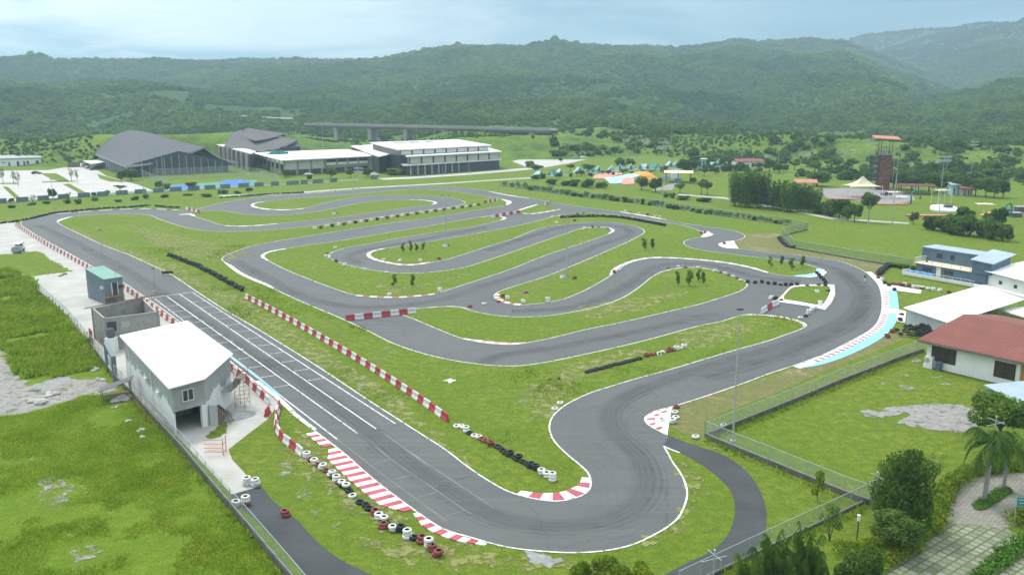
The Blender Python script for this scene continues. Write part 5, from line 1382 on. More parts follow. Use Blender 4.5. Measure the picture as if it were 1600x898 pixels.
b = MB(); b.tube([(-.9, 0, 1.9), (-.9, 5.4, 1.9)], .035, 5); b.tube([(-.9, 0, 1.1), (-.9, 5.4, 1.1)], .035, 5); b.build('rail', 'rust', t)

# --- teal roofed timing cabin
base = G(166, 476); rz = math.atan2((G(194.6, 471.4) - base).y, (G(194.6, 471.4) - base).x)
t = thing('timing_cabin', 'tall grey blue cabin with a teal sheet roof by the pit wall', 'cabin', base, rz)
Lc = Loc(base, rz); hc = zat(base, 437); wd = Lc(194.6, 471.4)[0]; dp = Lc(139.7, 463)[1]
dp = max(5.0, min(dp, 8.5)); sk = Lc(139.7, 463)[0]; print('cabin', hc, wd, dp, sk)
b = MB(); b.box(0, wd, 0, .12, 0, hc - .02); fwall = b.build('front_wall', 'bluegrey', t)
b = MB(); b.solid([(0, .123, 0), (.12, .123, 0), (.12, dp, 0), (0, dp, 0)], [(0, .123, hc), (.12, .123, hc), (.12, dp, hc + .87), (0, dp, hc + .87)]); b.build('side_wall', 'bluegrey', t)
b = MB(); b.solid([(wd - .12, .123, 0), (wd, .123, 0), (wd, dp, 0), (wd - .12, dp, 0)], [(wd - .12, .123, hc), (wd, .123, hc), (wd, dp, hc + .87), (wd - .12, dp, hc + .87)]); b.box(.123, wd - .123, dp - .12, dp - .003, 0, hc + .85); b.build('rear_wall', 'bluegrey', t)
b = MB(); b.solid([(-.08, -.15, hc + .0), (wd + .1, -.15, hc + .05), (wd + .1, dp + .1, hc + .95), (-.08, dp + .1, hc + .9)], [(-.08, -.15, hc + .1), (wd + .1, -.15, hc + .15), (wd + .1, dp + .1, hc + 1.05), (-.08, dp + .1, hc + 1.0)]); b.build('roof', 'teal', t)
b = MB()
for k in range(9): b.box(.35 * k + .1, .35 * k + .16, -.02, -.003, 0.05, hc - .1)
for k in range(14): b.box(-.02, -.003, .5 * k + .3, .5 * k + .36, .05, hc - .1)
b.build('cladding_rib', 'bluegrey', t)
b = MB(); b.box(wd * .40, wd * .68, -.06, -.022, 1.6, 3.9); dr = b.build('door', 'glass', t)
b = MB(); b.box(wd * .36, wd * .40, -.08, -.022, 1.6, 3.95); b.box(wd * .68, wd * .72, -.08, -.022, 1.6, 3.95); b.build('door_frame', 'frame', dr)
b = MB(); b.box(-.6, wd * .9, -1.3, -.025, 1.45, 1.55); b.build('landing', 'rust', t)
b = MB()
for k in range(6): b.box(wd * .35, wd * .85, -1.6 - k * .28, -1.32 - k * .28, 1.2 - k * .24, 1.25 - k * .24)
b.build('steps', 'wood', t)
b = MB()
for x in (-.55, .4, wd * .85): b.tube([(x, -1.28, 0), (x, -1.28, 2.5)], .035, 5)
b.tube([(-.55, -1.28, 2.5), (wd * .33, -1.28, 2.5)], .03, 5); b.tube([(-.55, -1.28, 2.0), (wd * .33, -1.28, 2.0)], .03, 5)
b.build('railing', 'rust', t)
b = MB(); b.lathe([(0, 0), (.3, .02), (.36, .12), (.33, .2)], 12); o = b.build('dish_antenna', 'frame', t); o.location = (-.35, .6, 3.2); o.rotation_euler = (1.2, -.5, .3)
b = MB(); b.box(wd * .72, wd * .95, -.3, -.025, 2.9, 3.3); b.build('loudspeaker', 'black', t)
b = MB(); b.tube([(wd * .66, .2, hc), (wd * .66, .2, hc + 1.1)], .025, 5); b.build('aerial', 'dsteel', t)

# small truck on the concrete apron
g = G(25, 396); t = thing('light_truck', 'small white truck seen from behind on the pit concrete', 'truck', g, STR * .4)
b = MB(); b.box(-.95, .95, 0, 4.6, .55, .75); b.build('chassis', 'dsteel', t)
b = MB(); b.solid([(-.95, 2.9, .75), (.95, 2.9, .75), (.95, 4.6, .75), (-.95, 4.6, .75)], [(-.88, 3.0, 2.3), (.88, 3.0, 2.3), (.85, 4.2, 2.3), (-.85, 4.2, 2.3)]); c_ = b.build('cab', 'carwhite', t)
b = MB(); b.box(-.75, .75, 2.95, 2.985, 1.55, 2.1); b.build('window', 'glass', c_)
b = MB(); b.box(-1, 1, 0, 2.8, .76, .84); b.box(-1, 1, 0, .06, .84, 1.3); b.box(-1, -.94, .06, 2.8, .84, 1.3); b.box(.94, 1, .06, 2.8, .84, 1.3); b.build('bed', 'cargrey', t)
b = MB(); b.box(-.95, .95, .1, 2.7, 2.2, 2.3); b.build('canopy_roof', 'carwhite', t)
b = MB()
for x in (-.9, .9):
    for y in (.15, 2.6): b.tube([(x, y, 1.3), (x, y, 2.2)], .03, 5)
b.build('canopy_post', 'steel', t)
for x in (-.8, .8):
    for y in (.9, 3.8):
        b = MB(); b.tube([(x - .12, y, .38), (x + .12, y, .38)], .38, 12); b.build('wheel', 'black', t)
b = MB(); b.box(-1, 1, -.12, -.01, .45, .7); b.build('bumper', 'steel', t)
g = G(93, 432); b = MB(); b.box(-.15, .15, 0, 2.6, 0, .25); b.box(-.35, .35, 2.3, 2.7, 0, .3); o = b.build('steel_beam', 'rust'); o.location = g; tag(o, 'short steel beam lying on the concrete pad', 'beam')
# ------------------------------------------------------------------ east side buildings
def bays(t, p, q, n, z0, z1, name, m, gap=.12, off=.06, th=.1):
    """n wall panels between p and q (local xy), each its own part"""
    p, q = Vector((p[0], p[1], 0)), Vector((q[0], q[1], 0)); d = (q - p).normalized(); nr = Vector((d.y, -d.x, 0))
    for i in range(n):
        a = p.lerp(q, (i + gap / 2) / n) + nr * off; c = p.lerp(q, (i + 1 - gap / 2) / n) + nr * off
        b = MB(); e = nr * th
        b.solid([(a.x, a.y, z0), (a.x + e.x, a.y + e.y, z0), (c.x + e.x, c.y + e.y, z0), (c.x, c.y, z0)], [(a.x, a.y, z1), (a.x + e.x, a.y + e.y, z1), (c.x + e.x, c.y + e.y, z1), (c.x, c.y, z1)])
        b.build(name, m, t)


# blue two storey cabin block
base = G(1430, 429); far = G(1540, 448.5); rz = math.atan2((far - base).y, (far - base).x); W = (far - base).length
t = thing('blue_cabin', 'blue clad two storey cabin block with an open roof terrace', 'cabin', base, rz)
Lc = Loc(base, rz); h1 = zat(base, 410.5); h2 = h1 + 2.9
D = 7.5; ux = Lc(1459, 403, h1)[0]; uy = 4.0; print('blue', W, h1, ux, Lc(1459, 403, h1))
ax = Lc(1519, 425, h1)[0]
b = MB(); b.box(0, W, 0, D, 0, h1); b.build('ground_floor', 'blue', t)
b = MB(); b.box(-.3, ax - .003, -.4, uy, h1 + .003, h1 + .12); b.build('terrace_deck', 'cream', t)
b = MB(); b.box(ux, ax + 2, uy + .003, D + 1.5, h1 + .003, h2); b.build('upper_floor', 'blue', t)
b = MB(); b.box(ux - .15, ax + 2, uy - .15, D + 1.7, h2 + .003, h2 + .12); b.build('roof', 'bluelight', t)
cs_, sn_ = math.cos(rz), math.sin(rz)
za = min(h1 + 3.6, zat(Vector((base.x + ax * cs_, base.y + ax * sn_, 0)), 405)) - h1; print('annex', za)
b = MB()
b.solid([(ax, -.3, h1 + .003), (W + 1.0, -.3, h1 + .003), (W + 1.0, D - 1.0, h1 + .003), (ax, D - 1.0, h1 + .003)], [(ax, -.3, h1 + za - .1), (W + 1.0, -.3, h1 + za - .4), (W + 1.0, D - 1.0, h1 + za + .7), (ax, D - 1.0, h1 + za + 1.0)]); b.build('annex', 'blue', t)
b = MB(); b.solid([(ax - .3, -.7, h1 + za - .1), (W + 1.4, -.7, h1 + za - .4), (W + 1.6, D, h1 + za + .9), (ax - .3, D, h1 + za + 1.2)], [(ax - .3, -.7, h1 + za + .05), (W + 1.4, -.7, h1 + za - .25), (W + 1.6, D, h1 + za + 1.05), (ax - .3, D, h1 + za + 1.35)]); b.build('annex_roof', 'bluelight', t)
for x0, x1 in ((W * .10, W * .24), (W * .42, W * .55)): window(t, x0, x1, 0, h1 * .45, h1 * .80, mull=2, fr='dsteel')
window(t, ux + W * .22, ux + W * .31, uy, h1 + 1.0, h1 + 2.1, fr='dsteel'); window(t, ux + W * .42, ux + W * .48, uy, h1 + 1.0, h1 + 2.1, fr='dsteel')
b = MB(); b.box(W * .305, W * .37, -.06, -.005, .3, h1 * .86); d_ = b.build('door', 'cream', t)
b = MB(); b.box(W * .30, W * .375, -.3, -.062, h1 * .88, h1 * .93); b.build('door_hood', 'frame', d_)
b = MB()
for k in range(26): b.box(k * W / 26 + .1, k * W / 26 + .16, -.018, -.003, .1, h1 - .2)
b.build('cladding_rib', 'blue', t)
b = MB()
for x0, x1, y in ((-.25, ax - .1, -.38),):
    for zz in (.55, 1.0): b.tube([(x0, y, h1 + zz), (x1, y, h1 + zz)], .02, 5)
for k in range(7): x = -.25 + (ax) * k / 6; b.tube([(x, -.38, h1 + .1), (x, -.38, h1 + 1.0)], .03, 5)
b.build('terrace_railing', 'dsteel', t)
b = MB()
for k in range(16): y = -.3 + k * .3; b.box(-.28, -.24, y, y + .06, h1 + .1, h1 + 1.15)
b.box(-.3, -.22, -.3, 4.4, h1 + 1.15, h1 + 1.22); b.build('picket_railing', 'frame', t)
b = MB(); b.box(-1.2, W * .95, -3.0, -.41, .15, .4); b.box(-1.2, W * .95, -3.06, -3.003, .4, 1.0); b.box(-1.26, -1.203, -3.0, -.1, .4, 1.25); b.build('porch_deck', 'slab', t)
b = MB(); b.tube([(-1.2, -3.03, 1.45), (W * .95, -3.03, 1.45)], .035, 5)
for k in range(9): x = -1.2 + W * .97 * k / 8; b.tube([(x, -3.03, .9), (x, -3.03, 1.45)], .03, 5)
b.build('porch_railing', 'frame', t)
def at(x, y, z=0): 
    c, s = math.cos(rz), math.sin(rz); return Vector((base.x + x * c - y * s, base.y + x * s + y * c, z))
b = MB()
for k in range(4): b.solid([(k * 1.5, -.5, 0), (k * 1.5 + 1.4, -.5, 0), (k * 1.5 + 1.4, .5, 0), (k * 1.5, .5, 0)], [(k * 1.5 + .1, -.3, .75), (k * 1.5 + 1.2, -.4, .55), (k * 1.5 + 1.2, .3, .6), (k * 1.5 + .1, .4, .8)])
o = b.build('tarpaulin_stack', 'bluetarp'); o.location = at(-.6, -1.7, .4); o.rotation_euler = (0, 0, rz); tag(o, 'bright blue covered pile on the porch of the blue cabin', 'tarpaulin')
for k, (x, y) in enumerate(((1.0, 2.2),)):
    tq = thing('potted_plant', 'potted plant at the left corner of the roof terrace', 'plant', at(x, y, h1 + .12)); b = MB(); b.lathe([(0, 0), (.2, 0), (.28, .4), (0, .4)], 10); b.build('pot', 'dsteel', tq)
    b = MB()
    for q in range(9): a_ = q * .7; b.face([(0, 0, .4), (.4 * math.cos(a_) - .06, .4 * math.sin(a_), .8), (.5 * math.cos(a_), .5 * math.sin(a_), .75), (.4 * math.cos(a_) + .06, .4 * math.sin(a_), .85)])
    b.build('leaves', 'leaf_mid', tq)

# white building behind the shelter
base = G(1542, 448); rz = math.atan2((G(1600, 464) - base).y, (G(1600, 464) - base).x)
t = thing('white_annex', 'white walled building with a white sheet roof at the right edge', 'building', base, rz)
hw = zat(base, 424); b = MB(); b.box(0, 22, 0, 9, 0, hw); b.build('wall', 'white', t)
b = MB(); b.solid([(-1.2, -.9, hw + .05), (23, -.9, hw + .05), (23, 9.6, hw + 1.4), (-1.2, 9.6, hw + 1.4)], [(-1.2, -.9, hw + .17), (23, -.9, hw + .17), (23, 9.6, hw + 1.52), (-1.2, 9.6, hw + 1.52)]); b.build('roof', 'roofwhite', t)
for x in (3.1, 7.0): window(t, x, x + .8, 0, hw * .38, hw * .60, fr='dsteel', mull=1)
b = MB(); b.box(-.03, 0, 1, 3, .2, 2.2); b.build('door', 'frame', t)
b = MB(); b.box(0, 22, -1.6, -.02, 0, .5); b.build('plinth', 'slab', t)

# big white shelter roof
zs = 3.1; C4 = [G(1411.8, 481.5, zs), G(1484.5, 506, zs), G(1600, 468.5, zs + .4), G(1533, 446.5, zs + .4)]
base = Vector((C4[0].x, C4[0].y, 0)); rz = math.atan2((C4[1] - C4[0]).y, (C4[1] - C4[0]).x)
t = thing('paddock_shelter', 'wide low shelter with a bright white roof beside the east bend', 'shelter', base, rz)
Lc = Loc(base, rz); P = [Lc.pt(p) for p in C4]; print('shelter', [tuple(round(c, 1) for c in p) for p in P])
b = MB(); b.solid(P, [(p[0], p[1], p[2] + .14) for p in P]); b.build('roof', 'roofwhite', t)
b = MB(); wallseg(b, (P[0][0] + .4, P[0][1] + .5), (P[1][0] - .4, P[1][1] + .5), 0, zs - .03); b.build('front_wall', 'render', t)
b = MB(); wallseg(b, (P[3][0] + .4, P[3][1] - .5), (P[0][0] + .4, P[0][1] + .72), 0, zs - .03); b.build('side_wall', 'render', t)
b = MB()
for f in (.25, .5, .75, .97):
    x = P[1][0] + (P[2][0] - P[1][0]) * f - .4; y = P[1][1] + (P[2][1] - P[1][1]) * f; b.tube([(x, y, 0), (x, y, zs)], .08, 6)
b.build('post', 'steel', t)
g = G(1530, 505); t = thing('flat_canopy', 'low grey canopy behind the red roof', 'canopy', g, rz)
b = MB(); b.box(0, 9, 3, 12, 2.3, 2.42); b.build('roof', 'slab', t); b = MB()
for x in (.2, 8.8):
    for y in (3.2, 11.8): b.tube([(x, y, 0), (x, y, 2.3)], .06, 6)
b.build('post', 'steel', t)

# white house with the red roof
base = G(1446, 571.5); far = G(1591, 606); rz = math.atan2((far - base).y, (far - base).x); W = (far - base).length
t = thing('red_roof_house', 'white house with a red sheet roof and dark brown windows', 'house', base, rz)
Lc = Loc(base, rz); hw = zat(base, 531); print('house', W, hw, [Lc(1434, 524, hw), Lc(1526, 495, hw + 1.8)])
dep = 14.0
b = MB(); b.box(0, W, 0, dep, 0, hw); b.box(W + .003, W + 9, 0.6, dep, 0, hw); wl2 = b.build('wall', 'white', t)
ox = -1.0; e = Lc(1434, 524, hw); r_ = Lc(1526, 495, hw + 2.0)
rx, ry = r_[0], max(6.0, min(r_[1], 13))
b = MB(); b.solid([(ox, -1.0, hw - .1), (W + 12, -1.0, hw - .1), (W + 12, ry, hw + 1.9), (ox + .6, ry, hw + 1.9)], [(ox, -1.0, hw + .08), (W + 12, -1.0, hw + .08), (W + 12, ry, hw + 2.08), (ox + .6, ry, hw + 2.08)])
b.solid([(ox + .6, ry + .003, hw + 1.9), (W + 12, ry + .003, hw + 1.9), (W + 12, ry * 2 + 1, hw - .1), (ox, ry * 2 + 1, hw - .1)], [(ox + .6, ry + .003, hw + 2.08), (W + 12, ry + .003, hw + 2.08), (W + 12, ry * 2 + 1, hw + .08), (ox, ry * 2 + 1, hw + .08)])
rf = b.build('roof', 'redroof', t)
b = MB()
for k in range(70):
    x = ox + .3 + k * .5
    b.solid([(x, -1.0, hw + .082), (x + .06, -1.0, hw + .082), (x + .06, ry - .02, hw + 2.082), (x, ry - .02, hw + 2.082)], [(x, -1.0, hw + .11), (x + .06, -1.0, hw + .11), (x + .06, ry - .02, hw + 2.11), (x, ry - .02, hw + 2.11)])
b.build('roof_rib', 'redroof', rf)
b = MB(); b.box(ox, W + 12, -1.12, -1.003, hw - .3, hw + .06); b.build('fascia', 'wood', t)
window(t, W * .055, W * .33, 0, hw * .28, hw * .86, glass='brownglass', fr='black', mull=2)
window(t, W * .74, W * .955, 0, hw * .22, hw * .80, glass='brownglass', fr='black', mull=1)
b = MB(); b.box(W + .01, W + 1.2, .5, .597, 0, hw - .3); b.build('orange_panel', 'orange', t)
b = MB(); b.box(.15, 1.25, -.75, -.05, .55, 1.65); ac = b.build('air_conditioner', 'frame', t)
b = MB(); b.lathe([(0, 0), (.36, 0), (.36, .03), (0, .03)], 14); f_ = b.build('fan_grille', 'steel', ac); f_.location = (.55, -.76, 1.1); f_.rotation_euler = (math.pi / 2, 0, 0)
b = MB(); b.box(.05, 1.35, -.85, -.02, 0, .5); b.build('concrete_base', 'slab', ac)
g = at_ = Vector((base.x + 2.2 * math.cos(rz) + .6 * math.sin(rz), base.y + 2.2 * math.sin(rz) - .6 * math.cos(rz), 0))
t = thing('wheelie_bin', 'dark blue plastic bin against the white house wall', 'bin', g, rz)
b = MB(); b.solid([(-.28, -.3, .05), (.28, -.3, .05), (.28, .3, .05), (-.28, .3, .05)], [(-.36, -.38, 1.15), (.36, -.38, 1.15), (.36, .38, 1.15), (-.36, .38, 1.15)]); b.build('body', 'blue', t)
b = MB(); b.solid([(-.4, -.42, 1.153), (.4, -.42, 1.153), (.4, .4, 1.153), (-.4, .4, 1.153)], [(-.36, -.36, 1.24), (.36, -.36, 1.24), (.36, .36, 1.28), (-.36, .36, 1.28)]); b.build('lid', 'blue', t)

# blue shed at the right edge
base = G(1585, 663); t = thing('blue_shed', 'blue ribbed metal shed with a pale grey roof at the right edge', 'shed', base, .25)
hs = zat(base, 628); b = MB(); b.box(0, 6, 0, 5, 0, hs); b.build('wall', 'blue', t)
b = MB()
for k in range(15): b.box(k * .4 + .05, k * .4 + .2, -.05, -.003, 0, hs)
b.build('cladding_rib', 'blue', t)
b = MB(); b.solid([(-.3, -.35, hs + .02), (6.4, -.35, hs + .02), (6.4, 5.0, hs + .5), (-.3, 5.0, hs + .5)], [(-.3, -.35, hs + .12), (6.4, -.35, hs + .12), (6.4, 5.0, hs + .6), (-.3, 5.0, hs + .6)]); b.build('roof', 'bluelight', t)


# ------------------------------------------------------------------ far sports complex
def W3(o, p): return (p.x - o.x, p.y - o.y, p.z)


def swept_roof(t, o, EF, RF, ERF, EB, RB, ERB, m, sag=1.6, th=.7):
    """two concave slopes meeting on a rising ridge"""
    n, k = 10, 10
    for nm, A0, A1, B0, B1 in (('left_slope', EF, EB, RF, RB), ('right_slope', ERF, ERB, RF, RB)):
        b = MB(); rows = []
        for i in range(n + 1):
            f = i / n; e = A0.lerp(A1, f); r = B0.lerp(B1, f); row = []
            for j in range(k + 1):
                g = j / k; p = e.lerp(r, g); row.append(p + Vector((0, 0, -sag * (1 - 2.6 * f) * math.sin(math.pi * g))))
            rows.append(row)
        for i in range(n):
            for j in range(k):
                q = [rows[i][j], rows[i][j + 1], rows[i + 1][j + 1], rows[i + 1][j]]
                b.face([W3(o, p) for p in q], 0); b.face([W3(o, p - Vector((0, 0, th))) for p in q[::-1]], 1)
        for i in range(n):
            b.face([W3(o, rows[i][0] - Vector((0, 0, th))), W3(o, rows[i + 1][0] - Vector((0, 0, th))), W3(o, rows[i + 1][0] + Vector((0, 0, .15))), W3(o, rows[i][0] + Vector((0, 0, .15)))], 2)
        for rw in (rows[0], rows[-1]):
            for j in range(k):
                b.face([W3(o, rw[j] - Vector((0, 0, th))), W3(o, rw[j + 1] - Vector((0, 0, th))), W3(o, rw[j + 1] + Vector((0, 0, .15))), W3(o, rw[j] + Vector((0, 0, .15)))], 2)
        b.build(nm, [m, 'darkwall', 'eave'], t)


EF, ERF, RF = G(197, 260.5, 5.5), G(369, 253, 5.5), G(319, 230, 12)
EB, RB = G(148, 240, 6.5), G(203, 203.5, 18); ERB = ERF + (EB - EF)
o = Vector((EF.x, EF.y, 0)); t = thing('sports_hall', 'large hall with a swept grey roof and dark glazed gable', 'sports hall', o)
swept_roof(t, o, EF, RF, ERF, EB, RB, ERB, 'greyroof')
i_ = lambda a, c, f: a.lerp(c, f)
gf, gr = EF.lerp(EB, .08).lerp(ERF.lerp(ERB, .08), .04), EF.lerp(EB, .08).lerp(ERF.lerp(ERB, .08), .96)
gb, gbr = EF.lerp(EB, .95).lerp(ERF.lerp(ERB, .95), .04), EF.lerp(EB, .95).lerp(ERF.lerp(ERB, .95), .96)
top = gf.lerp(gr, .5)
b = MB(); b.face([W3(o, Vector((gf.x, gf.y, 0))), W3(o, Vector((gr.x, gr.y, 0))), W3(o, Vector((gr.x, gr.y, 5.6))), W3(o, Vector((top.x, top.y, 11.4))), W3(o, Vector((gf.x, gf.y, 5.6)))]); b.build('gable_glazing', 'darkwall', t)
b = MB()
for f in np.linspace(.06, .94, 13):
    p = gf.lerp(gr, f); h_ = 5.4 + (11.0 - 5.6) * (1 - abs(2 * f - 1)); b.box(p.x - o.x - .12, p.x - o.x + .12, p.y - o.y - .45, p.y - o.y - .1, 0, h_ - .8)
b.build('mullion', 'eave', t)
for nm, a, c in (('side_wall', gf, gb), ('rear_side_wall', gr, gbr)):
    b = MB(); b.face([W3(o, Vector((a.x, a.y, 0))), W3(o, Vector((c.x, c.y, 0))), W3(o, Vector((c.x, c.y, 6.5))), W3(o, Vector((a.x, a.y, 5.8)))]); b.build(nm, 'taupe', t)
b = MB()
for f in np.linspace(.05, .95, 12):
    p = gf.lerp(gb, f); b.box(p.x - o.x - 1.0, p.x - o.x - .2, p.y - o.y - .9, p.y - o.y - .1, 0, 5.0)
b.build('column', 'eave', t)

# double roofed hall
EF, ERF, RF = G(406, 234.5, 9), G(482, 229.5, 9), G(463, 219, 12.5); EB, RB = G(350, 229, 10.5), G(376, 204, 17.5); ERB = ERF + (RB - RF); ERB.z = 10
o = Vector((EF.x, EF.y, 0)); t = thing('double_roof_hall', 'hall with two stacked swept brown grey roofs', 'sports hall', o)
swept_roof(t, o, EF, RF, ERF, EB, RB, ERB, 'greyroof2')
E2, E2R, R2 = G(398, 219, 13.6), G(450, 213, 13.6), G(444, 208.5, 16.0); E2B, R2B = G(375, 211, 15.5), G(387, 200.5, 19.2)
swept_roof(t, o, E2, R2, E2R, E2B, R2B, E2R + (R2B - R2), 'greyroof2', .6, .6)
b = MB(); q = [EF.lerp(RB, .12), ERF.lerp(RB, .12), ERB.lerp(EF, .12), EB.lerp(ERF, .08)]
b.prism([W3(o, p)[:2] for p in q], 0, 9.2); b.build('wall', 'darkwall', t)
b = MB(); q0, q1 = EB, EF
for f in np.linspace(0, 1, 9):
    p = q0.lerp(q1, f); b.box(p.x - o.x - .5, p.x - o.x + .5, p.y - o.y - .6, p.y - o.y + .2, 0, 8.8)
b.build('column', 'taupe', t)


def block(name, label, roof_px, z, h_roof, wall, trim, ins=.06, parent_t=None, cat='building'):
    R_ = [G(u, v, z) for u, v in roof_px]; o = Vector((R_[0].x, R_[0].y, 0))
    t = parent_t or thing(name, label, cat, o)
    if parent_t: o = Vector(parent_t.location)
    c = sum(R_, Vector()) / len(R_)
    b = MB(); b.prism([W3(o, p)[:2] for p in R_], z - .0, z + h_roof); b.build('roof', trim, t)
    Wl = [p.lerp(c, ins) for p in R_]
    b = MB(); b.prism([W3(o, p)[:2] for p in Wl], 0, z - .004); b.build('wall', wall, t)
    return t, o, R_, Wl


zA = zat(G(440, 276), 252.5)
t, o, R_, Wl = block('white_block', 'white flat roofed block with beige panels and open upper gallery', [(440, 252), (592.4, 244.4), (542, 234.5), (392.7, 239.8)], zA, .5, 'taupe', 'slab')
p, q = W3(o, Wl[0]), W3(o, Wl[1])
bays(t, p, tuple(p[k] + (q[k] - p[k]) * .42 for k in range(3)), 3, zA * .38, zA - .3, 'wall_panel', 'beige', .14)
bays(t, tuple(p[k] + (q[k] - p[k]) * .44 for k in range(3)), tuple(p[k] + (q[k] - p[k]) * .92 for k in range(3)), 4, zA * .55, zA * .72, 'gallery_parapet', 'white', .16)
bays(t, tuple(p[k] + (q[k] - p[k]) * .44 for k in range(3)), tuple(p[k] + (q[k] - p[k]) * .92 for k in range(3)), 4, zA * .74, zA - .4, 'gallery_opening', 'darkwall', .22, .02, .04)
bays(t, p, tuple(p[k] + (q[k] - p[k]) * .92 for k in range(3)), 7, .2, zA * .34, 'shop_front', 'glass', .2, .02, .04)
bays(t, tuple(p[k] + (q[k] - p[k]) * .93 for k in range(3)), q, 1, 0, zA - .2, 'end_panel', 'beige', .0, .05)
p4 = W3(o, Wl[3]); bays(t, p4, p, 7, zA * .35, zA * .72, 'side_window', 'glass', .4, .03, .05); bays(t, p4, p, 7, zA * .76, zA - .3, 'side_panel', 'white', .3, .03, .06)
b = MB()
for k in range(4):
    a = R_[0].lerp(R_[2], .30 + k * .12); x, y, _ = W3(o, a); b.box(x - 3, x + 1.5, y - 1.2, y + 1.2, zA + .505, zA + .56)
b.build('roof_patch', 'taupe', t)
b = MB()
for k in range(8):
    a = R_[3].lerp(R_[2], .15 + .03 * k).lerp(R_[0], .3 + .02 * (k % 3)); x, y, _ = W3(o, a); b.box(x - 1.6, x + 1.4, y - 1, y + 1, zA + .505, zA + .9 + (k % 3) * .7)
tag(b.build('roof_materials', 'tealpaint', t), None)
zs_ = zat(G(392, 281), 239)
t, o, R_, Wl = block('columned_wing', 'long white roofed wing with tall taupe columns beside the double roofed hall', [(392, 241.5), (400, 238), (336, 219.5), (317, 221.5)], 9.0, .5, 'darkwall', 'slab', .04)
p, q = W3(o, Wl[3]), W3(o, Wl[0]); bays(t, p, q, 11, 0, 8.6, 'column', 'taupe', .6, .1, .8); bays(t, p, q, 11, 3.6, 5.0, 'window_band', 'glass', .5, .03, .05)
# connector roof
t, o, R_, Wl = block('connector_block', 'low white roofed link between the two white blocks', [(592, 246), (616, 241), (585, 227), (548, 229.5)], 8.2, .5, 'darkwall', 'slab', .05)
# long white building
gB = G(640, 276); z1, z2, z3 = zat(gB, 260.5), zat(gB, 247), zat(gB, 237); print('B', z1, z2, z3)
t, o, R_, Wl = block('long_white_building', 'long white terraced building with three stepped flat roofs', [(631.4, 259.8), (784, 250.2), (756, 236), (594, 244)], z1, .6, 'darkwall', 'slab', .05)
t2, _, R2_, Wl2 = block('x', '', [(636, 246.2), (784.7, 238.2), (742, 226), (610, 232)], z2, .6, 'darkwall', 'slab', .05, t)
t3, _, R3_, Wl3 = block('x', '', [(622, 235.5), (768, 228.4), (716, 219.5), (578, 224)], z3, .6, 'darkwall', 'slab', .05, t)
p, q = W3(o, Wl2[0]), W3(o, Wl2[1]); bays(t, p, q, 8, z1 + .7, z2 - .35, 'upper_panel', 'beige', .14, .1); bays(t, W3(o, Wl2[3]), p, 4, z1 + .7, z2 - .35, 'end_panel', 'beige', .12, .1)
p, q = W3(o, Wl3[0]), W3(o, Wl3[1]); bays(t, p, q, 8, z2 + .8, z3 - .35, 'clerestory_panel', 'white', .14, .1)
p, q = W3(o, Wl[0]), W3(o, Wl[1]); bays(t, p, q, 14, 0, z1 - .1, 'ground_column', 'eave', .8, .3, .5)
b = MB()
for k in range(6):
    a = R3_[3].lerp(R3_[2], .18 + k * .12).lerp(R3_[0], .3); x, y, _ = W3(o, a); b.box(x - 2, x + 2.5, y - 1.5, y + 1.5, z3 + .605, z3 + 1.2 + (k % 2) * .6)
b.build('roof_plant', 'white', t)
t, o, R_, Wl = block('brown_roof_pavilion', 'low pavilion with a taupe pitched roof behind the long white building', [(712, 226), (800, 225), (800, 216.5), (696, 214.5)], 5, .8, 'darkwall', 'greyroof2', .05, cat='pavilion')
# small white building, far left, and carport
zz = 4.0; t, o, R_, Wl = block('low_office', 'low white office with a flat grey roof behind the car park', [(-70, 251), (66, 247.3), (62, 242.5), (-70, 246)], zz, .5, 'white', 'eave', .03)
p, q = W3(o, Wl[0]), W3(o, Wl[1])
dx, dy = (q[0] - p[0]), (q[1] - p[1])
for f0, f1, a, c in ((.60, .62, .2, 2.4), (.70, .73, .2, 2.6), (.78, .80, .3, 2.6), (.82, .85, 1.0, 2.6), (.93, .97, .8, 2.7), (.52, .57, 2.0, 2.4), (.3, .34, .8, 2.6), (.4, .44, .8, 2.6)):
    bays(t, (p[0] + dx * f0, p[1] + dy * f0), (p[0] + dx * f1, p[1] + dy * f1), 1, a, c, 'window', 'glass', 0, .03, .05)
t = thing('carport', 'open carport with a pale roof beside the swept hall', 'carport', G(146, 264)); o = Vector(t.location)
Rr_ = [G(130, 252, 3.2), G(142, 256.5, 3.2), G(168, 253.5, 3.2), G(152, 250.5, 3.2)]
b = MB(); b.prism([W3(o, p_)[:2] for p_ in Rr_], 3.2, 3.4); b.build('roof', 'slab', t); b = MB()
for p_ in Rr_: x, y, _ = W3(o, p_); b.tube([(x, y, 0), (x, y, 3.2)], .12, 5)
b.build('post', 'eave', t)
for u, v, lab in ((118, 252, 'white round water tank behind the carport'), (126, 251, 'second white water tank behind the carport'), (100, 251, 'pale site hut behind the car park'), (85, 250, 'small white hut behind the car park')):
    t = thing('water_tank' if 'tank' in lab else 'site_hut', lab, 'tank' if 'tank' in lab else 'hut', G(u, v)); b = MB()
    b.lathe([(0, 0), (1.9, 0), (1.9, 2.2), (1.2, 2.7), (0, 2.8)], 14) if 'tank' in lab else b.box(-2.5, 2.5, -1.5, 1.5, 0, 2.4)
    b.build('body', 'white', t)
    b = MB(); b.lathe([(0, 2.82), (.4, 2.82), (.4, 3.0), (0, 3.0)], 8) if 'tank' in lab else b.box(-2.7, 2.7, -1.7, 1.7, 2.403, 2.55); b.build('lid' if 'tank' in lab else 'roof', 'eave', t)
t = thing('brown_wall', 'long dull brown hoarding behind the car park', 'hoarding', G(108, 262)); o = Vector(t.location)
a, c = G(106, 262), G(128, 260.5); b = MB(); wallseg(b, W3(o, a), W3(o, c), 0, 2.6); b.build('boards', 'wood', t)

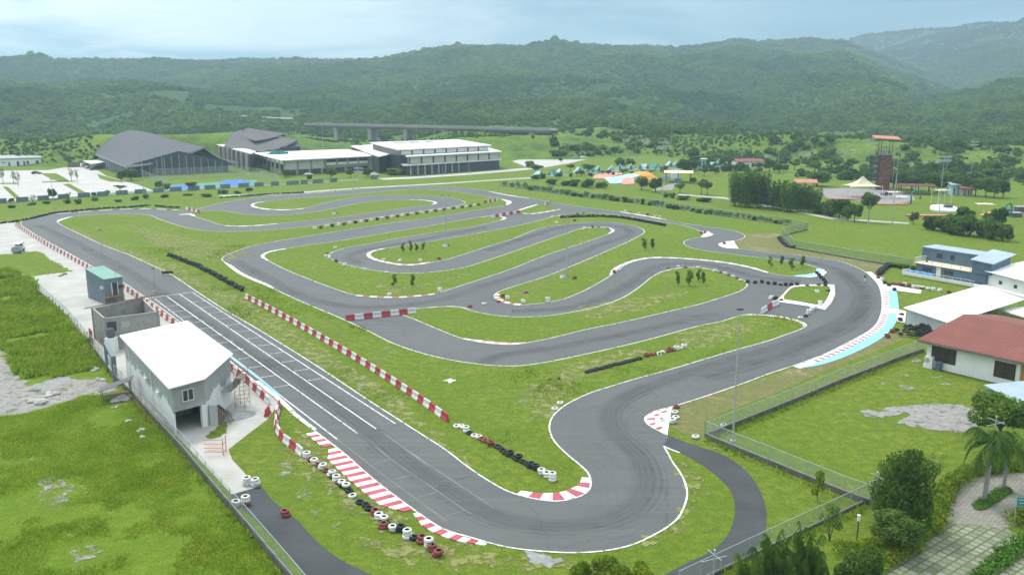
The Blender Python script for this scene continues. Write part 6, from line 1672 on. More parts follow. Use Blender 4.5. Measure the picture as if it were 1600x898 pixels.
# slate blue boundary wall panels
SEG = [(0, 11), (26, 45), (59, 77), (91, 109), (122, 141), (152, 170), (182, 200), (211, 229), (240, 256), (266, 284), (294, 312), (320, 337), (344, 360), (373, 389), (398, 412), (424, 436), (448, 467), (470, 481), (489, 505), (516, 527), (580, 590)]
def wv(u): return float(np.interp(u, [0, 120, 250, 400, 480, 590], [318, 309, 300.5, 291.5, 287.5, 279.5]))
t = thing('boundary_wall', 'low stepped wall of slate blue panels in front of the car park', 'wall', G(0, 318)); o = Vector(t.location)
for a, c in SEG:
    b = MB(); wallseg(b, W3(o, G(a, wv(a))), W3(o, G(c, wv(c))), 0, 1.75, .25); b.build('panel', 'wallpanel', t)
b = MB(); us = list(range(-40, 600, 40))
for a, c in zip(us[:-1], us[1:]): wallseg(b, W3(o, G(a, wv(a) - .3)), W3(o, G(c, wv(c) - .3)), 0, .5, .2)
b.build('plinth', 'slab', t)

# viaduct
E0 = Vector(((503 - 800) / F * 770, 770, 0)); E1 = Vector(((856 - 800) / F * 648, 648, 0)); dv = (E1 - E0).normalized(); zd = 14.6
t = thing('viaduct', 'long concrete road viaduct on paired piers before the wooded hills', 'viaduct', E0, math.atan2(dv.y, dv.x)); LB = (E1 - E0).length
b = MB(); b.box(-12, LB + 5, -5, 5, zd - .9, zd); b.build('deck', 'bridge', t)
b = MB(); b.box(-12, LB + 5, -5.2, -5.003, zd - .2, zd + 1.0); b.box(-12, LB + 5, 5.003, 5.2, zd - .2, zd + 1.0); b.build('parapet', 'bridge', t)
b = MB()
for y in (-4.2, -1.4, 1.4, 4.2): b.box(-12, LB + 5, y - .35, y + .35, zd - 2.6, zd - .903)
b.build('girder', 'bridgedk', t)
for f in (.10, .265, .43, .60, .78, .95):
    for y in (-3.2, 3.2):
        b = MB(); b.solid([(LB * f - 1.6, y - .9, -1), (LB * f + 1.6, y - .9, -1), (LB * f + 1.6, y + .9, -1), (LB * f - 1.6, y + .9, -1)], [(LB * f - 1.9, y - 1, zd - 3.4), (LB * f + 1.9, y - 1, zd - 3.4), (LB * f + 1.9, y + 1, zd - 3.4), (LB * f - 1.9, y + 1, zd - 3.4)]); b.build('pier', 'bridge', t)
    b = MB(); b.box(LB * f - 2, LB * f + 2, -5, 5, zd - 3.397, zd - 2.603); b.build('pier_cap', 'bridge', t)

# ------------------------------------------------------------------ cars
def car(u, v, rz, paint, label, van=False):
    t = thing('parked_car' if not van else 'parked_van', label, 'car' if not van else 'van', G(u, v), rz, 'cars of the far complex')
    L_, Wd = (4.5, 1.8) if not van else (5.2, 1.95)
    if van: pr = [(-2.6, .35), (-2.6, 1.95), (-2.4, 2.1), (1.3, 2.1), (2.1, 1.25), (2.6, 1.0), (2.6, .35)]
    else: pr = [(-2.2, .35), (-2.25, .85), (-1.9, .95), (-1.35, 1.45), (.45, 1.45), (1.15, .98), (2.1, .82), (2.25, .35)]
    b = MB(); n = len(pr)
    for s_ in (-1, 1):
        for x, z in pr: b.v.append((x, s_ * Wd / 2 * (.86 if z > 1.2 else 1), z))
    for q in range(n): w_ = (q + 1) % n; b.f.append((q, w_, n + w_, n + q)); b.m.append(0)
    b.f.append(tuple(reversed(range(n)))); b.m.append(0); b.f.append(tuple(range(n, 2 * n))); b.m.append(0)
    b.build('body', paint, t)
    b = MB(); zz0, zz1 = (.98, 1.38) if not van else (1.25, 1.85); x0, x1 = (-1.5, .75) if not van else (-2.2, 1.5)
    b.solid([(x0, -Wd / 2 * .97, zz0), (x1, -Wd / 2 * .97, zz0), (x1, Wd / 2 * .97, zz0), (x0, Wd / 2 * .97, zz0)], [(x0 + .35, -Wd / 2 * .885, zz1), (x1 - .4, -Wd / 2 * .885, zz1), (x1 - .4, Wd / 2 * .885, zz1), (x0 + .35, Wd / 2 * .885, zz1)]); b.build('window', 'glass', t)
    for x in (-1.4, 1.4):
        for y in (-.8, .8):
            b = MB(); b.tube([(x, y - .12, .34), (x, y + .12, .34)], .34, 10); b.build('wheel', 'black', t)


for a in [(57, 272, .1, 'cardark', 'dark parked car alone in the car park', False), (134, 261, .9, 'carwhite', 'white van under the left end of the carport', True), (140, 263.5, .9, 'cargrey', 'silver car under the carport', False), (147, 266, .9, 'cardark', 'dark car at the front of the carport', False), (153, 262, .9, 'cargrey', 'grey car deep in the carport', False),
          (758, 264.5, .05, 'carwhite', 'white van parked before the long white building', True), (482, 275, .1, 'carwhite', 'white car under the white block', False), (815, 243, .3, 'cargrey', 'grey car on the upper forecourt', False), (860, 246.5, .1, 'carwhite', 'white car in the forecourt row beside the silver one', False), (880, 247, .1, 'cargrey', 'silver car at the middle of the forecourt row', False), (900, 248.5, .2, 'cargrey', 'grey car behind the small trees of the forecourt', False), (912, 247.5, .2, 'carwhite', 'white car at the right end of the forecourt', False), (870, 243.5, .1, 'carwhite', 'white car behind the forecourt row', False), (586, 275, .3, 'carwhite', 'white car beside the white block end', False), (1385, 305, .4, 'cardark', 'dark car beside the cream canopy', False)]:
    car(*a)

# ------------------------------------------------------------------ adventure park
base = G(1378, 296); t = thing('climbing_tower', 'tall red brown climbing tower with a salmon roof', 'climbing tower', base, math.radians(-8))
hT = zat(base, 216); hb = zat(base, 243); s_ = 2.3; print('tower', hT, hb)
b = MB(); b.box(-s_, s_, -s_, s_, 0, hb); tw = b.build('climbing_wall', 'towerred', t)
b = MB()
for k in range(150): z = random.uniform(.5, hb - .5); x = random.uniform(-s_ + .2, s_ - .2); b.box(x - .08, x + .08, -s_ - .1, -s_ - .003, z, z + .12)
b.build('climbing_hold', 'orange', tw)
b = MB()
for z in np.arange(2, hb, 2.6): b.box(-s_ - .03, s_ + .03, -s_ - .04, -s_ - .003, z, z + .08)
b.build('panel_seam', 'darkwall', tw)
b = MB()
for x in (-s_ + .1, s_ - .1):
    for y in (-s_ + .1, s_ - .1): b.box(x - .12, x + .12, y - .12, y + .12, hb + .003, hT - .3)
b.build('corner_post', 'rust', t)
b = MB(); b.box(-s_ - .3, s_ + .3, -s_ - .3, s_ + .3, hb + .01, hb + .25); b.box(-s_, s_, -s_, s_, hb + 3.3, hb + 3.45)
for zz in (1.0, 1.6): b.box(-s_, s_, -s_ - .02, -s_ + .06, hb + zz, hb + zz + .08)
b.build('top_deck', 'dsteel', t)
b = MB(); b.box(-1.2, .9, -1, 1, hb + .3, hb + 2.0); b.build('winch_box', 'steel', t)
b = MB(); b.solid([(-4.9, -3.2, hT - .1), (5.2, -3.2, hT - .6), (5.2, 3.2, hT - .6), (-4.9, 3.2, hT - .1)], [(-4.9, -3.2, hT + .15), (5.2, -3.2, hT - .35), (5.2, 3.2, hT + .6), (-4.9, 3.2, hT + 1.1)]); b.build('roof', 'towerroof', t)
b = MB()
for k in range(8):
    z = k * 2.3; b.tube([(-s_ - .2, -1.2, z), (-s_ - 1.4, 1.2, z + 2.3)], .09, 5); b.box(-s_ - 1.9, -s_ - .05, -1.6, 1.6, z + 2.2, z + 2.32)
b.tube([(-s_ - 1.8, -1.5, 0), (-s_ - 1.8, -1.5, hb)], .09, 5); b.tube([(-s_ - 1.8, 1.5, 0), (-s_ - 1.8, 1.5, hb)], .09, 5); b.build('stair', 'dsteel', t)
b = MB(); b.tube([(4.7, -2.8, 0), (4.7, -2.8, hT - .5)], .11, 6); b.tube([(4.7, 2.8, 0), (4.7, 2.8, hT - .5)], .11, 6); b.build('roof_prop', 'steel', t)


def canopy(u, v, vt, wpx, label, posts=4, m='cream', peak=True, name='tensile_canopy'):
    g = G(u, v); h_ = zat(g, vt); w_ = wpx * mpp(v); t = thing(name, label, 'canopy', g, random.uniform(-.2, .2)); e = w_ / 2; low = h_ * (.55 if peak else .92)
    b = MB(); n = 8; ring = []
    for k in range(1, 5):
        f = k / 4; rr = []
        for q in range(16):
            a = q * 2 * math.pi / 16; sq = 1 / max(abs(math.cos(a)), abs(math.sin(a))); s2 = .80 + .20 * (sq - 1) / .414
            z = low + (h_ - low) * (1 - f) ** 2.2 + (0.25 * h_ * .2 if False else 0)
            rr.append((e * f * s2 * sq * math.cos(a) * .85, e * f * s2 * sq * math.sin(a) * .6, z))
        ring.append(rr)
    for q in range(16): b.face([(0, 0, h_), ring[0][q], ring[0][(q + 1) % 16]])
    for k in range(3):
        for q in range(16): b.face([ring[k][q], ring[k + 1][q], ring[k + 1][(q + 1) % 16], ring[k][(q + 1) % 16]])
    b.build('canvas', m, t)
    for q in ((2, 6, 10, 14) if posts == 4 else (0, 2, 6, 8, 10, 14)):
        if posts == 1: break
        x, y, z = ring[3][q]; b = MB(); b.tube([(x * .97, y * .97, 0), (x * .97, y * .97, z)], .10, 6); b.build('post', 'frame', t)
    if posts == 1:
        b = MB(); b.tube([(0, 0, 0), (0, 0, h_)], .14, 6); b.build('post', 'frame', t)


canopy(1346, 308, 275, 60, 'large cream tensile canopy left of the tower foot', 6)
canopy(1470, 318, 295, 28, 'small cream flat canopy on white posts behind the floodlight mast', 4, peak=False)
canopy(1537, 334, 317, 34, 'cream square umbrella canopy behind the dense shrubs', 1, peak=False)
canopy(1395, 310, 299, 26, 'low cream shade sail beside the tower', 4, peak=False)
canopy(1408, 318, 306, 24, 'lower cream shade sail on white posts', 4, peak=False)


def pitched(u, v, wpx, dpt, h_, roof, label, rz=0, wall='white', open_=False, cat='house', name='small_house', rise=1.2):
    w_ = wpx * mpp(v); t = thing(name, label, cat, G(u, v), rz)
    b = MB()
    if open_:
        for x in (-w_ / 2 + .3, 0, w_ / 2 - .3):
            for y in (.3, dpt - .3): b.tube([(x, y, 0), (x, y, h_)], .14, 6)
        b.build('post', 'rust', t)
    else:
        b.box(-w_ / 2, w_ / 2, 0, dpt, 0, h_); wl3 = b.build('wall', wall, t)
        b = MB()
        for f in (-.32, .05, .3): b.box(f * w_, f * w_ + w_ * .1, -.06, -.004, .3, h_ * .75)
        b.build('opening', 'glass', t)
    e = .7; b = MB()
    for s2, y0, y1 in ((0, -e, dpt / 2), (1, dpt + e, dpt / 2 + .003)):
        q = [(-w_ / 2 - e, y0, h_ - .05), (w_ / 2 + e, y0, h_ - .05), (w_ / 2 + e, y1, h_ + rise), (-w_ / 2 - e, y1, h_ + rise)]
        if s2: q = q[::-1]
        b.solid(q, [(x, y, z + .18) for x, y, z in q])
    b.build('roof', roof, t)
    return t


pitched(1172, 262, 42, 9, 3.2, 'redroof', 'long low house with a red roof under the green bank', .1)
pitched(1060, 286, 40, 10, 4.4, 'cream', 'open cream roofed shelter beside the playground', -.15, 'white', True, 'shelter', 'open_shelter', .6)
pitched(1198, 311, 26, 12, 4.0, 'towerroof', 'salmon dome roofed hut between the bamboo clumps', .5, 'white', False, 'hut', 'bamboo_hut', 3.2)
pitched(1258, 304, 30, 6, 4.6, 'towerroof', 'long orange roofed hut behind the right bamboo clump', -.2, 'wood', True, 'hut', 'bamboo_hut', 1.0)
pitched(1430, 304, 52, 7, 3.3, 'towerred', 'long dark open pavilion right of the tower', -.25, 'wood', True, 'pavilion', 'dark_pavilion', .5)
pitched(1495, 305, 17, 6, 4.0, 'bluelight', 'small pale blue shed with a grey roof in the park', -.1, 'paleblue', False, 'shed', 'park_shed', .6)
pitched(1511, 307, 15, 6, 3.0, 'redroof', 'small brown hut beside the pale blue shed', -.1, 'taupe', False, 'hut', 'park_hut', .6)
pitched(1092, 262, 22, 4, 4.6, 'white', 'pale blue climbing cube among the tents', .1, 'paleblue', False, 'play block', 'play_block', .2)
# A-frame tents in pale blue and teal
TENT = [(846, 276, 0), (862, 275, 1), (877, 274, 0), (906, 270, 0), (922, 270, 1), (936, 269, 0), (956, 267.5, 0), (968, 266, 0), (986, 265.5, 0), (1000, 265, 0), (1012, 264.5, 0), (1028, 264.5, 1), (1048, 261, 0), (1057, 261, 0), (1078, 262, 1), (1106, 260, 0), (1117, 260, 0), (1128, 259, 1), (1142, 258, 0)]
for i, (u, v, k) in enumerate(TENT):
    t = thing('frame_tent', f"{'teal green' if k else 'pale blue'} A-frame tent, {nth(i + 1)} from the left of the tent row", 'tent', G(u, v), random.uniform(-.5, .5), 'row of A-frame tents'); w_, l_, h_ = 2.5, 5.0, 2.5 + (i * 37 % 10) / 14
    b = MB(); b.solid([(-w_, 0, .1), (w_, 0, .1), (w_, l_, .1), (-w_, l_, .1)], [(-.1, .2, h_), (.1, .2, h_), (.1, l_ - .2, h_), (-.1, l_ - .2, h_)]); b.build('cover', 'tealpaint' if k else 'paleblue', t)
    b = MB(); b.face([(-1.0, -.03, .1), (1.0, -.03, .1), (.15, .10, 2.6), (-.15, .10, 2.6)]); b.build('door', 'blue' if not k else 'paleblue', t)
    b = MB(); b.box(-w_ - .3, w_ + .3, -.6, l_ + .3, -.05, .097); b.build('platform', 'slab', t)

# painted play bowl
g = G(985, 287); t = thing('play_bowl', 'pale blue and coral painted play bowl with an orange mound', 'play structure', g); o = g
def bowl(px, zs_, m, nm):
    b = MB(); P = [G(u, v, z) for (u, v), z in zip(px, zs_)]; n = len(P) // 2
    for i in range(n - 1): b.face([W3(o, P[i]), W3(o, P[i + 1]), W3(o, P[2 * n - 2 - i]), W3(o, P[2 * n - 1 - i])])
    c_ = Vector((0, 0, -.4))
    for i in range(n - 1): b.face([W3(o, P[i]), (P[i].x - o.x, P[i].y - o.y, 0), (P[i + 1].x - o.x, P[i + 1].y - o.y, 0), W3(o, P[i + 1])])
    b.build(nm, m, t)
bowl([(952, 286), (960, 286.5), (972, 286), (985, 279), (1000, 274), (1010, 272), (992, 270.5), (980, 272), (965, 275), (955, 277), (948, 277.5), (944, 278)], [.3, .3, .3, 1.5, 2, 2.2, 2.4, 2.2, 2, 1.8, 1.4, 1.0], 'paleblue', 'ramp')
bowl([(970, 287), (980, 287.5), (991, 287), (991, 277), (980, 277.5), (974, 278)], [.4, .4, .4, 1.9, 1.9, 1.9], 'coral', 'coral_ramp')
b = MB(); q = G(1003, 279) - o; b.lathe([(7.5, 0), (6, 1.4), (4, 2.6), (2, 3.2), (0, 3.4)], 14, c=(q.x, q.y, 0)); b.build('mound', 'orange', t, smooth=True)
b = MB(); b.prism([W3(o, G(u, v))[:2] for u, v in [(926, 279), (950, 280), (956, 277), (975, 272), (962, 270.5), (930, 273)]], .02, .25); b.build('coral_floor', 'coral', t)
b = MB()
for u, v in ((956, 274), (966, 274), (900, 275)): q = G(u, v) - o; b.tube([(q.x, q.y, 0), (q.x, q.y, 4.4)], .2, 6)
b.build('white_post', 'white', t)
t = thing('play_wall', 'pale blue mural wall beside the playground trees', 'mural wall', G(1046, 286)); o = Vector(t.location)
b = MB(); wallseg(b, W3(o, G(1032, 281)), W3(o, G(1055, 279)), 0, 1.6, .3); b.build('wall', 'paleblue', t)
b = MB(); wallseg(b, W3(o, G(1048, 280)), W3(o, G(1062, 279)), 0, 4.6, .3); b.build('tall_wall', 'white', t)
t = thing('teal_kiosk', 'small teal kiosk in front of the cream roofed shelter', 'kiosk', G(1059, 286)); b = MB(); b.box(-1.2, 1.2, -1, 1, 0, 2.0); b.build('body', 'tealpaint', t); b = MB(); b.box(-1.4, 1.4, -1.2, 1.2, 2.003, 2.15); b.build('top', 'eave', t)
t = thing('white_portal', 'small white concrete portal on the grass behind the boundary fence', 'portal', G(924, 291)); b = MB()
for x in (-1, 1): b.box(x - .18, x + .18, -.5, .5, 0, 2.2)
b.build('post', 'white', t); b = MB(); b.box(-1.4, 1.4, -.7, .7, 2.203, 2.5); b.build('head', 'white', t)
# white pool deck, teal arches, kerb rings
t = thing('white_play_deck', 'long white rounded play deck by the floodlight mast', 'play deck', G(1475, 330)); o = Vector(t.location); P = catmull(GP([(1453, 325), (1458, 322.5), (1475, 322), (1492, 325), (1492, 332), (1470, 331.5), (1456, 329)]), True, 4)
b = MB(); b.prism([W3(o, p)[:2] for p in P], .02, .6); b.build('deck', 'white', t); q = G(1481, 327) - o; b = MB(); b.box(q.x - 1.2, q.x + 1.2, q.y - 1, q.y + 1, .61, 1.5); b.build('box', 'dsteel', t)
for u, v, wp, hp, lab in ((1430, 318, 17, 21, 'teal tube arch beside the low shade sails'), (1574, 343, 13, 26, 'teal tube arch behind the dense shrubs at right')):
    m_ = mpp(v); w_, h_ = wp * m_ / 2, hp * m_; b = MB(); b.tube([(-w_, 0, 0), (-w_, 0, h_ * .6)] + [(-w_ * math.cos(a), 0, h_ * .6 + h_ * .4 * math.sin(a)) for a in np.linspace(.1, math.pi - .1, 9)] + [(w_, 0, h_ * .6), (w_, 0, h_ * .3)], .28, 7)
    o = b.build('tube_arch', 'tealpaint', smooth=True); o.location = G(u, v); o.rotation_euler = (0, 0, .3); tag(o, lab, 'arch')
for u, v, lab in ((1390, 320, 'orange kerbed play strip right of the cream canopy'), (1447, 338, 'orange play strip in front of the shrub bank'), (1318, 312, 'orange flower strip behind the round trees')):
    b = MB(); b.prism([(7 * math.cos(a), 1.6 * math.sin(a)) for a in np.linspace(0, 6.2, 14)], .02, .5); o = b.build('play_strip', 'towerroof'); o.location = G(u, v); tag(o, lab, 'play strip')
for u, v, s2, lab in ((1596, 331, 1, 'grey covered box at the right edge of the park'), (1586, 339, .8, 'dark box beside the covered box')):
    t = thing('storage_box', lab, 'box', G(u, v)); b = MB(); b.box(-2 * s2, 2 * s2, -1.2, 1.2, 0, 1.6 * s2); b.build('body', 'dsteel', t); b = MB(); b.box(-2.2 * s2, 2.2 * s2, -1.4, 1.4, 1.6 * s2 + .003, 1.9 * s2); b.build('lid', 'eave', t)
g = G(1552, 337); t = thing('slide', 'yellow and white play slide behind the dense shrubs', 'slide', g); b = MB(); b.solid([(-4, -1, .1), (3, -1, 2.0), (3, 1, 2.0), (-4, 1, .1)], [(-4, -1, .3), (3, -1, 2.3), (3, 1, 2.3), (-4, 1, .3)]); b.build('chute', 'orange', t); b = MB(); b.box(3, 5, -1.2, 1.2, 0, 2.3); b.build('tower', 'blue', t)
# ------------------------------------------------------------------ foliage
def leaf_cloud(lobes, n, size, rng, shell=(.55, 1.04), up=.25, squash=1.0):
    """leaf-clump quads spread through lobes (cx, cy, cz, rx, ry, rz)"""
    L = np.array(lobes, float); pr = (L[:, 3] * L[:, 5]) ** 1.0; pr /= pr.sum()
    k = rng.choice(len(L), n, p=pr); d = rng.normal(size=(n, 3)); d /= np.linalg.norm(d, axis=1)[:, None]
    r = shell[0] + (shell[1] - shell[0]) * rng.random(n) ** .55
    c = L[k, :3] + d * L[k, 3:] * r[:, None]
    nrm = d * .8 + rng.normal(size=(n, 3)) * .55 + np.array([0, 0, up]); nrm /= np.linalg.norm(nrm, axis=1)[:, None]
    a = np.cross(nrm, rng.normal(size=(n, 3))); a /= np.linalg.norm(a, axis=1)[:, None]; bb = np.cross(nrm, a)
    s = size * (.55 + .9 * rng.random(n))[:, None]
    V = np.stack([c - a * s, c - bb * s * .55 * squash, c + a * s, c + bb * s * .55 * squash], 1).reshape(-1, 3)
    V += rng.normal(size=V.shape) * size * .12
    return V, np.arange(n * 4).reshape(n, 4)


def lobes_round(rng, n, R, cz, rz, r0=.42, flat=.8):
    out = []
    for i in range(n):
        a = rng.random() * 6.28; q = rng.random() ** .5 * R * .68; z = cz + rng.uniform(-1, 1) * rz * .6
        fall = math.sqrt(max(.1, 1 - ((z - cz) / (rz * 1.05)) ** 2)); r = R * rng.uniform(r0 * .75, r0 * 1.2)
        out.append((q * fall * math.cos(a), q * fall * math.sin(a), z, r, r, r * flat))
    return out


KINDS = {}
def make_kind(kind, seed):
    rng = np.random.default_rng(seed); parts = []
    tb = MB(); mt = 'leaf_mid'; n, size = 1500, .05
    if kind in ('round', 'dense', 'fine'):
        lb = lobes_round(rng, 13, .5, .62, .36); mt = 'leaf_dark' if kind == 'dense' else 'leaf_mid'; n = {'round': 1500, 'dense': 2200, 'fine': 7000}[kind]; size = .055 if kind != 'fine' else .028
        tb.tube([(0, 0, 0), (.01, 0, .2), (0, .01, .55)], [.035, .028, .016], 7)
        for a in (.3, 2.1, 3.9, 5.2): tb.tube([(0, 0, .26), (.18 * math.cos(a), .18 * math.sin(a), .48), (.27 * math.cos(a), .27 * math.sin(a), .66)], [.018, .012, .006], 5)
    elif kind == 'spread':
        lb = lobes_round(rng, 12, .5, .74, .2, .36, .6); n = 1300; size = .05
        tb.tube([(0, 0, 0), (.01, .01, .35), (0, 0, .7)], [.028, .02, .012], 7)
        for a in (.5, 1.9, 3.3, 4.6, 5.8): tb.tube([(0, 0, .4), (.2 * math.cos(a), .2 * math.sin(a), .6), (.34 * math.cos(a), .34 * math.sin(a), .74)], [.016, .010, .005], 5)
    elif kind == 'upright':
        lb = [(rng.normal() * .06, rng.normal() * .06, z, r, r, r * .9) for z, r in ((.16, .34), (.25, .42), (.36, .46), (.48, .46), (.58, .44), (.68, .40), (.78, .34), (.87, .26), (.93, .16), (.3, .46), (.42, .46))]
        lb = [(x, y, z, a, b_, c * .36) for x, y, z, a, b_, c in lb]; n = 11000; size = .024; mt = 'leaf_mid'
        tb.tube([(0, 0, 0), (0, 0, .5), (.01, 0, .85)], [.04, .025, .008], 7)
    elif kind == 'shrub':
        lb = lobes_round(rng, 10, .5, .45, .4, .42, .9); n = 1600; size = .06
        for a in (.3, 1.7, 3.0, 4.4, 5.6): tb.tube([(0, 0, 0), (.16 * math.cos(a), .16 * math.sin(a), .3), (.3 * math.cos(a), .3 * math.sin(a), .6)], [.02, .014, .006], 5)
    elif kind == 'bush':
        lb = lobes_round(rng, 14, .5, .42, .42, .36, .9); n = 6000; size = .032; mt = 'leaf_hedge'
        for a in (.3, 1.7, 3.0, 4.4, 5.6): tb.tube([(0, 0, 0), (.16 * math.cos(a), .16 * math.sin(a), .3), (.3 * math.cos(a), .3 * math.sin(a), .6)], [.02, .014, .006], 5)
    elif kind == 'bamboo':
        lb = []; mt = 'leaf_bamboo'; n = 3600; size = .034
        for i in range(26):
            a = rng.random() * 6.28; q = rng.random() ** .5 * .36; h = rng.uniform(.7, 1.0); lean = q * 1.3
            tb.tube([(q * .6 * math.cos(a), q * .6 * math.sin(a), 0), (q * math.cos(a), q * math.sin(a), h * .6), (lean * math.cos(a), lean * math.sin(a), h * .97)], [.006, .005, .002], 4)
            for z in (.25, .45, .65, .85): lb.append((lean * (.6 + .4 * z) * math.cos(a), lean * (.6 + .4 * z) * math.sin(a), h * z, .085, .085, h * .14))
    elif kind == 'sapling':
        lb = [(rng.normal() * .10, rng.normal() * .10, z, .22, .22, .10) for z in (.3, .45, .55, .65, .78, .88)]; n = 170; size = .10
        tb.tube([(0, 0, 0), (.02, 0, .5), (0, .02, .95)], [.03, .022, .008], 5)
        for a in (0, 2, 4): tb.tube([(0, 0, .35 + a * .08), (.2 * math.cos(a), .2 * math.sin(a), .55 + a * .08)], [.012, .004], 4)
    elif kind == 'feathery':
        lb = lobes_round(rng, 16, .5, .62, .36, .22, .9); n = 650; size = .026
        for a in (.3, 1.7, 3.0, 4.4): tb.tube([(0, 0, 0), (.08 * math.cos(a), .08 * math.sin(a), .35), (.3 * math.cos(a), .3 * math.sin(a), .8)], [.016, .012, .004], 5)
    elif kind in ('palm', 'areca'):
        mt = 'leaf_palm'; fv, ff = [], []
        th = .62 if kind == 'palm' else .18
        if kind == 'palm': tb.tube([(0, 0, 0), (.0, 0, .08), (.01, 0, .35), (.015, 0, th)], [.045, .034, .03, .024], 9)
        nf = 15 if kind == 'palm' else 44
        for i in range(nf):
            az = i * 2.4 + rng.normal() * .2; el = rng.uniform(.15, 1.25) if kind == 'palm' else rng.uniform(.75, 1.4); ln = rng.uniform(.42, .52) if kind == 'palm' else rng.uniform(.5, .8)
            x0 = 0 if kind == 'palm' else rng.normal() * .13; y0 = 0 if kind == 'palm' else rng.normal() * .13
            p = Vector((x0 + .012, y0, th if kind == 'palm' else 0)); e = el; pts = []
            for s_ in range(13):
                pts.append(p.copy()); p = p + Vector((math.cos(az) * math.cos(e), math.sin(az) * math.cos(e), math.sin(e))) * ln / 12; e -= (.17 if kind == 'palm' else .13)
            tb.tube([tuple(q) for q in pts], [.007 * (1 - s_ / 14) for s_ in range(13)], 4, 1)
            for s_ in range(2, 13):
                q = pts[s_]; tan = (pts[min(s_ + 1, 12)] - pts[s_ - 1]).normalized(); side = tan.cross(Vector((0, 0, 1))).normalized()
                for sg in (-1, 1):
                    for sub in (0, .5):
                        qq = q + tan * sub * ln / 12; l_ = ln * .34 * math.sin(math.pi * (s_ / 13) ** .8 * .92 + .12)
                        tip = qq + side * sg * l_ * .75 + tan * l_ * .5 + Vector((0, 0, -l_ * rng.uniform(.25, .7))); w_ = tan * .012
                        k0 = len(fv); fv += [tuple(qq - w_), tuple(qq + w_), tuple(tip + w_ * .3), tuple(tip - w_ * .3)]; ff.append((k0, k0 + 1, k0 + 2, k0 + 3))
        V, Q = np.array(fv), np.array(ff); lb = None
    if lb is not None: V, Q = leaf_cloud(lb, n, size, rng)
    # normalise to width 1, height 1
    w_ = max(np.ptp(V[:, 0]), np.ptp(V[:, 1])); hh = V[:, 2].max()
    return V / np.array([w_, w_, hh]), Q, tb, mt, (w_, hh)


USED = {}
r1 = random.Random(17)
def tree(kind, label, u=None, v=None, vt=None, wpx=None, pos=None, h=None, w_=None, cat='tree', name='tree', group=None, leaf=None, seed=0, ground=True):
    g = pos if pos is not None else G(u, v)
    if h is None: h = max(.5, zat(g, vt) - g.z) if pos is None else h
    if w_ is None: w_ = wpx * (math.hypot(g.x, g.y) / F)
    key = (kind, seed, leaf)
    if key not in USED:
        V, Q, tb, mt, nr = make_kind(kind, 100 + seed * 7 + len(kind))
        t = thing(name, label, cat, g)
        me = np_mesh('crown', V, Q, leaf or mt); o = bpy.data.objects.new('crown' if kind not in ('palm', 'areca') else 'fronds', me); COL.objects.link(o); o.parent = t
        for i in range(len(tb.v)): x, y, z = tb.v[i]; tb.v[i] = (x / nr[0], y / nr[0], z / nr[1])
        tb.build('trunk' if kind not in ('shrub', 'bush', 'feathery', 'areca', 'bamboo') else 'stem', ['palmtrunk' if kind == 'palm' else ('leaf_bamboo' if kind == 'bamboo' else 'trunk'), 'leaf_palm'], t, smooth=True)
        USED[key] = t
    else:
        t = copy_tree(USED[key]); t.name = name
        t['label'] = label; t['category'] = cat; t.location = g
    if 'group' in t: del t['group']
    if group: t['group'] = group
    t.rotation_euler = (0, 0, random.uniform(0, 6.28)); t.scale = (w_, w_, h)
    return t


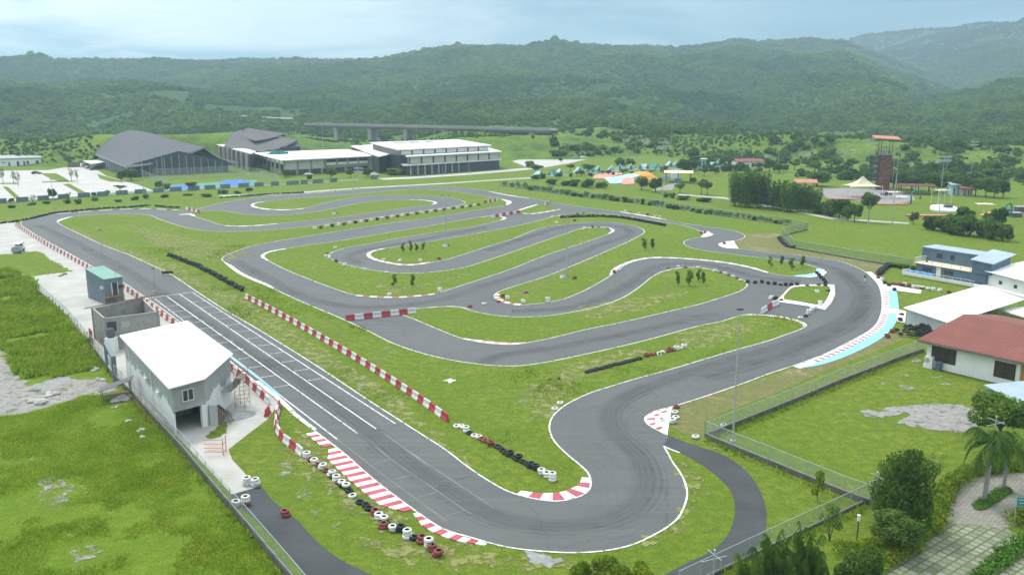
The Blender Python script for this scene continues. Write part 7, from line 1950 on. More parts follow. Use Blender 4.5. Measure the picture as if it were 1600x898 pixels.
# park and complex trees standing singly
for i, a in enumerate([
    ('spread', 838, 274, 256, 25, 'rounded tree at the left end of the tent row'), ('spread', 891, 268, 256, 15, 'small tree in front of the tent row near the forecourt'), ('spread', 921, 273, 256, 22, 'pair-crowned tree beside the teal tent'), ('round', 971, 265, 246, 21, 'tree behind the play bowl before the rocky bank'), ('round', 1002, 297, 275, 22, 'left tree of the pair before the play bowl'), ('dense', 1024, 300, 276, 26, 'bushy dark tree right of the play bowl'),
    ('spread', 1062, 302, 286, 19, 'small leaning tree by the footpath'), ('spread', 1096, 304, 279, 22, 'left tree of the pair before the bamboo'), ('spread', 1105, 306, 283, 18, 'right tree of the pair before the bamboo'), ('round', 1083, 288, 277, 12, 'dark conical tree right of the cream roofed shelter'), ('spread', 1100, 275, 262, 20, 'flat topped tree behind the cream roofed shelter'),
    ('round', 1129, 262, 243, 12, 'slender tree left of the red roofed house'), ('round', 1273, 268, 252, 20, 'yellowish tree behind the right bamboo clump'), ('dense', 1276, 291, 266, 38, 'large round tree behind the right bamboo clump'), ('spread', 1357, 348, 300, 28, 'tree with visible trunk before the cream canopy'), ('dense', 1335, 346, 317, 23, 'clipped round tree before the lawn'), ('dense', 1311, 341, 309, 33, 'broad round tree at the end of the bamboo'), ('round', 1427, 350, 330, 15, 'small round tree in front of the shrub bank'), ('dense', 1567, 309, 280, 22, 'single dark tree at the right of the tree belt'),
    ('round', 446, 277, 264, 16, 'small tree at the corner of the white block'), ('round', 517, 279, 260, 20, 'tree before the open gallery of the white block'), ('round', 548, 277, 263, 14, 'second tree before the open gallery of the white block'), ('round', 575, 277, 262, 18, 'tree before the white block end panel'), ('round', 419, 270, 258, 10, 'small tree beside the side windows of the white block'), ('spread', 722, 268, 252, 16, 'tree before the long white building'), ('round', 484, 283, 272, 10, 'young tree behind the boundary wall'),
    ('dense', 83, 312, 293, 15, 'dark cone shaped tree in the car park verge'), ('spread', 188, 299, 289, 20, 'umbrella shaped tree by the car park corner'), ('round', 205, 282, 263, 22, 'tree beside the swept hall columns'), ('round', 190, 284, 266, 16, 'smaller tree beside the swept hall columns'), ('round', 250, 297, 282, 14, 'left bush tree at the court cage corner'), ('round', 261, 299, 286, 14, 'right bush tree at the court cage corner'), ('spread', 300, 297, 284, 20, 'spreading tree before the sports court'), ('round', 169, 304, 297, 9, 'small round tree behind the slate wall'), ('round', 146, 308, 300, 9, 'small dark shrub tree behind the slate wall'), ('round', 18, 318, 309, 9, 'small shrub tree at the left end of the slate wall'), ('feathery', 51, 316, 304, 11, 'thin young tree between slate wall panels'), ('feathery', 107, 313, 300, 10, 'thin young tree behind the concrete lamp post'),
    ('feathery', 5, 288, 262, 8, 'bare thin tree at the left of the car park'), ('feathery', 22, 288, 266, 8, 'second bare thin tree in the car park'), ('feathery', 112, 284, 262, 8, 'bare thin tree by the planting strip'), ('feathery', 121, 286, 264, 7, 'second bare thin tree by the planting strip'), ('feathery', 29, 291, 268, 7, 'third bare thin tree in the car park'), ('bush', 618, 273, 262, 36, 'reddish bed of shrubs at the long white building'), ('bush', 655, 271, 261, 32, 'second bed of shrubs at the long white building'), ('round', 612, 274, 262, 10, 'slim tree in the bed before the long white building'),
    ('dense', 928, 231, 205, 40, 'big dark spreading tree below the green bank'), ('round', 985, 262, 247, 16, 'tree at the foot of the rocky bank'), ('round', 876, 254, 246, 7, 'tiny tree in the forecourt'), ('bush', 826, 262, 251, 18, 'rust coloured shrub mound beside the forecourt')]):
    tree(a[0], a[5], a[1], a[2], a[3], a[4], seed=i % 3)
for i, (u, v, vt, w_) in enumerate([(1150, 322, 266, 36), (1170, 324, 262, 40), (1187, 325, 268, 34), (1165, 318, 270, 40)]): tree('bamboo', f'tall bamboo, {nth(i + 1)} culm group of the left clump', u, v, vt, w_, name='bamboo', cat='bamboo', group='left bamboo clump', seed=i % 2)
for i, (u, v, vt, w_) in enumerate([(1214, 328, 279, 36), (1232, 331, 284, 36), (1250, 331, 288, 36), (1268, 332, 290, 30), (1205, 324, 290, 26), (1240, 325, 282, 36)]): tree('bamboo', f'tall bamboo, {nth(i + 1)} culm group of the right clump', u, v, vt, w_, name='bamboo', cat='bamboo', group='right bamboo clump', seed=i % 2)
for i in range(44):
    u = 1070 + i * 12.2 + r1.uniform(-9, 9); v = r1.uniform(256, 272) if u < 1300 else r1.uniform(262, 282); h_ = r1.uniform(10, 22)
    tree(('dense', 'round', 'spread', 'round')[i % 4], f'loose tree on the flat behind the park, {nth(i + 1)} from the left', u, v, v - h_, h_ * r1.uniform(1.0, 1.5), group='loose trees behind the park', seed=i % 3)
for i in range(26):
    u = 838 + i * 12.5 + r1.uniform(-6, 6); v = np.interp(u, [838, 1142], [279, 262]) + r1.uniform(-1, 4); h_ = r1.uniform(4, 12)
    tree(('round', 'shrub', 'spread')[i % 3], f'small tree or shrub among the tents, {nth(i + 1)} from the left', u, v, v - h_, h_ * r1.uniform(1.0, 1.6), group='greenery among the tents', seed=i % 3)
for u, v, vt, w_, s_ in ((497, 214, 186, 34, 'big tree hiding the left end of the viaduct'), (858, 214, 193, 40, 'big tree hiding the right end of the viaduct'), (880, 216, 198, 30, 'tree right of the viaduct end'), (695, 219, 195, 24, 'tall tree in front of the viaduct'), (476, 216, 196, 30, 'tree behind the double roofed hall'), (360, 207, 192, 20, 'tree on the bank behind the double roofed hall'), (605, 222, 211, 24, 'bushy tree under the viaduct')): tree('round', s_, u, v, vt, w_)
for i in range(12): tree('dense', f'dark tree in the belt behind the park, {nth(i + 1)} from the tower', 1393 + i * 14.5 + random.uniform(-3, 3), 294 + i * 1.4, 268 + i * .8 + random.uniform(-4, 5), 24, group='tree belt behind the park', seed=i % 3)
for i, (u, v, vt, w_) in enumerate([(1458, 360, 336, 34), (1476, 363, 333, 36), (1495, 366, 334, 36), (1514, 369, 334, 36), (1532, 371, 336, 36), (1550, 374, 340, 34), (1566, 376, 348, 26), (1510, 345, 322, 30), (1555, 352, 322, 34), (1448, 358, 342, 16)]): tree('shrub', f'dense dark shrub, {nth(i + 1)} of the bank facing the blue cabin', u, v, vt, w_, cat='shrub', name='shrub', group='shrub bank facing the blue cabin', leaf='leaf_dark', seed=i % 3)
for i, (u, v, vt, w_) in enumerate([(1290, 336, 312, 24), (1278, 334, 314, 22), (1300, 338, 316, 22), (1323, 343, 318, 18), (900, 291, 280, 22), (918, 293, 278, 26), (941, 294, 284, 22), (885, 290, 282, 20), (1050, 309, 301, 14), (1042, 308, 302, 12), (1070, 312, 306, 26), (1100, 315, 308, 28), (1410, 420, 412, 22), (1395, 417, 410, 16), (1426, 423, 414, 12), (864, 288, 279, 22), (836, 280, 272, 16), (1040, 306, 301, 10)]): tree('shrub', f'wild green shrub, {nth(i + 1)} of those along the east boundary', u, v, vt, w_, cat='shrub', name='shrub', group='wild shrubs along the east boundary', seed=i % 3, leaf='scrub')
r2 = random.Random(3)
for i in range(46):
    f = i / 45; u = 790 + f * 440; v = np.interp(u, [780, 894, 989, 1100, 1220], [290, 306, 317, 333.5, 350]) + r2.uniform(-2, .5)
    tree('shrub', f'weed bush on the east boundary fence, {nth(i + 1)} from the far end', u, v, v - r2.uniform(5, 9.5), r2.uniform(8, 15), cat='bush', name='weed_bush', group='weed bushes on the east boundary fence', seed=i % 3, leaf='scrub')
for i in range(16):
    u = -10 + i * 27 + r2.uniform(-9, 9); v = np.interp(u, [0, 120, 250, 400, 590], [322, 315, 307, 298, 285]) + r2.uniform(0, 5)
    tree('shrub', f'low weed bush in the verge below the slate wall, {nth(i + 1)} from the left', u, v, v - r2.uniform(3, 8), r2.uniform(9, 20), cat='bush', name='weed_bush', group='weed bushes below the slate wall', seed=i % 3, leaf='scrub')
for i, (u, v, vt) in enumerate([(629.5, 394, 379), (642, 395, 375), (651, 393, 380), (661, 391, 378)]): tree('sapling', f'young sapling, {nth(i + 1)} of four on the inner infield', u, v, vt, 8, name='sapling', cat='sapling', group='saplings on the inner infield', leaf='leaf_bamboo')
for i, (u, v, vt, w_, s_) in enumerate([(616, 449, 427, 10, 'left sapling of the pair on the western infield'), (645, 449, 428, 10, 'right sapling of the pair on the western infield'), (1007, 391, 371, 11, 'left sapling of the pair on the eastern infield'), (1019, 390, 372, 8, 'right sapling of the pair on the eastern infield'), (1059, 447, 423, 9, 'leftmost sapling inside the lower loop'), (1077, 447, 421, 14, 'fullest sapling inside the lower loop'), (1091, 440, 420, 10, 'rear sapling inside the lower loop'), (1098.5, 445, 423, 9, 'right sapling inside the lower loop'), (1203.5, 418, 400, 8, 'first sapling on the east tip of the infield'), (1221.5, 415, 399, 8, 'second sapling on the east tip of the infield'), (1236.5, 421, 402, 11, 'third and fullest sapling on the east tip'), (1254, 418, 399, 10, 'last sapling on the east tip of the infield')]): tree('sapling', s_, u, v, vt, w_, name='sapling', cat='sapling', leaf='leaf_bamboo', seed=i % 2)
# foreground planting
tree('upright', 'tall dark dense tree beside the fence corner', 1408, 826, 700, 102, seed=0)
tree('fine', 'bushy lower tree in front of the tall dark tree', 1402, 862, 800, 84, seed=1)
tree('fine', 'wide green tree between lawn and blue shed', 1560, 690, 612, 88, seed=2)
tree('feathery', 'thin feathery tree at the lower fence', 1296, 845, 786, 44)
tree('feathery', 'thin bare tree between lawn and clipped hedge', 1458, 755, 708, 34, seed=1)
tree('bush', 'large loose shrub at the bottom of the garden', 1335, 920, 852, 86, cat='shrub', name='shrub', leaf='leaf_mid')
tree('sapling', 'reddish young plant on the bank under the fence', 1277, 782, 730, 20, cat='plant', name='plant', leaf='leaf_hedge')
tree('palm', 'tall garden palm in front on the turf island', 1537, 783, 672, 74, name='palm', cat='palm')
tree('palm', 'shorter garden palm at the back of the turf island', 1568, 764, 676, 66, name='palm', cat='palm')
for i, (u, v, vt, w_, s_) in enumerate([(1205, 925, 838, 82, 'broad clump of arching palm fronds at the lower fence'), (1262, 922, 824, 70, 'taller clump of arching palm fronds by the lamp'), (1168, 938, 862, 60, 'low palm clump at the bottom edge')]): tree('areca', s_, u, v, vt, w_, name='palm_clump', cat='palm')
for i, (u, v, vt, w_, s_) in enumerate([(912, 922, 876, 60, 'yellow green bush at the left of the bottom edge'), (955, 924, 870, 78, 'widest yellow green bush at the bottom edge'), (1000, 925, 878, 58, 'right yellow green bush at the bottom edge')]): tree('bush', s_, u, v, vt, w_, cat='bush', name='bush', seed=i)


def hedge(name, label, px, wd, h, m='leaf_hedge', dens=240, size=.13):
    P = resample(GP(px), .5); rng = np.random.default_rng(len(px)); o = P[0]; lb = []
    for p in P:
        for k in range(2): lb.append((p.x - o.x + rng.normal() * wd * .22, p.y - o.y + rng.normal() * wd * .22, h * rng.uniform(.35, .62), wd * rng.uniform(.42, .62), wd * rng.uniform(.42, .62), h * rng.uniform(.38, .5)))
    V, Q = leaf_cloud(lb, int(dens * len(P) * .5), size, rng); V[:, 2] = np.maximum(V[:, 2], 0.02)
    t = thing(name, label, 'hedge', (o.x, o.y, 0)); me = np_mesh('foliage', V, Q, m); c = bpy.data.objects.new('foliage', me); COL.objects.link(c); c.parent = t
    b = MB()
    for p in P[::3]: b.tube([(p.x - o.x, p.y - o.y, 0), (p.x - o.x + .1, p.y - o.y, h * .6)], [.04, .02], 4)
    b.build('stem', 'trunk', t)
    return t


hedge('hedge', 'yellow green hedge curving round the paved turning circle', [(1468, 815), (1470, 790), (1480, 770), (1500, 752), (1530, 741), (1570, 733), (1640, 728)], 1.7, 1.3)
hedge('hedge', 'dark green hedge along the paved drive', [(1372, 893), (1400, 872), (1430, 850), (1455, 832), (1466, 818)], 1.5, 1.2, 'leaf_hedge')
hedge('hedge', 'low trimmed hedge at the lower right corner', [(1528, 912), (1548, 890), (1572, 868), (1610, 845)], 1.3, .9, 'leaf_lawn')
hedge('hedge', 'short yellow hedge beside the teal sign', [(1590, 822), (1600, 810), (1640, 800)], 1.5, 1.3)
hedge('hedge', 'loose yellow green planting below the tall dark tree', [(1320, 868), (1345, 862), (1375, 855), (1400, 846)], 1.8, 1.1)
hedge('hedge', 'wild green growth behind the garden palms', [(1548, 735), (1580, 722), (1640, 712)], 2.4, 2.0, 'leaf_hedge')
P = catmull(GP([(1521, 793), (1524, 787), (1545, 775), (1562, 764), (1574, 762), (1580, 767), (1572, 775), (1552, 788), (1536, 796), (1526, 797)]), True, 4); o = P[0]
t = thing('turf_island', 'rounded bright green turf island under the two palms', 'planting bed', (o.x, o.y, 0)); b = MB(); b.prism([(p.x - o.x, p.y - o.y) for p in P], .0, .14); b.build('kerb', 'darkblock', t)
cx_, cy_ = sum(p.x for p in P) / len(P), sum(p.y for p in P) / len(P); rng = np.random.default_rng(5); lb = []
for p in P:
    for f in (.15, .4, .65, .9): lb.append((cx_ + (p.x - cx_) * f - o.x, cy_ + (p.y - cy_) * f - o.y, .2, .35, .35, .16))
V, Q = leaf_cloud(lb, 5200, .07, rng); me = np_mesh('turf', V, Q, 'leaf_lawn'); c = bpy.data.objects.new('turf', me); COL.objects.link(c); c.parent = t

# garden furniture: bollard lamp, sign, cross-armed posts
g = G(1338, 853); h_ = zat(g, 804); t = thing('garden_lamp', 'dark garden lamp post with a white top above the hedge', 'garden lamp', g)
b = MB(); b.tube([(0, 0, 0), (0, 0, h_ * .82)], .07, 8); b.build('pole', 'dsteel', t); b = MB(); b.lathe([(0, h_ * .82), (.13, h_ * .82), (.13, h_ * .95), (.16, h_), (0, h_ + .03)], 10); b.build('lamp_head', 'frame', t)
g = G(1583.5, 822); h_ = zat(g, 775); t = thing('garden_sign', 'teal sign board with white lettering on a slim post', 'sign', g, -.15)
b = MB(); b.tube([(0, 0, 0), (0, 0, h_)], .035, 6); b.tube([(1.15, .2, 0), (1.15, .2, h_ * .95)], .035, 6); b.build('post', 'steel', t)
b = MB(); b.solid([(.05, -.04, h_ * .72), (1.3, .1, h_ * .66), (1.3, .14, h_ * .66), (.05, 0, h_ * .72)], [(.05, -.04, h_ * .98), (1.3, .1, h_ * .93), (1.3, .14, h_ * .93), (.05, 0, h_ * .98)]); bd = b.build('board', 'sign', t)
b = MB()
for r_, (x0, n_) in enumerate(((.18, 5), (.28, 6))):
    for k in range(n_): x = x0 + k * .16; y = -.046 + (x - .05) * .112; z = h_ * (.91 - r_ * .10 - (x * .04)); b.box(x, x + .09, y - .008, y, z - .05, z + .03)
b.build('lettering', 'frame', bd)
for u, v, vt, wp, lab in ((1113, 935, 859, 1.15, 'steel post with white cross arms at the lower fence'), (1364, 822, 737, .95, 'thin post with cross arms left of the tall dark tree'), (1543, 770, 651, 1.2, 'thin steel post with cross arms behind the front palm')):
    g = G(u, v); h_ = zat(g, vt); t = thing('cross_arm_post', lab, 'post', g, .4); b = MB(); b.tube([(0, 0, 0), (0, 0, h_)], [.06, .05], 6); b.build('pole', 'steel', t)
    b = MB(); b.box(-wp, wp, -.025, .025, h_ - .75, h_ - .70); b.build('crossarm', 'steel', t); b = MB(); b.box(-.025, .025, -wp * .8, wp * .8, h_ - .42, h_ - .37); b.build('crossarm', 'steel', t); b = MB(); b.lathe([(0, h_), (.08, h_ + .02), (0, h_ + .12)], 8); b.build('cap', 'frame', t)

# ------------------------------------------------------------------ person walking on the track
def person(loc, rz):
    J = {'pel': (0, 0, .93, .135, .10), 'sp': (0, .01, 1.12, .13, .10), 'ch': (0, .01, 1.34, .165, .115), 'nk': (0, .02, 1.47, .055, .055), 'hd0': (0, .03, 1.54, .07, .08), 'hd': (0, .035, 1.63, .085, .10), 'top': (0, .03, 1.72, .05, .06),
         'hl': (-.095, 0, .88, .09, .09), 'kl': (-.10, .16, .49, .062, .062), 'al': (-.10, .10, .09, .042, .042), 'tl': (-.10, .24, .04, .035, .03), 'hr': (.095, 0, .88, .09, .09), 'kr': (.10, .03, .48, .062, .062), 'ar': (.10, -.24, .12, .042, .042), 'tr': (.10, -.14, .03, .035, .03),
         'sl': (-.20, .01, 1.39, .06, .06), 'el': (-.25, -.10, 1.13, .043, .043), 'wl': (-.25, .02, .90, .033, .033), 'gl': (-.25, .06, .81, .035, .025), 'sr': (.20, .01, 1.39, .06, .06), 'er': (.25, .08, 1.13, .043, .043), 'wr': (.25, .24, .95, .033, .033), 'gr': (.25, .30, .88, .035, .025)}
    E = [('pel', 'sp'), ('sp', 'ch'), ('ch', 'nk'), ('nk', 'hd0'), ('hd0', 'hd'), ('hd', 'top'), ('pel', 'hl'), ('hl', 'kl'), ('kl', 'al'), ('al', 'tl'), ('pel', 'hr'), ('hr', 'kr'), ('kr', 'ar'), ('ar', 'tr'), ('ch', 'sl'), ('sl', 'el'), ('el', 'wl'), ('wl', 'gl'), ('ch', 'sr'), ('sr', 'er'), ('er', 'wr'), ('wr', 'gr')]
    ks = list(J); me = bpy.data.meshes.new('body'); me.from_pydata([J[k][:3] for k in ks], [(ks.index(a), ks.index(c)) for a, c in E], [])
    o = bpy.data.objects.new('body', me); COL.objects.link(o); sk = o.modifiers.new('skin', 'SKIN')
    for i, k in enumerate(ks): me.skin_vertices[0].data[i].radius = J[k][3:]; me.skin_vertices[0].data[i].use_root = (k == 'pel')
    o.modifiers.new('sub', 'SUBSURF').levels = 2
    dg = bpy.context.evaluated_depsgraph_get(); m2 = bpy.data.meshes.new_from_object(o.evaluated_get(dg)); o.modifiers.clear(); o.data = m2
    m2.materials.clear()
    for m_ in ('skin', 'black', 'carwhite'): m2.materials.append(M[m_])
    for p in m2.polygons:
        z = p.center.z; x = abs(p.center.x)
        p.material_index = 1 if (z > .95 and z < 1.46 and not (x > .22 and z < 1.14)) else (2 if .12 < z <= .95 and x < .21 else (1 if z <= .12 else 0)); p.use_smooth = True
    t = thing('person', 'person in a dark top and pale trousers walking on the asphalt', 'person', loc, rz); o.parent = t; o.name = 'body'
    b = MB(); b.lathe([(.088, 1.60), (.10, 1.66), (.085, 1.73), (.04, 1.765), (0, 1.77)], 10, c=(0, .015, 0)); b.build('hair', 'black', t, smooth=True)
    return t


person(Vector((G(1351, 441.5).x, G(1351, 441.5).y, .02)), 2.6)

# ------------------------------------------------------------------ grass tufts (edges of the islands, rough field)
def in_poly(x, y, P):
    px, py = np.array([p.x for p in P]), np.array([p.y for p in P]); r = np.zeros(len(x), bool); j = len(P) - 1
    for i in range(len(P)):
        c = ((py[i] > y) != (py[j] > y)) & (x < (px[j] - px[i]) * (y - py[i]) / (py[j] - py[i] + 1e-12) + px[i]); r ^= c; j = i
    return r


def tufts(name, xy, h, m, blades=4, spread=.25, seed=1):
    rng = np.random.default_rng(seed); n = len(xy); N = n * blades; c = np.repeat(xy, blades, 0) + rng.normal(size=(N, 2)) * spread
    hh = np.repeat(h, blades) * rng.uniform(.6, 1.2, N); a = rng.uniform(0, 6.28, N); w_ = hh * .16 + .02; ln = rng.uniform(.2, .7, N) * hh; b_ = rng.uniform(0, 6.28, N)
    dx, dy = np.cos(a) * w_, np.sin(a) * w_; z0 = np.full(N, .0)
    V = np.stack([np.stack([c[:, 0] - dx, c[:, 1] - dy, z0], 1), np.stack([c[:, 0] + dx, c[:, 1] + dy, z0], 1), np.stack([c[:, 0] + dx * .5 + np.cos(b_) * ln, c[:, 1] + dy * .5 + np.sin(b_) * ln, hh], 1), np.stack([c[:, 0] - dx * .5 + np.cos(b_) * ln, c[:, 1] - dy * .5 + np.sin(b_) * ln, hh * .94], 1)], 1).reshape(-1, 3)
    o = bpy.data.objects.new(name, np_mesh(name, V, np.arange(N * 4).reshape(N, 4), m)); COL.objects.link(o); o['kind'] = 'stuff'
    return o


rng = np.random.default_rng(11)
FIELD = GP([(-120, 425), (14, 424), (46, 440), (62, 462), (103, 503), (146, 556), (166, 586), (150, 590), (110, 585), (60, 596), (30, 585), (10, 545), (-120, 520)])
xs = np.array([p.x for p in FIELD]); ys = np.array([p.y for p in FIELD]); q = np.stack([rng.uniform(xs.min(), xs.max(), 60000), rng.uniform(ys.min(), ys.max(), 60000)], 1); q = q[in_poly(q[:, 0], q[:, 1], FIELD)]
den = fbm(q[:, 0], q[:, 1], 1 / 7.0, 3, 21); q = q[den > .36]; q = q[:22000]
tufts('tall_grass', q, .5 + 1.5 * np.clip(fbm(q[:, 0], q[:, 1], 1 / 9.0, 3, 22) - .25, 0, 1), 'blade', 5, .3, 2)
FIELD2 = GP([(-60, 652), (40, 647), (86, 636), (120, 621), (180, 616), (205, 622), (285, 704), (365, 812), (440, 905), (460, 930), (-60, 930)])
xs = np.array([p.x for p in FIELD2]); ys = np.array([p.y for p in FIELD2]); q = np.stack([rng.uniform(xs.min(), xs.max(), 60000), rng.uniform(ys.min(), ys.max(), 60000)], 1); q = q[in_poly(q[:, 0], q[:, 1], FIELD2)]
bare = (fbm(q[:, 0], q[:, 1], 1 / 6.0, 3, 23) > .40)
for u, v, r_ in ((82, 770, 3.6), (128, 865, 3.4), (48, 717, 1.0)):
    g = G(u, v); bare &= np.hypot(q[:, 0] - g.x, q[:, 1] - g.y) > r_ * (.7 + .5 * rng.random(len(q)))
q = q[bare]
tufts('field_grass', q[:30000], .08 + .24 * np.clip(fbm(q[:30000, 0], q[:30000, 1], 1 / 5.0, 3, 24) - .2, 0, 1), 'blade', 4, .3, 3)
E = []
for k, P in LOOP.items():
    for p in resample(P + [P[0]], .55): 
        if random.random() < .55: E.append((p.x + random.gauss(0, .12), p.y + random.gauss(0, .12)))
for p in resample(OUTP, .6): E.append((p.x + random.gauss(0, .2), p.y + random.gauss(0, .2)))
ctr = {}
E = np.array(E)
# nudge tufts off the asphalt
keep = np.zeros(len(E), bool)
for P in LOOP.values(): keep |= in_poly(E[:, 0], E[:, 1], P)
keep |= ~in_poly(E[:, 0], E[:, 1], OUTP)
E = E[keep]; print('edge tufts', len(E))
tufts('verge_grass', E, rng.uniform(.06, .2, len(E)), 'blade', 3, .14, 4)
q = np.stack([rng.uniform(-110, 130, 90000), rng.uniform(75, 230, 90000)], 1)
ok = in_poly(q[:, 0], q[:, 1], LOOP['main']) & (fbm(q[:, 0], q[:, 1], 1 / 8.0, 4, 31) > .53)
q = q[ok][:16000]; tufts('infield_grass', q, .08 + .55 * np.clip(fbm(q[:, 0], q[:, 1], 1 / 8.0, 4, 31) - .5, 0, 1) * 2, 'blade', 3, .3, 5)
FENCE_FOOT = []
for px in ([(60, 462), (105, 503), (150, 557), (203, 622), (286, 715), (361, 806), (440, 903)], [(1102, 690), (1200, 652), (1308, 606), (1400, 569)], [(1102, 688), (1200, 731), (1318, 780)], [(1361, 790), (1252, 842), (1126, 902)]):
    for p in resample(GP(px), .35): FENCE_FOOT.append((p.x + random.gauss(0, .25), p.y + random.gauss(0, .25)))
q = np.array(FENCE_FOOT); tufts('fence_grass', q, rng.uniform(.15, .55, len(q)), 'blade', 4, .2, 6)


# ------------------------------------------------------------------ woods on the hills
def crown_proto(name, n, m, seed):
    rng = np.random.default_rng(seed); lb = lobes_round(rng, 9, .62, .55, .42, .5, .85)
    V, Q = leaf_cloud(lb, n, .19, rng, (.72, 1.05)); me = np_mesh(name, V, Q, m)
    o = bpy.data.objects.new(name, me); return o


def scatter(name, pts, scl, protos, m):
    """one mass of crowns: geometry nodes instance crown meshes on a point mesh"""
    me = bpy.data.meshes.new(name); me.vertices.add(len(pts)); me.vertices.foreach_set('co', pts.astype(np.float32).ravel())
    rng = np.random.default_rng(len(pts)); a = me.attributes.new('turn', 'FLOAT_VECTOR', 'POINT'); rot = np.zeros((len(pts), 3)); rot[:, 2] = rng.uniform(0, 6.28, len(pts)); rot[:, :2] = rng.normal(size=(len(pts), 2)) * .15; a.data.foreach_set('vector', rot.astype(np.float32).ravel())
    a = me.attributes.new('size', 'FLOAT_VECTOR', 'POINT'); a.data.foreach_set('vector', scl.astype(np.float32).ravel())
    o = bpy.data.objects.new(name, me); COL.objects.link(o); me.materials.append(M[m])
    ng = bpy.data.node_groups.new(name + '_scatter', 'GeometryNodeTree'); ng.interface.new_socket('Geometry', in_out='INPUT', socket_type='NodeSocketGeometry'); ng.interface.new_socket('Geometry', in_out='OUTPUT', socket_type='NodeSocketGeometry')
    N = ng.nodes; gi, go = N.new('NodeGroupInput'), N.new('NodeGroupOutput'); iop = N.new('GeometryNodeInstanceOnPoints'); oi = N.new('GeometryNodeObjectInfo'); oi.inputs['Object'].default_value = protos
    at_, as_ = N.new('GeometryNodeInputNamedAttribute'), N.new('GeometryNodeInputNamedAttribute'); at_.data_type = as_.data_type = 'FLOAT_VECTOR'; at_.inputs[0].default_value = 'turn'; as_.inputs[0].default_value = 'size'
    eu = N.new('FunctionNodeEulerToRotation'); Lk = ng.links.new
    Lk(gi.outputs[0], iop.inputs['Points']); Lk(oi.outputs['Geometry'], iop.inputs['Instance']); Lk(at_.outputs['Attribute'], eu.inputs[0]); Lk(eu.outputs[0], iop.inputs['Rotation']); Lk(as_.outputs['Attribute'], iop.inputs['Scale']); Lk(iop.outputs[0], go.inputs[0])
    o.modifiers.new('scatter', 'NODES').node_group = ng
    o['kind'] = 'stuff'
    return o


def sample(n, r0, r1, u0=-160, u1=1760):
    az = np.arctan((rng.uniform(u0, u1, n) - 800) / F / CP); r = np.sqrt(rng.uniform(r0 * r0, r1 * r1, n)); x, y = r * np.sin(az), r * np.cos(az)
    return x, y, r


x, y, r = sample(165000, 780, 2800, -700, 2300); z = terrain(x, y); d = fbm(x, y, 1 / 130.0, 4, 41)
uu = 800 + F * x / (y * CP)
keep = (z > 6) | (r > 900); keep &= (d > .30) | (r > 1500)
east = (uu > 860) & (r < 1250); keep &= ~(east & (fbm(x, y, 1 / 90.0, 4, 43) < .36))
x, y, z, r = x[keep], y[keep], z[keep], r[keep]; s = rng.uniform(3.2, 6.6, len(x)) * (1 + .4 * (r > 1500)); big = rng.random(len(x)) < .04; s = np.where(big, s * 1.5, s)
P3 = np.stack([x, y, z - s * .25], 1); S3 = np.stack([s, s, s * rng.uniform(.75, 1.25, len(x))], 1)
scatter('forest', P3, S3, crown_proto('forest_crown', 230, 'forest', 1), 'forest'); print('forest', len(x))
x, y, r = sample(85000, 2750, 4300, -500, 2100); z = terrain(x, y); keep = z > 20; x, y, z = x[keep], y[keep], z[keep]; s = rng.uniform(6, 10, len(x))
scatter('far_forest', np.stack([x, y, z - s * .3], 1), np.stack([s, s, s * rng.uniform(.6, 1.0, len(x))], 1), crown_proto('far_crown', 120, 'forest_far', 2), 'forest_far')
# scrub and loose trees on the near banks
x, y, r = sample(44000, 440, 960, -500, 2100); z = terrain(x, y); d = fbm(x, y, 1 / 55.0, 4, 51); uu = 800 + F * x / (y * CP)
keep = np.where(uu > 840, d > .42, np.where(uu < 480, d > .56, d > .36)) & ((z > 1.0) | (r > 600) | ((uu > 1250) & (d > .50)) | ((uu > 1040) & (r > 475) & (d > .52)))
keep &= ~((uu > 495) & (uu < 860) & (r < 600))
x, y, z, uu = x[keep], y[keep], z[keep], uu[keep]; s = rng.uniform(.7, 2.0, len(x)) + 3.0 * (rng.random(len(x)) < .25) * (fbm(x, y, 1 / 80.0, 3, 53) > .40) * (uu > 840)
s = np.where((uu > 495) & (uu < 860) & (np.hypot(x, y) > 800), s + 1.8, s)
scatter('hill_scrub', np.stack([x, y, z - s * .15], 1), np.stack([s, s, s * rng.uniform(.7, 1.2, len(x))], 1), crown_proto('scrub_crown', 200, 'scrub', 3), 'scrub'); print('scrub', len(x))

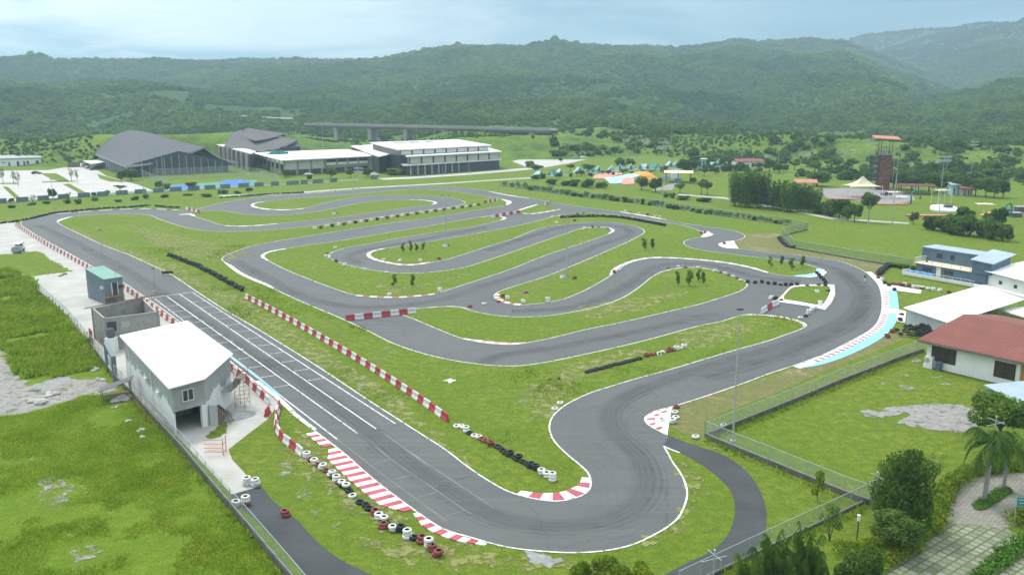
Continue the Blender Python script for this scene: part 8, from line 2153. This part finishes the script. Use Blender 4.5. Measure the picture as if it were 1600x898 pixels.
# bare ground and a hill road draped on the terrain
def drape(name, px, m, du=4, dv=1.2, lift=.35):
    us = np.arange(min(p[0] for p in px), max(p[0] for p in px) + du, du); vs = np.arange(min(p[1] for p in px), max(p[1] for p in px) + dv, dv)
    poly = [Vector((p[0], p[1], 0)) for p in px]; b = MB(); C = {}
    def pt(i, j):
        if (i, j) not in C: C[i, j] = GT(us[i] + 1.5 * math.sin(j * 2.1 + i), vs[j] + .4 * math.sin(i * 1.7)) + Vector((0, 0, lift))
        return C[i, j]
    for i in range(len(us) - 1):
        for j in range(len(vs) - 1):
            if in_poly(np.array([us[i] + du / 2]), np.array([vs[j] + dv / 2]), poly)[0]:
                q = [pt(i, j + 1), pt(i + 1, j + 1), pt(i + 1, j), pt(i, j)]
                if max((a - c).length for a in q for c in q) < 60: b.face(q)
    o = b.build(name, m); o['kind'] = 'structure'


drape('bare_rock', [(946, 219), (960, 215), (1000, 213), (1042, 211), (1044, 216), (1020, 222), (1000, 228), (985, 231), (975, 224), (955, 222)], 'thin')
drape('gravel_clearing', [(1100, 245), (1150, 243), (1195, 244), (1210, 241), (1290, 237), (1335, 234), (1345, 238), (1300, 244), (1220, 247), (1160, 251), (1120, 252)], 'thin')
drape('gravel_clearing', [(1350, 252), (1410, 250), (1470, 256), (1545, 270), (1600, 274), (1600, 282), (1540, 277), (1470, 264), (1400, 258)], 'thin')
P = [GT(u, v) for u, v in ((250, 175.5), (300, 179), (335, 182), (370, 183.5), (410, 186), (450, 188), (500, 190.5))]
b = MB(); P = resample(P, 12); L_, R_ = ribbon_pts(P, 6.0, False, 0)
for k in range(len(P) - 1):
    q = [L_[k], R_[k], R_[k + 1], L_[k + 1]]; b.face([(p.x, p.y, float(terrain(np.array([p.x]), np.array([p.y]))[0]) + 2.0) for p in q])
b.build('hill_road', 'gravel')['kind'] = 'structure'

# ------------------------------------------------------------------ air
b = MB(); b.box(-3600, 3600, -150, 4700, -1.0, 400)
hz = b.build('haze', 'steel'); hz['kind'] = 'stuff'
m = bpy.data.materials.new('humid_air'); m.use_nodes = True; nt = m.node_tree; nt.nodes.remove(nt.nodes['Principled BSDF'])
pv = nt.nodes.new('ShaderNodeVolumePrincipled'); pv.inputs['Density'].default_value = 0.00024; pv.inputs['Color'].default_value = (.62, .88, 1.0, 1); pv.inputs['Anisotropy'].default_value = 0.1
nt.links.new(pv.outputs[0], nt.nodes['Material Output'].inputs['Volume'])
hz.data.materials.clear(); hz.data.materials.append(m)
